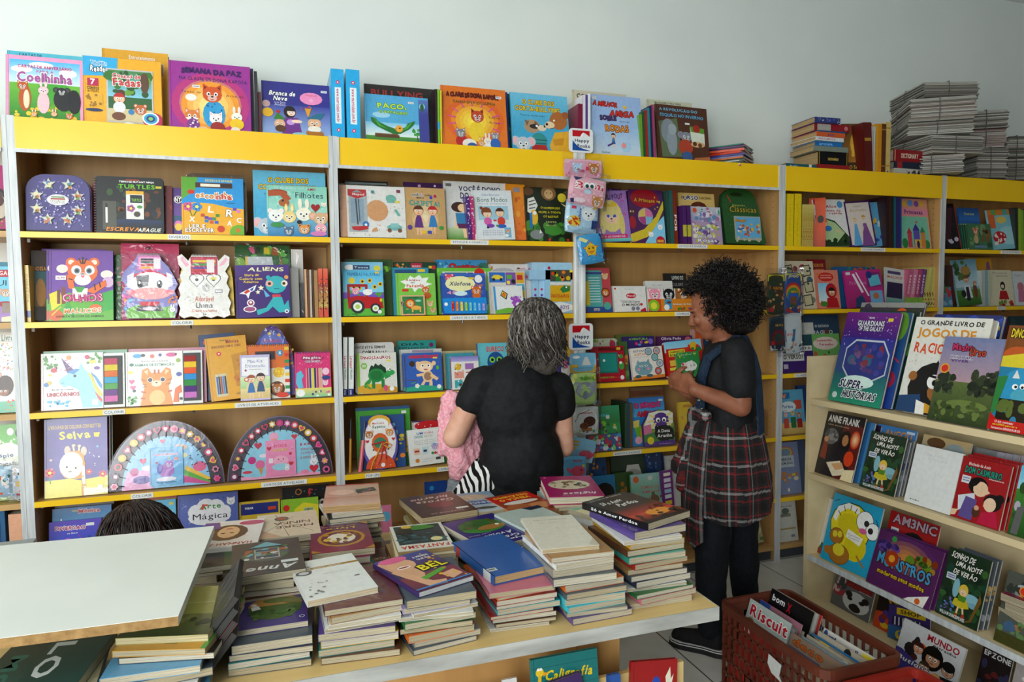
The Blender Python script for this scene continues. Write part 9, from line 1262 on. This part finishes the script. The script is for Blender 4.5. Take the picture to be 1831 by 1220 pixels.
# hair: a cap and some hundreds of wavy locks falling to the shoulders
rnd = random.Random(5); ha = hd+Vector((0, -.005, .02)); hm = MB()
cap = blob('hair', [(ha, (.1, .108, .104), 0), (ha+Vector((0, -.03, -.07)), (.09, .075, .09), 0), (ha+Vector((.01, -.035, -.13)), (.078, .06, .07), 0)], M_HAIR1, g1, .008, 3, .006, 30)
for i in range(620):
    a = rnd.uniform(-pi*1.05, pi*.05); e = rnd.uniform(.05, 1.45); d = Vector((cos(a)*cos(e), sin(a)*cos(e), sin(e))); p = ha+Vector((d.x*.104, d.y*.112, d.z*.108)); pts = [p]; ln = rnd.uniform(.09, .19)+.08*max(0, d.z); out = Vector((d.x, d.y*.8, 0)); ph = rnd.uniform(0, 6); am = rnd.uniform(.008, .022)
    for k in range(1, 10):
        f = k/9; s = ln/9; drop = min(1, .25+f*1.3+(1-d.z)*.7)
        q = pts[-1]+Vector((out.x*s*(1-drop)*1.4, out.y*s*(1-drop)*1.4, -s*drop))+Vector((cos(ph+f*9)*am, sin(ph+f*9)*am*.7, 0))*(f+.15)
        if q.z < nk.z+.03: q += Vector((out.x*.009, -.005, .007))
        pts.append(q)
    hm.tube(pts, [.0046*(1-.75*k/9) for k in range(10)], rnd.choice(('4a443d', '5c554e', '6f6962', '37312c', '423b35', '857f78', '4f4841', '302a26')), 4, cap=False)
put(hm.build('hair_locks', print_mat('hair_strands', .45, 0), None, True), g1)
fl = blob('fleece_jacket', [(W(806, 716, -.47), .04, W(802, 800, -.47), .045), (W(826, 770, -.50), .05, W(822, 838, -.50), .05), (W(845, 742, -.48), .05, W(838, 822, -.49), .05), (hl+Vector((-.02, .02, .03)), .05, W(812, 745, -.46), .05)], M_FLEECE, None, .008, 3, .012, 45)
setp(fl, 'fluffy pale pink fleece draped over the forearm of the grey-haired woman', 'jacket')
gj = blob('folded_jacket', [(W(822, 838, -.47), .035, W(812, 905, -.47), .045), (W(840, 838, -.46), .03, W(834, 905, -.46), .04)], M_GREY, None, .008, 3, .008, 20); setp(gj, 'grey knitted garment hanging under the pink fleece beside the zebra skirt', 'jacket')
# curly-haired woman with the checked shirt
Fd = Vector((-.80, .60, 0)); Ld = Vector((-.60, -.80, 0)); YC = -.74
g2 = empty('person', 'person with black curly hair and dark jeans, red checked shirt tied at waist', 'person', Matrix.Translation((2.62, YC, 0)))
hd = W(1276, 552, YC); nk = W(1298, 612, YC); ls = W(1318, 632, -.86); rs = W(1286, 628, -.63); le = W(1325, 728, -.90); lw = W(1243, 697, -.83); re_ = W(1258, 722, -.60); rw = W(1232, 702, -.70); ch = W(1303, 672, YC); wa = W(1303, 745, YC); pe = W(1300, 805, YC)
lh = W(1290, 838, -.80); rh = W(1320, 838, -.67); lk = W(1272, 985, -.80); rk = W(1329, 985, -.66); la = W(1270, 1130, -.735); ra = W(1334, 1112, -.60); la.z = .085; ra.z = .085
F2 = (Fd*.93+Vector((0, 0, -.38))); U2 = Vector((Fd.x*.38, Fd.y*.38, .93)); rotF = math.atan2(Fd.y, Fd.x)
hk = W(1221, 690, -.765)
body = blob('body', face_prims(hd, F2, U2)+[(nk, .05, hd-Vector((0, 0, .04)), .048), (ch, (.105, .155, .17), rotF), (wa, (.1, .14, .14), rotF), (pe, (.12, .165, .13), rotF), (ls, .05, rs, .05), (nk, .05, ch, .09), (ls, .05, le, .04), (le, .04, lw, .027), (rs, .05, re_, .04), (re_, .04, rw, .027),
    (lh, .08, lk, .056), (lk, .056, la, .038), (rh, .08, rk, .056), (rk, .056, ra, .038)]+hand(lw, lw+(hk-lw).normalized()*.07+Vector((0, 0, .01)), (0, .1, 1), (.25, .9, -.2))+hand(rw, rw+Vector((-.045, .02, .05)), (-.2, .2, 1), (.2, -.9, .1)), M_SK2, g2, .006, 4)
eyes(g2, hd, F2, U2)
blob('t_shirt', [(ch+Vector((0, 0, -.005)), (.122, .168, .175), rotF), (wa, (.118, .155, .15), rotF), (ls, .058, rs, .058), (nk+Vector((.0, .0, -.05)), .062, ch, .1), (ls, .066, ls+(le-ls)*.62, .066), (rs, .066, rs+(re_-rs)*.6, .064)], M_BLK, g2, .008, 5, .007, 12)
# overall strap, one flat band over the shoulder and down the back
def ribbon(pts, nrm, w, t, mat, name, par):
    m = MB(); n = len(pts); rows = []
    for i, p in enumerate(pts):
        tg = (pts[min(i+1, n-1)]-pts[max(i-1, 0)]).normalized(); nn = nrm[i].normalized(); s = tg.cross(nn).normalized()*w/2
        rows.append([p-s, p+s, p+s+nn*t, p-s+nn*t])
    for i in range(n-1):
        for k in range(4): m.poly([rows[i][k], rows[i][(k+1) % 4], rows[i+1][(k+1) % 4], rows[i+1][k]], None)
    m.poly(rows[0], None); m.poly(rows[-1][::-1], None); return put(m.build(name, mat), par)
def on_torso(ang, z, k=1.0, add=.0):   # point on the T-shirt: ang measured from forward towards her left
    c = ch if z > wa.z+.05 else wa; a, b = .122+add, .168+add; d = Fd*cos(ang)*a+Ld*sin(ang)*b; f = max(.35, min(1, 1-max(0, z-ch.z-.06)*2.6)); return Vector((c.x, c.y, z))+d*f*k
sp = [on_torso(R(a), z, 1, .008) for a, z in ((35, wa.z), (40, ch.z), (52, ch.z+.08))]+[ls+Vector((.02, .03, .064)), ls+Vector((.055, .03, .056))]+[on_torso(R(a), z, 1.02, .012) for a, z in ((135, ch.z+.1), (140, ch.z+.03), (146, ch.z-.05), (150, wa.z+.02), (152, wa.z-.05))]
ribbon(sp, [Fd*.6+Ld*.5, Fd*.6+Ld*.5, Fd*.4+Ld*.4+Vector((0, 0, .5)), Vector((0, 0, 1)), Vector((0, 0, 1))+Ld*.2, Ld*.4-Fd*.6, Ld*.4-Fd*.7, Ld*.4-Fd*.8, Ld*.4-Fd*.8, Ld*.4-Fd*.8], .05, .006, M_DENIM, 'overall_strap', g2)
fm = MB(); rnd = random.Random(2)
for i in range(22):
    q = on_torso(R(rnd.uniform(20, 44)), wa.z+.02+.006*i, 1, .012); d = Vector((rnd.uniform(-1, 1), rnd.uniform(-1, 1), rnd.uniform(-1, 1))).normalized()*.012; e = d.cross(Fd+Ld*.4).normalized()*.005
    fm.poly([q-d, q+e, q+d, q-e], rnd.choice(('c8c0a8', '9aa08a', 'b8a890')))
put(fm.build('embroidered_leaf_pattern', M_MATTE), g2)
blob('jeans', [(pe, (.128, .172, .12), rotF), (lh, .086, lk, .066), (lk, .066, la+Vector((0, 0, .02)), .056), (rh, .086, rk, .066), (rk, .066, ra+Vector((0, 0, .02)), .056)], M_JEAN, g2, .008, 5, .006, 13)
shoe(g2, la+Vector((.035, -.045, 0)), la+Vector((-.105, .135, 0))); shoe(g2, ra+Vector((.035, -.045, 0)), ra+Vector((-.105, .135, 0)))
# checked shirt round the hips: cloth wrapped from front to front, hem dropping to a corner in front
def plaid(u, v):
    def st(s, red, wht):
        q = s % .105
        if q < .009: return wht
        if .030 < q < .036 or .090 < q < .096: return red
        if .050 < q < .078: return (.006, .006, .007)
        return (.022, .02, .022)
    a, b = st(u, C('8a1c26'), C('9c9c9c')), st(v+.02, C('9a1e28'), C('aaaaa8')); return tuple((x+y)*.5 for x, y in zip(a, b))
def cloth(name, a0, a1, zt, hem, rf, rl, NU, NV, seed, fold=.012, push=0):
    G = []; m = MB()
    for i in range(NU+1):
        f = i/NU; a = a0+(a1-a0)*f; zh = hem(f); row = []
        for j in range(NV+1):
            t = j/NV; z = zt-(zt-zh)*t; s = min(1, .62+.75*(t**.55)*.6); fo = fold*(.3+t)*(noise.noise(Vector((a*4.5+seed, t*.8, seed)))+.6*sin(a*11+seed+t*1.2)*.5)
            d = Fd*cos(a)*(rf*s+fo+push)+Ld*sin(a)*(rl*s+fo+push); row.append(Vector((pe.x, pe.y, z))+d-Fd*.012*t)
        G.append(row)
    for i in range(NU):
        for j in range(NV):
            u = (a0+(a1-a0)*i/NU)*.19; v = zt-G[i][j].z; m.poly([G[i][j], G[i+1][j], G[i+1][j+1], G[i][j+1]], plaid(u+.02*t, v))
    o = put(m.build(name, M_CLOTH, None, True), g2); s = o.modifiers.new('s', 'SOLIDIFY'); s.thickness = .003; s.offset = 0; return o
M_CLOTH = print_mat('flannel', .9, 0)
zt = W(1300, 742, -.86).z; zs = W(1330, 925, -.88).z; zp = W(1253, 1000, -.90).z
ps = cloth('plaid_shirt', R(38), R(318), zt, lambda f: zs+.05*abs(f-.35)-.03*sin(f*9), .168, .192, 200, 84, 3)
cloth('plaid_shirt_front', R(-30), R(62), zt-.02, lambda f: zs+.02-(zs-zp+.03)*max(0, 1-abs(f-.80)/.62), .178, .2, 80, 96, 9, .014, .012)
kp = Vector((pe.x, pe.y, zt-.015))+Fd*.125+Ld*.05
kn = blob('sleeve_knot', [(kp, .032, kp+Vector((0, 0, -.03)), .034), (kp, .022, kp+Ld*.13-Fd*.05+Vector((0, 0, .012)), .026), (kp, .022, kp-Ld*.15-Fd*.05+Vector((0, 0, .012)), .026), (kp+Vector((0, 0, -.03)), .028, kp+Fd*.05+Vector((0, 0, -.30)), .034), (kp+Vector((0, 0, -.03)), .026, kp+Fd*.07-Ld*.06+Vector((0, 0, -.24)), .036)], M_CLOTH, g2, .007, 4, .006, 25)
at = kn.data.color_attributes.new('Col', 'FLOAT_COLOR', 'CORNER')
for p in kn.data.polygons:
    q = kn.data.vertices[p.vertices[0]].co; c = plaid(q.x*.8+q.y*.6, q.z)
    for li in p.loop_indices: at.data[li].color = (*c, 1)
# curls
hc = W(1291, 541, YC+.01); rr = Vector((.150, .158, .158)); rnd = random.Random(11); hm = MB()
blob('hair', [(hc+Vector((.02, -.01, .012)), (.125, .13, .13), 0), (hc+Vector((.04, -.03, -.07)), (.09, .09, .07), 0)], M_HAIR2, g2, .01, 3, .012, 30)
cnt = 0
while cnt < 2600:
    d = Vector((rnd.gauss(0, 1), rnd.gauss(0, 1), rnd.gauss(0, 1))).normalized()
    if d.z < -.62 or (d.dot(Fd) > .45 and d.z < .28) or (d.dot(Fd) > .2 and d.z < -.3): continue
    cnt += 1; k0 = rnd.uniform(.66, .86); p = hc+Vector((d.x*rr.x, d.y*rr.y, d.z*rr.z))*k0; ln = rnd.uniform(.03, .066)*(1 if d.z > -.3 else .8); ax = (d+Vector((rnd.uniform(-.5, .5), rnd.uniform(-.5, .5), rnd.uniform(-.6, .25)))).normalized(); s1 = ax.orthogonal().normalized(); s2 = ax.cross(s1); ra_ = rnd.uniform(.004, .009); ph = rnd.uniform(0, 6); tw = rnd.uniform(9, 14)
    hm.tube([p+ax*(ln*q/9)+(s1*cos(ph+tw*q/9)+s2*sin(ph+tw*q/9))*ra_ for q in range(10)], .0016, rnd.choice(('100c0a', '17110e', '0b0807', '1e1612')), 3, cap=False)
put(hm.build('hair_curls', print_mat('curl_strands', .5, 0), None, True), g2)
# person sitting on the floor behind the table, only the crown of the head in view
YK = -.68; top_ = W(238, 897, YK)
g3 = empty('person', 'person with dark brown hair, crown of the head just showing above the white board', 'person', Matrix.Translation((top_.x, YK, 0)))
hd = top_+Vector((0, 0, -.125)); F3 = Vector((-.6, .6, -.5)); U3 = Vector((-.3, .3, .9)); c = Vector((top_.x+.05, YK-.02, 0)); V = lambda x, y, z: c+Vector((x, y, z))
body = blob('body', face_prims(hd, F3, U3)+[(V(-.02, 0, .5), .05, hd-Vector((0, 0, .04)), .05), (V(0, 0, .38), (.15, .1, .17), 0), (V(0, 0, .16), (.17, .13, .12), 0), (V(-.15, .0, .47), .05, V(.15, 0, .47), .05), (V(-.16, 0, .47), .045, V(-.22, .06, .25), .04), (V(-.22, .06, .25), .038, V(-.1, .2, .22), .028), (V(.16, 0, .47), .045, V(.2, .08, .25), .04), (V(.2, .08, .25), .038, V(.02, .22, .22), .028),
    (V(-.09, .0, .12), .075, V(-.3, .2, .13), .055), (V(-.3, .2, .13), .055, V(.0, .28, .06), .04), (V(.09, 0, .12), .075, V(.3, .2, .13), .055), (V(.3, .2, .13), .055, V(-.02, .34, .06), .04)]+hand(V(-.1, .2, .22), V(-.05, .24, .21), (0, 0, 1), (0, -.3, -1))+hand(V(.02, .22, .22), V(-.02, .27, .21), (0, 0, 1), (0, -.3, -1)), M_SK1, g3, .008, 4)
eyes(g3, hd, F3, U3)
blob('jumper', [(V(0, 0, .37), (.165, .115, .19), 0), (V(-.15, 0, .47), .06, V(.15, 0, .47), .06), (V(-.16, 0, .47), .055, V(-.22, .06, .25), .05), (V(.16, 0, .47), .055, V(.2, .08, .25), .05)], M_GREY, g3, .01, 4)
blob('trousers', [(V(0, 0, .15), (.18, .14, .12), 0), (V(-.09, 0, .12), .083, V(-.3, .2, .13), .065), (V(-.3, .2, .13), .065, V(-.03, .28, .065), .052), (V(.09, 0, .12), .083, V(.3, .2, .13), .065), (V(.3, .2, .13), .065, V(.0, .34, .065), .052)], M_JEAN, g3, .01, 4)
blob('hair', [(hd+Vector((.01, -.012, .03)), (.098, .108, .098), 0), (hd+Vector((.05, -.05, -.05)), (.10, .085, .10), 0), (hd+Vector((.08, -.06, -.12)), (.075, .06, .11), 0)], M_HAIR3, g3, .007, 4, .004, 40)
hm = MB(); rnd = random.Random(7)
for i in range(420):
    a = rnd.uniform(0, 2*pi); e = rnd.uniform(.0, 1.5); d = Vector((cos(a)*cos(e), sin(a)*cos(e), sin(e)))
    if d.dot(Vector((-.7, .7, 0))) > .5 and e < .7: continue
    p = hd+Vector((.012, -.012, .03))+Vector((d.x*.099, d.y*.109, d.z*.099)); pts = [p]; o = Vector((d.x+.35, d.y-.3, 0)); o.normalize()
    for k in range(8): f = k/8; pts.append(pts[-1]+Vector((o.x*.012*(1-f), o.y*.012*(1-f), -.006-.026*f))+Vector((rnd.uniform(-.002, .002), rnd.uniform(-.002, .002), 0)))
    hm.tube(pts, [.003*(1-.1*k) for k in range(9)], rnd.choice(('2a1a16', '38241e', '452d26', '1e1310')), 4, cap=False)
put(hm.build('hair_locks', print_mat('dark_strands', .35, .1), None, True), g3)
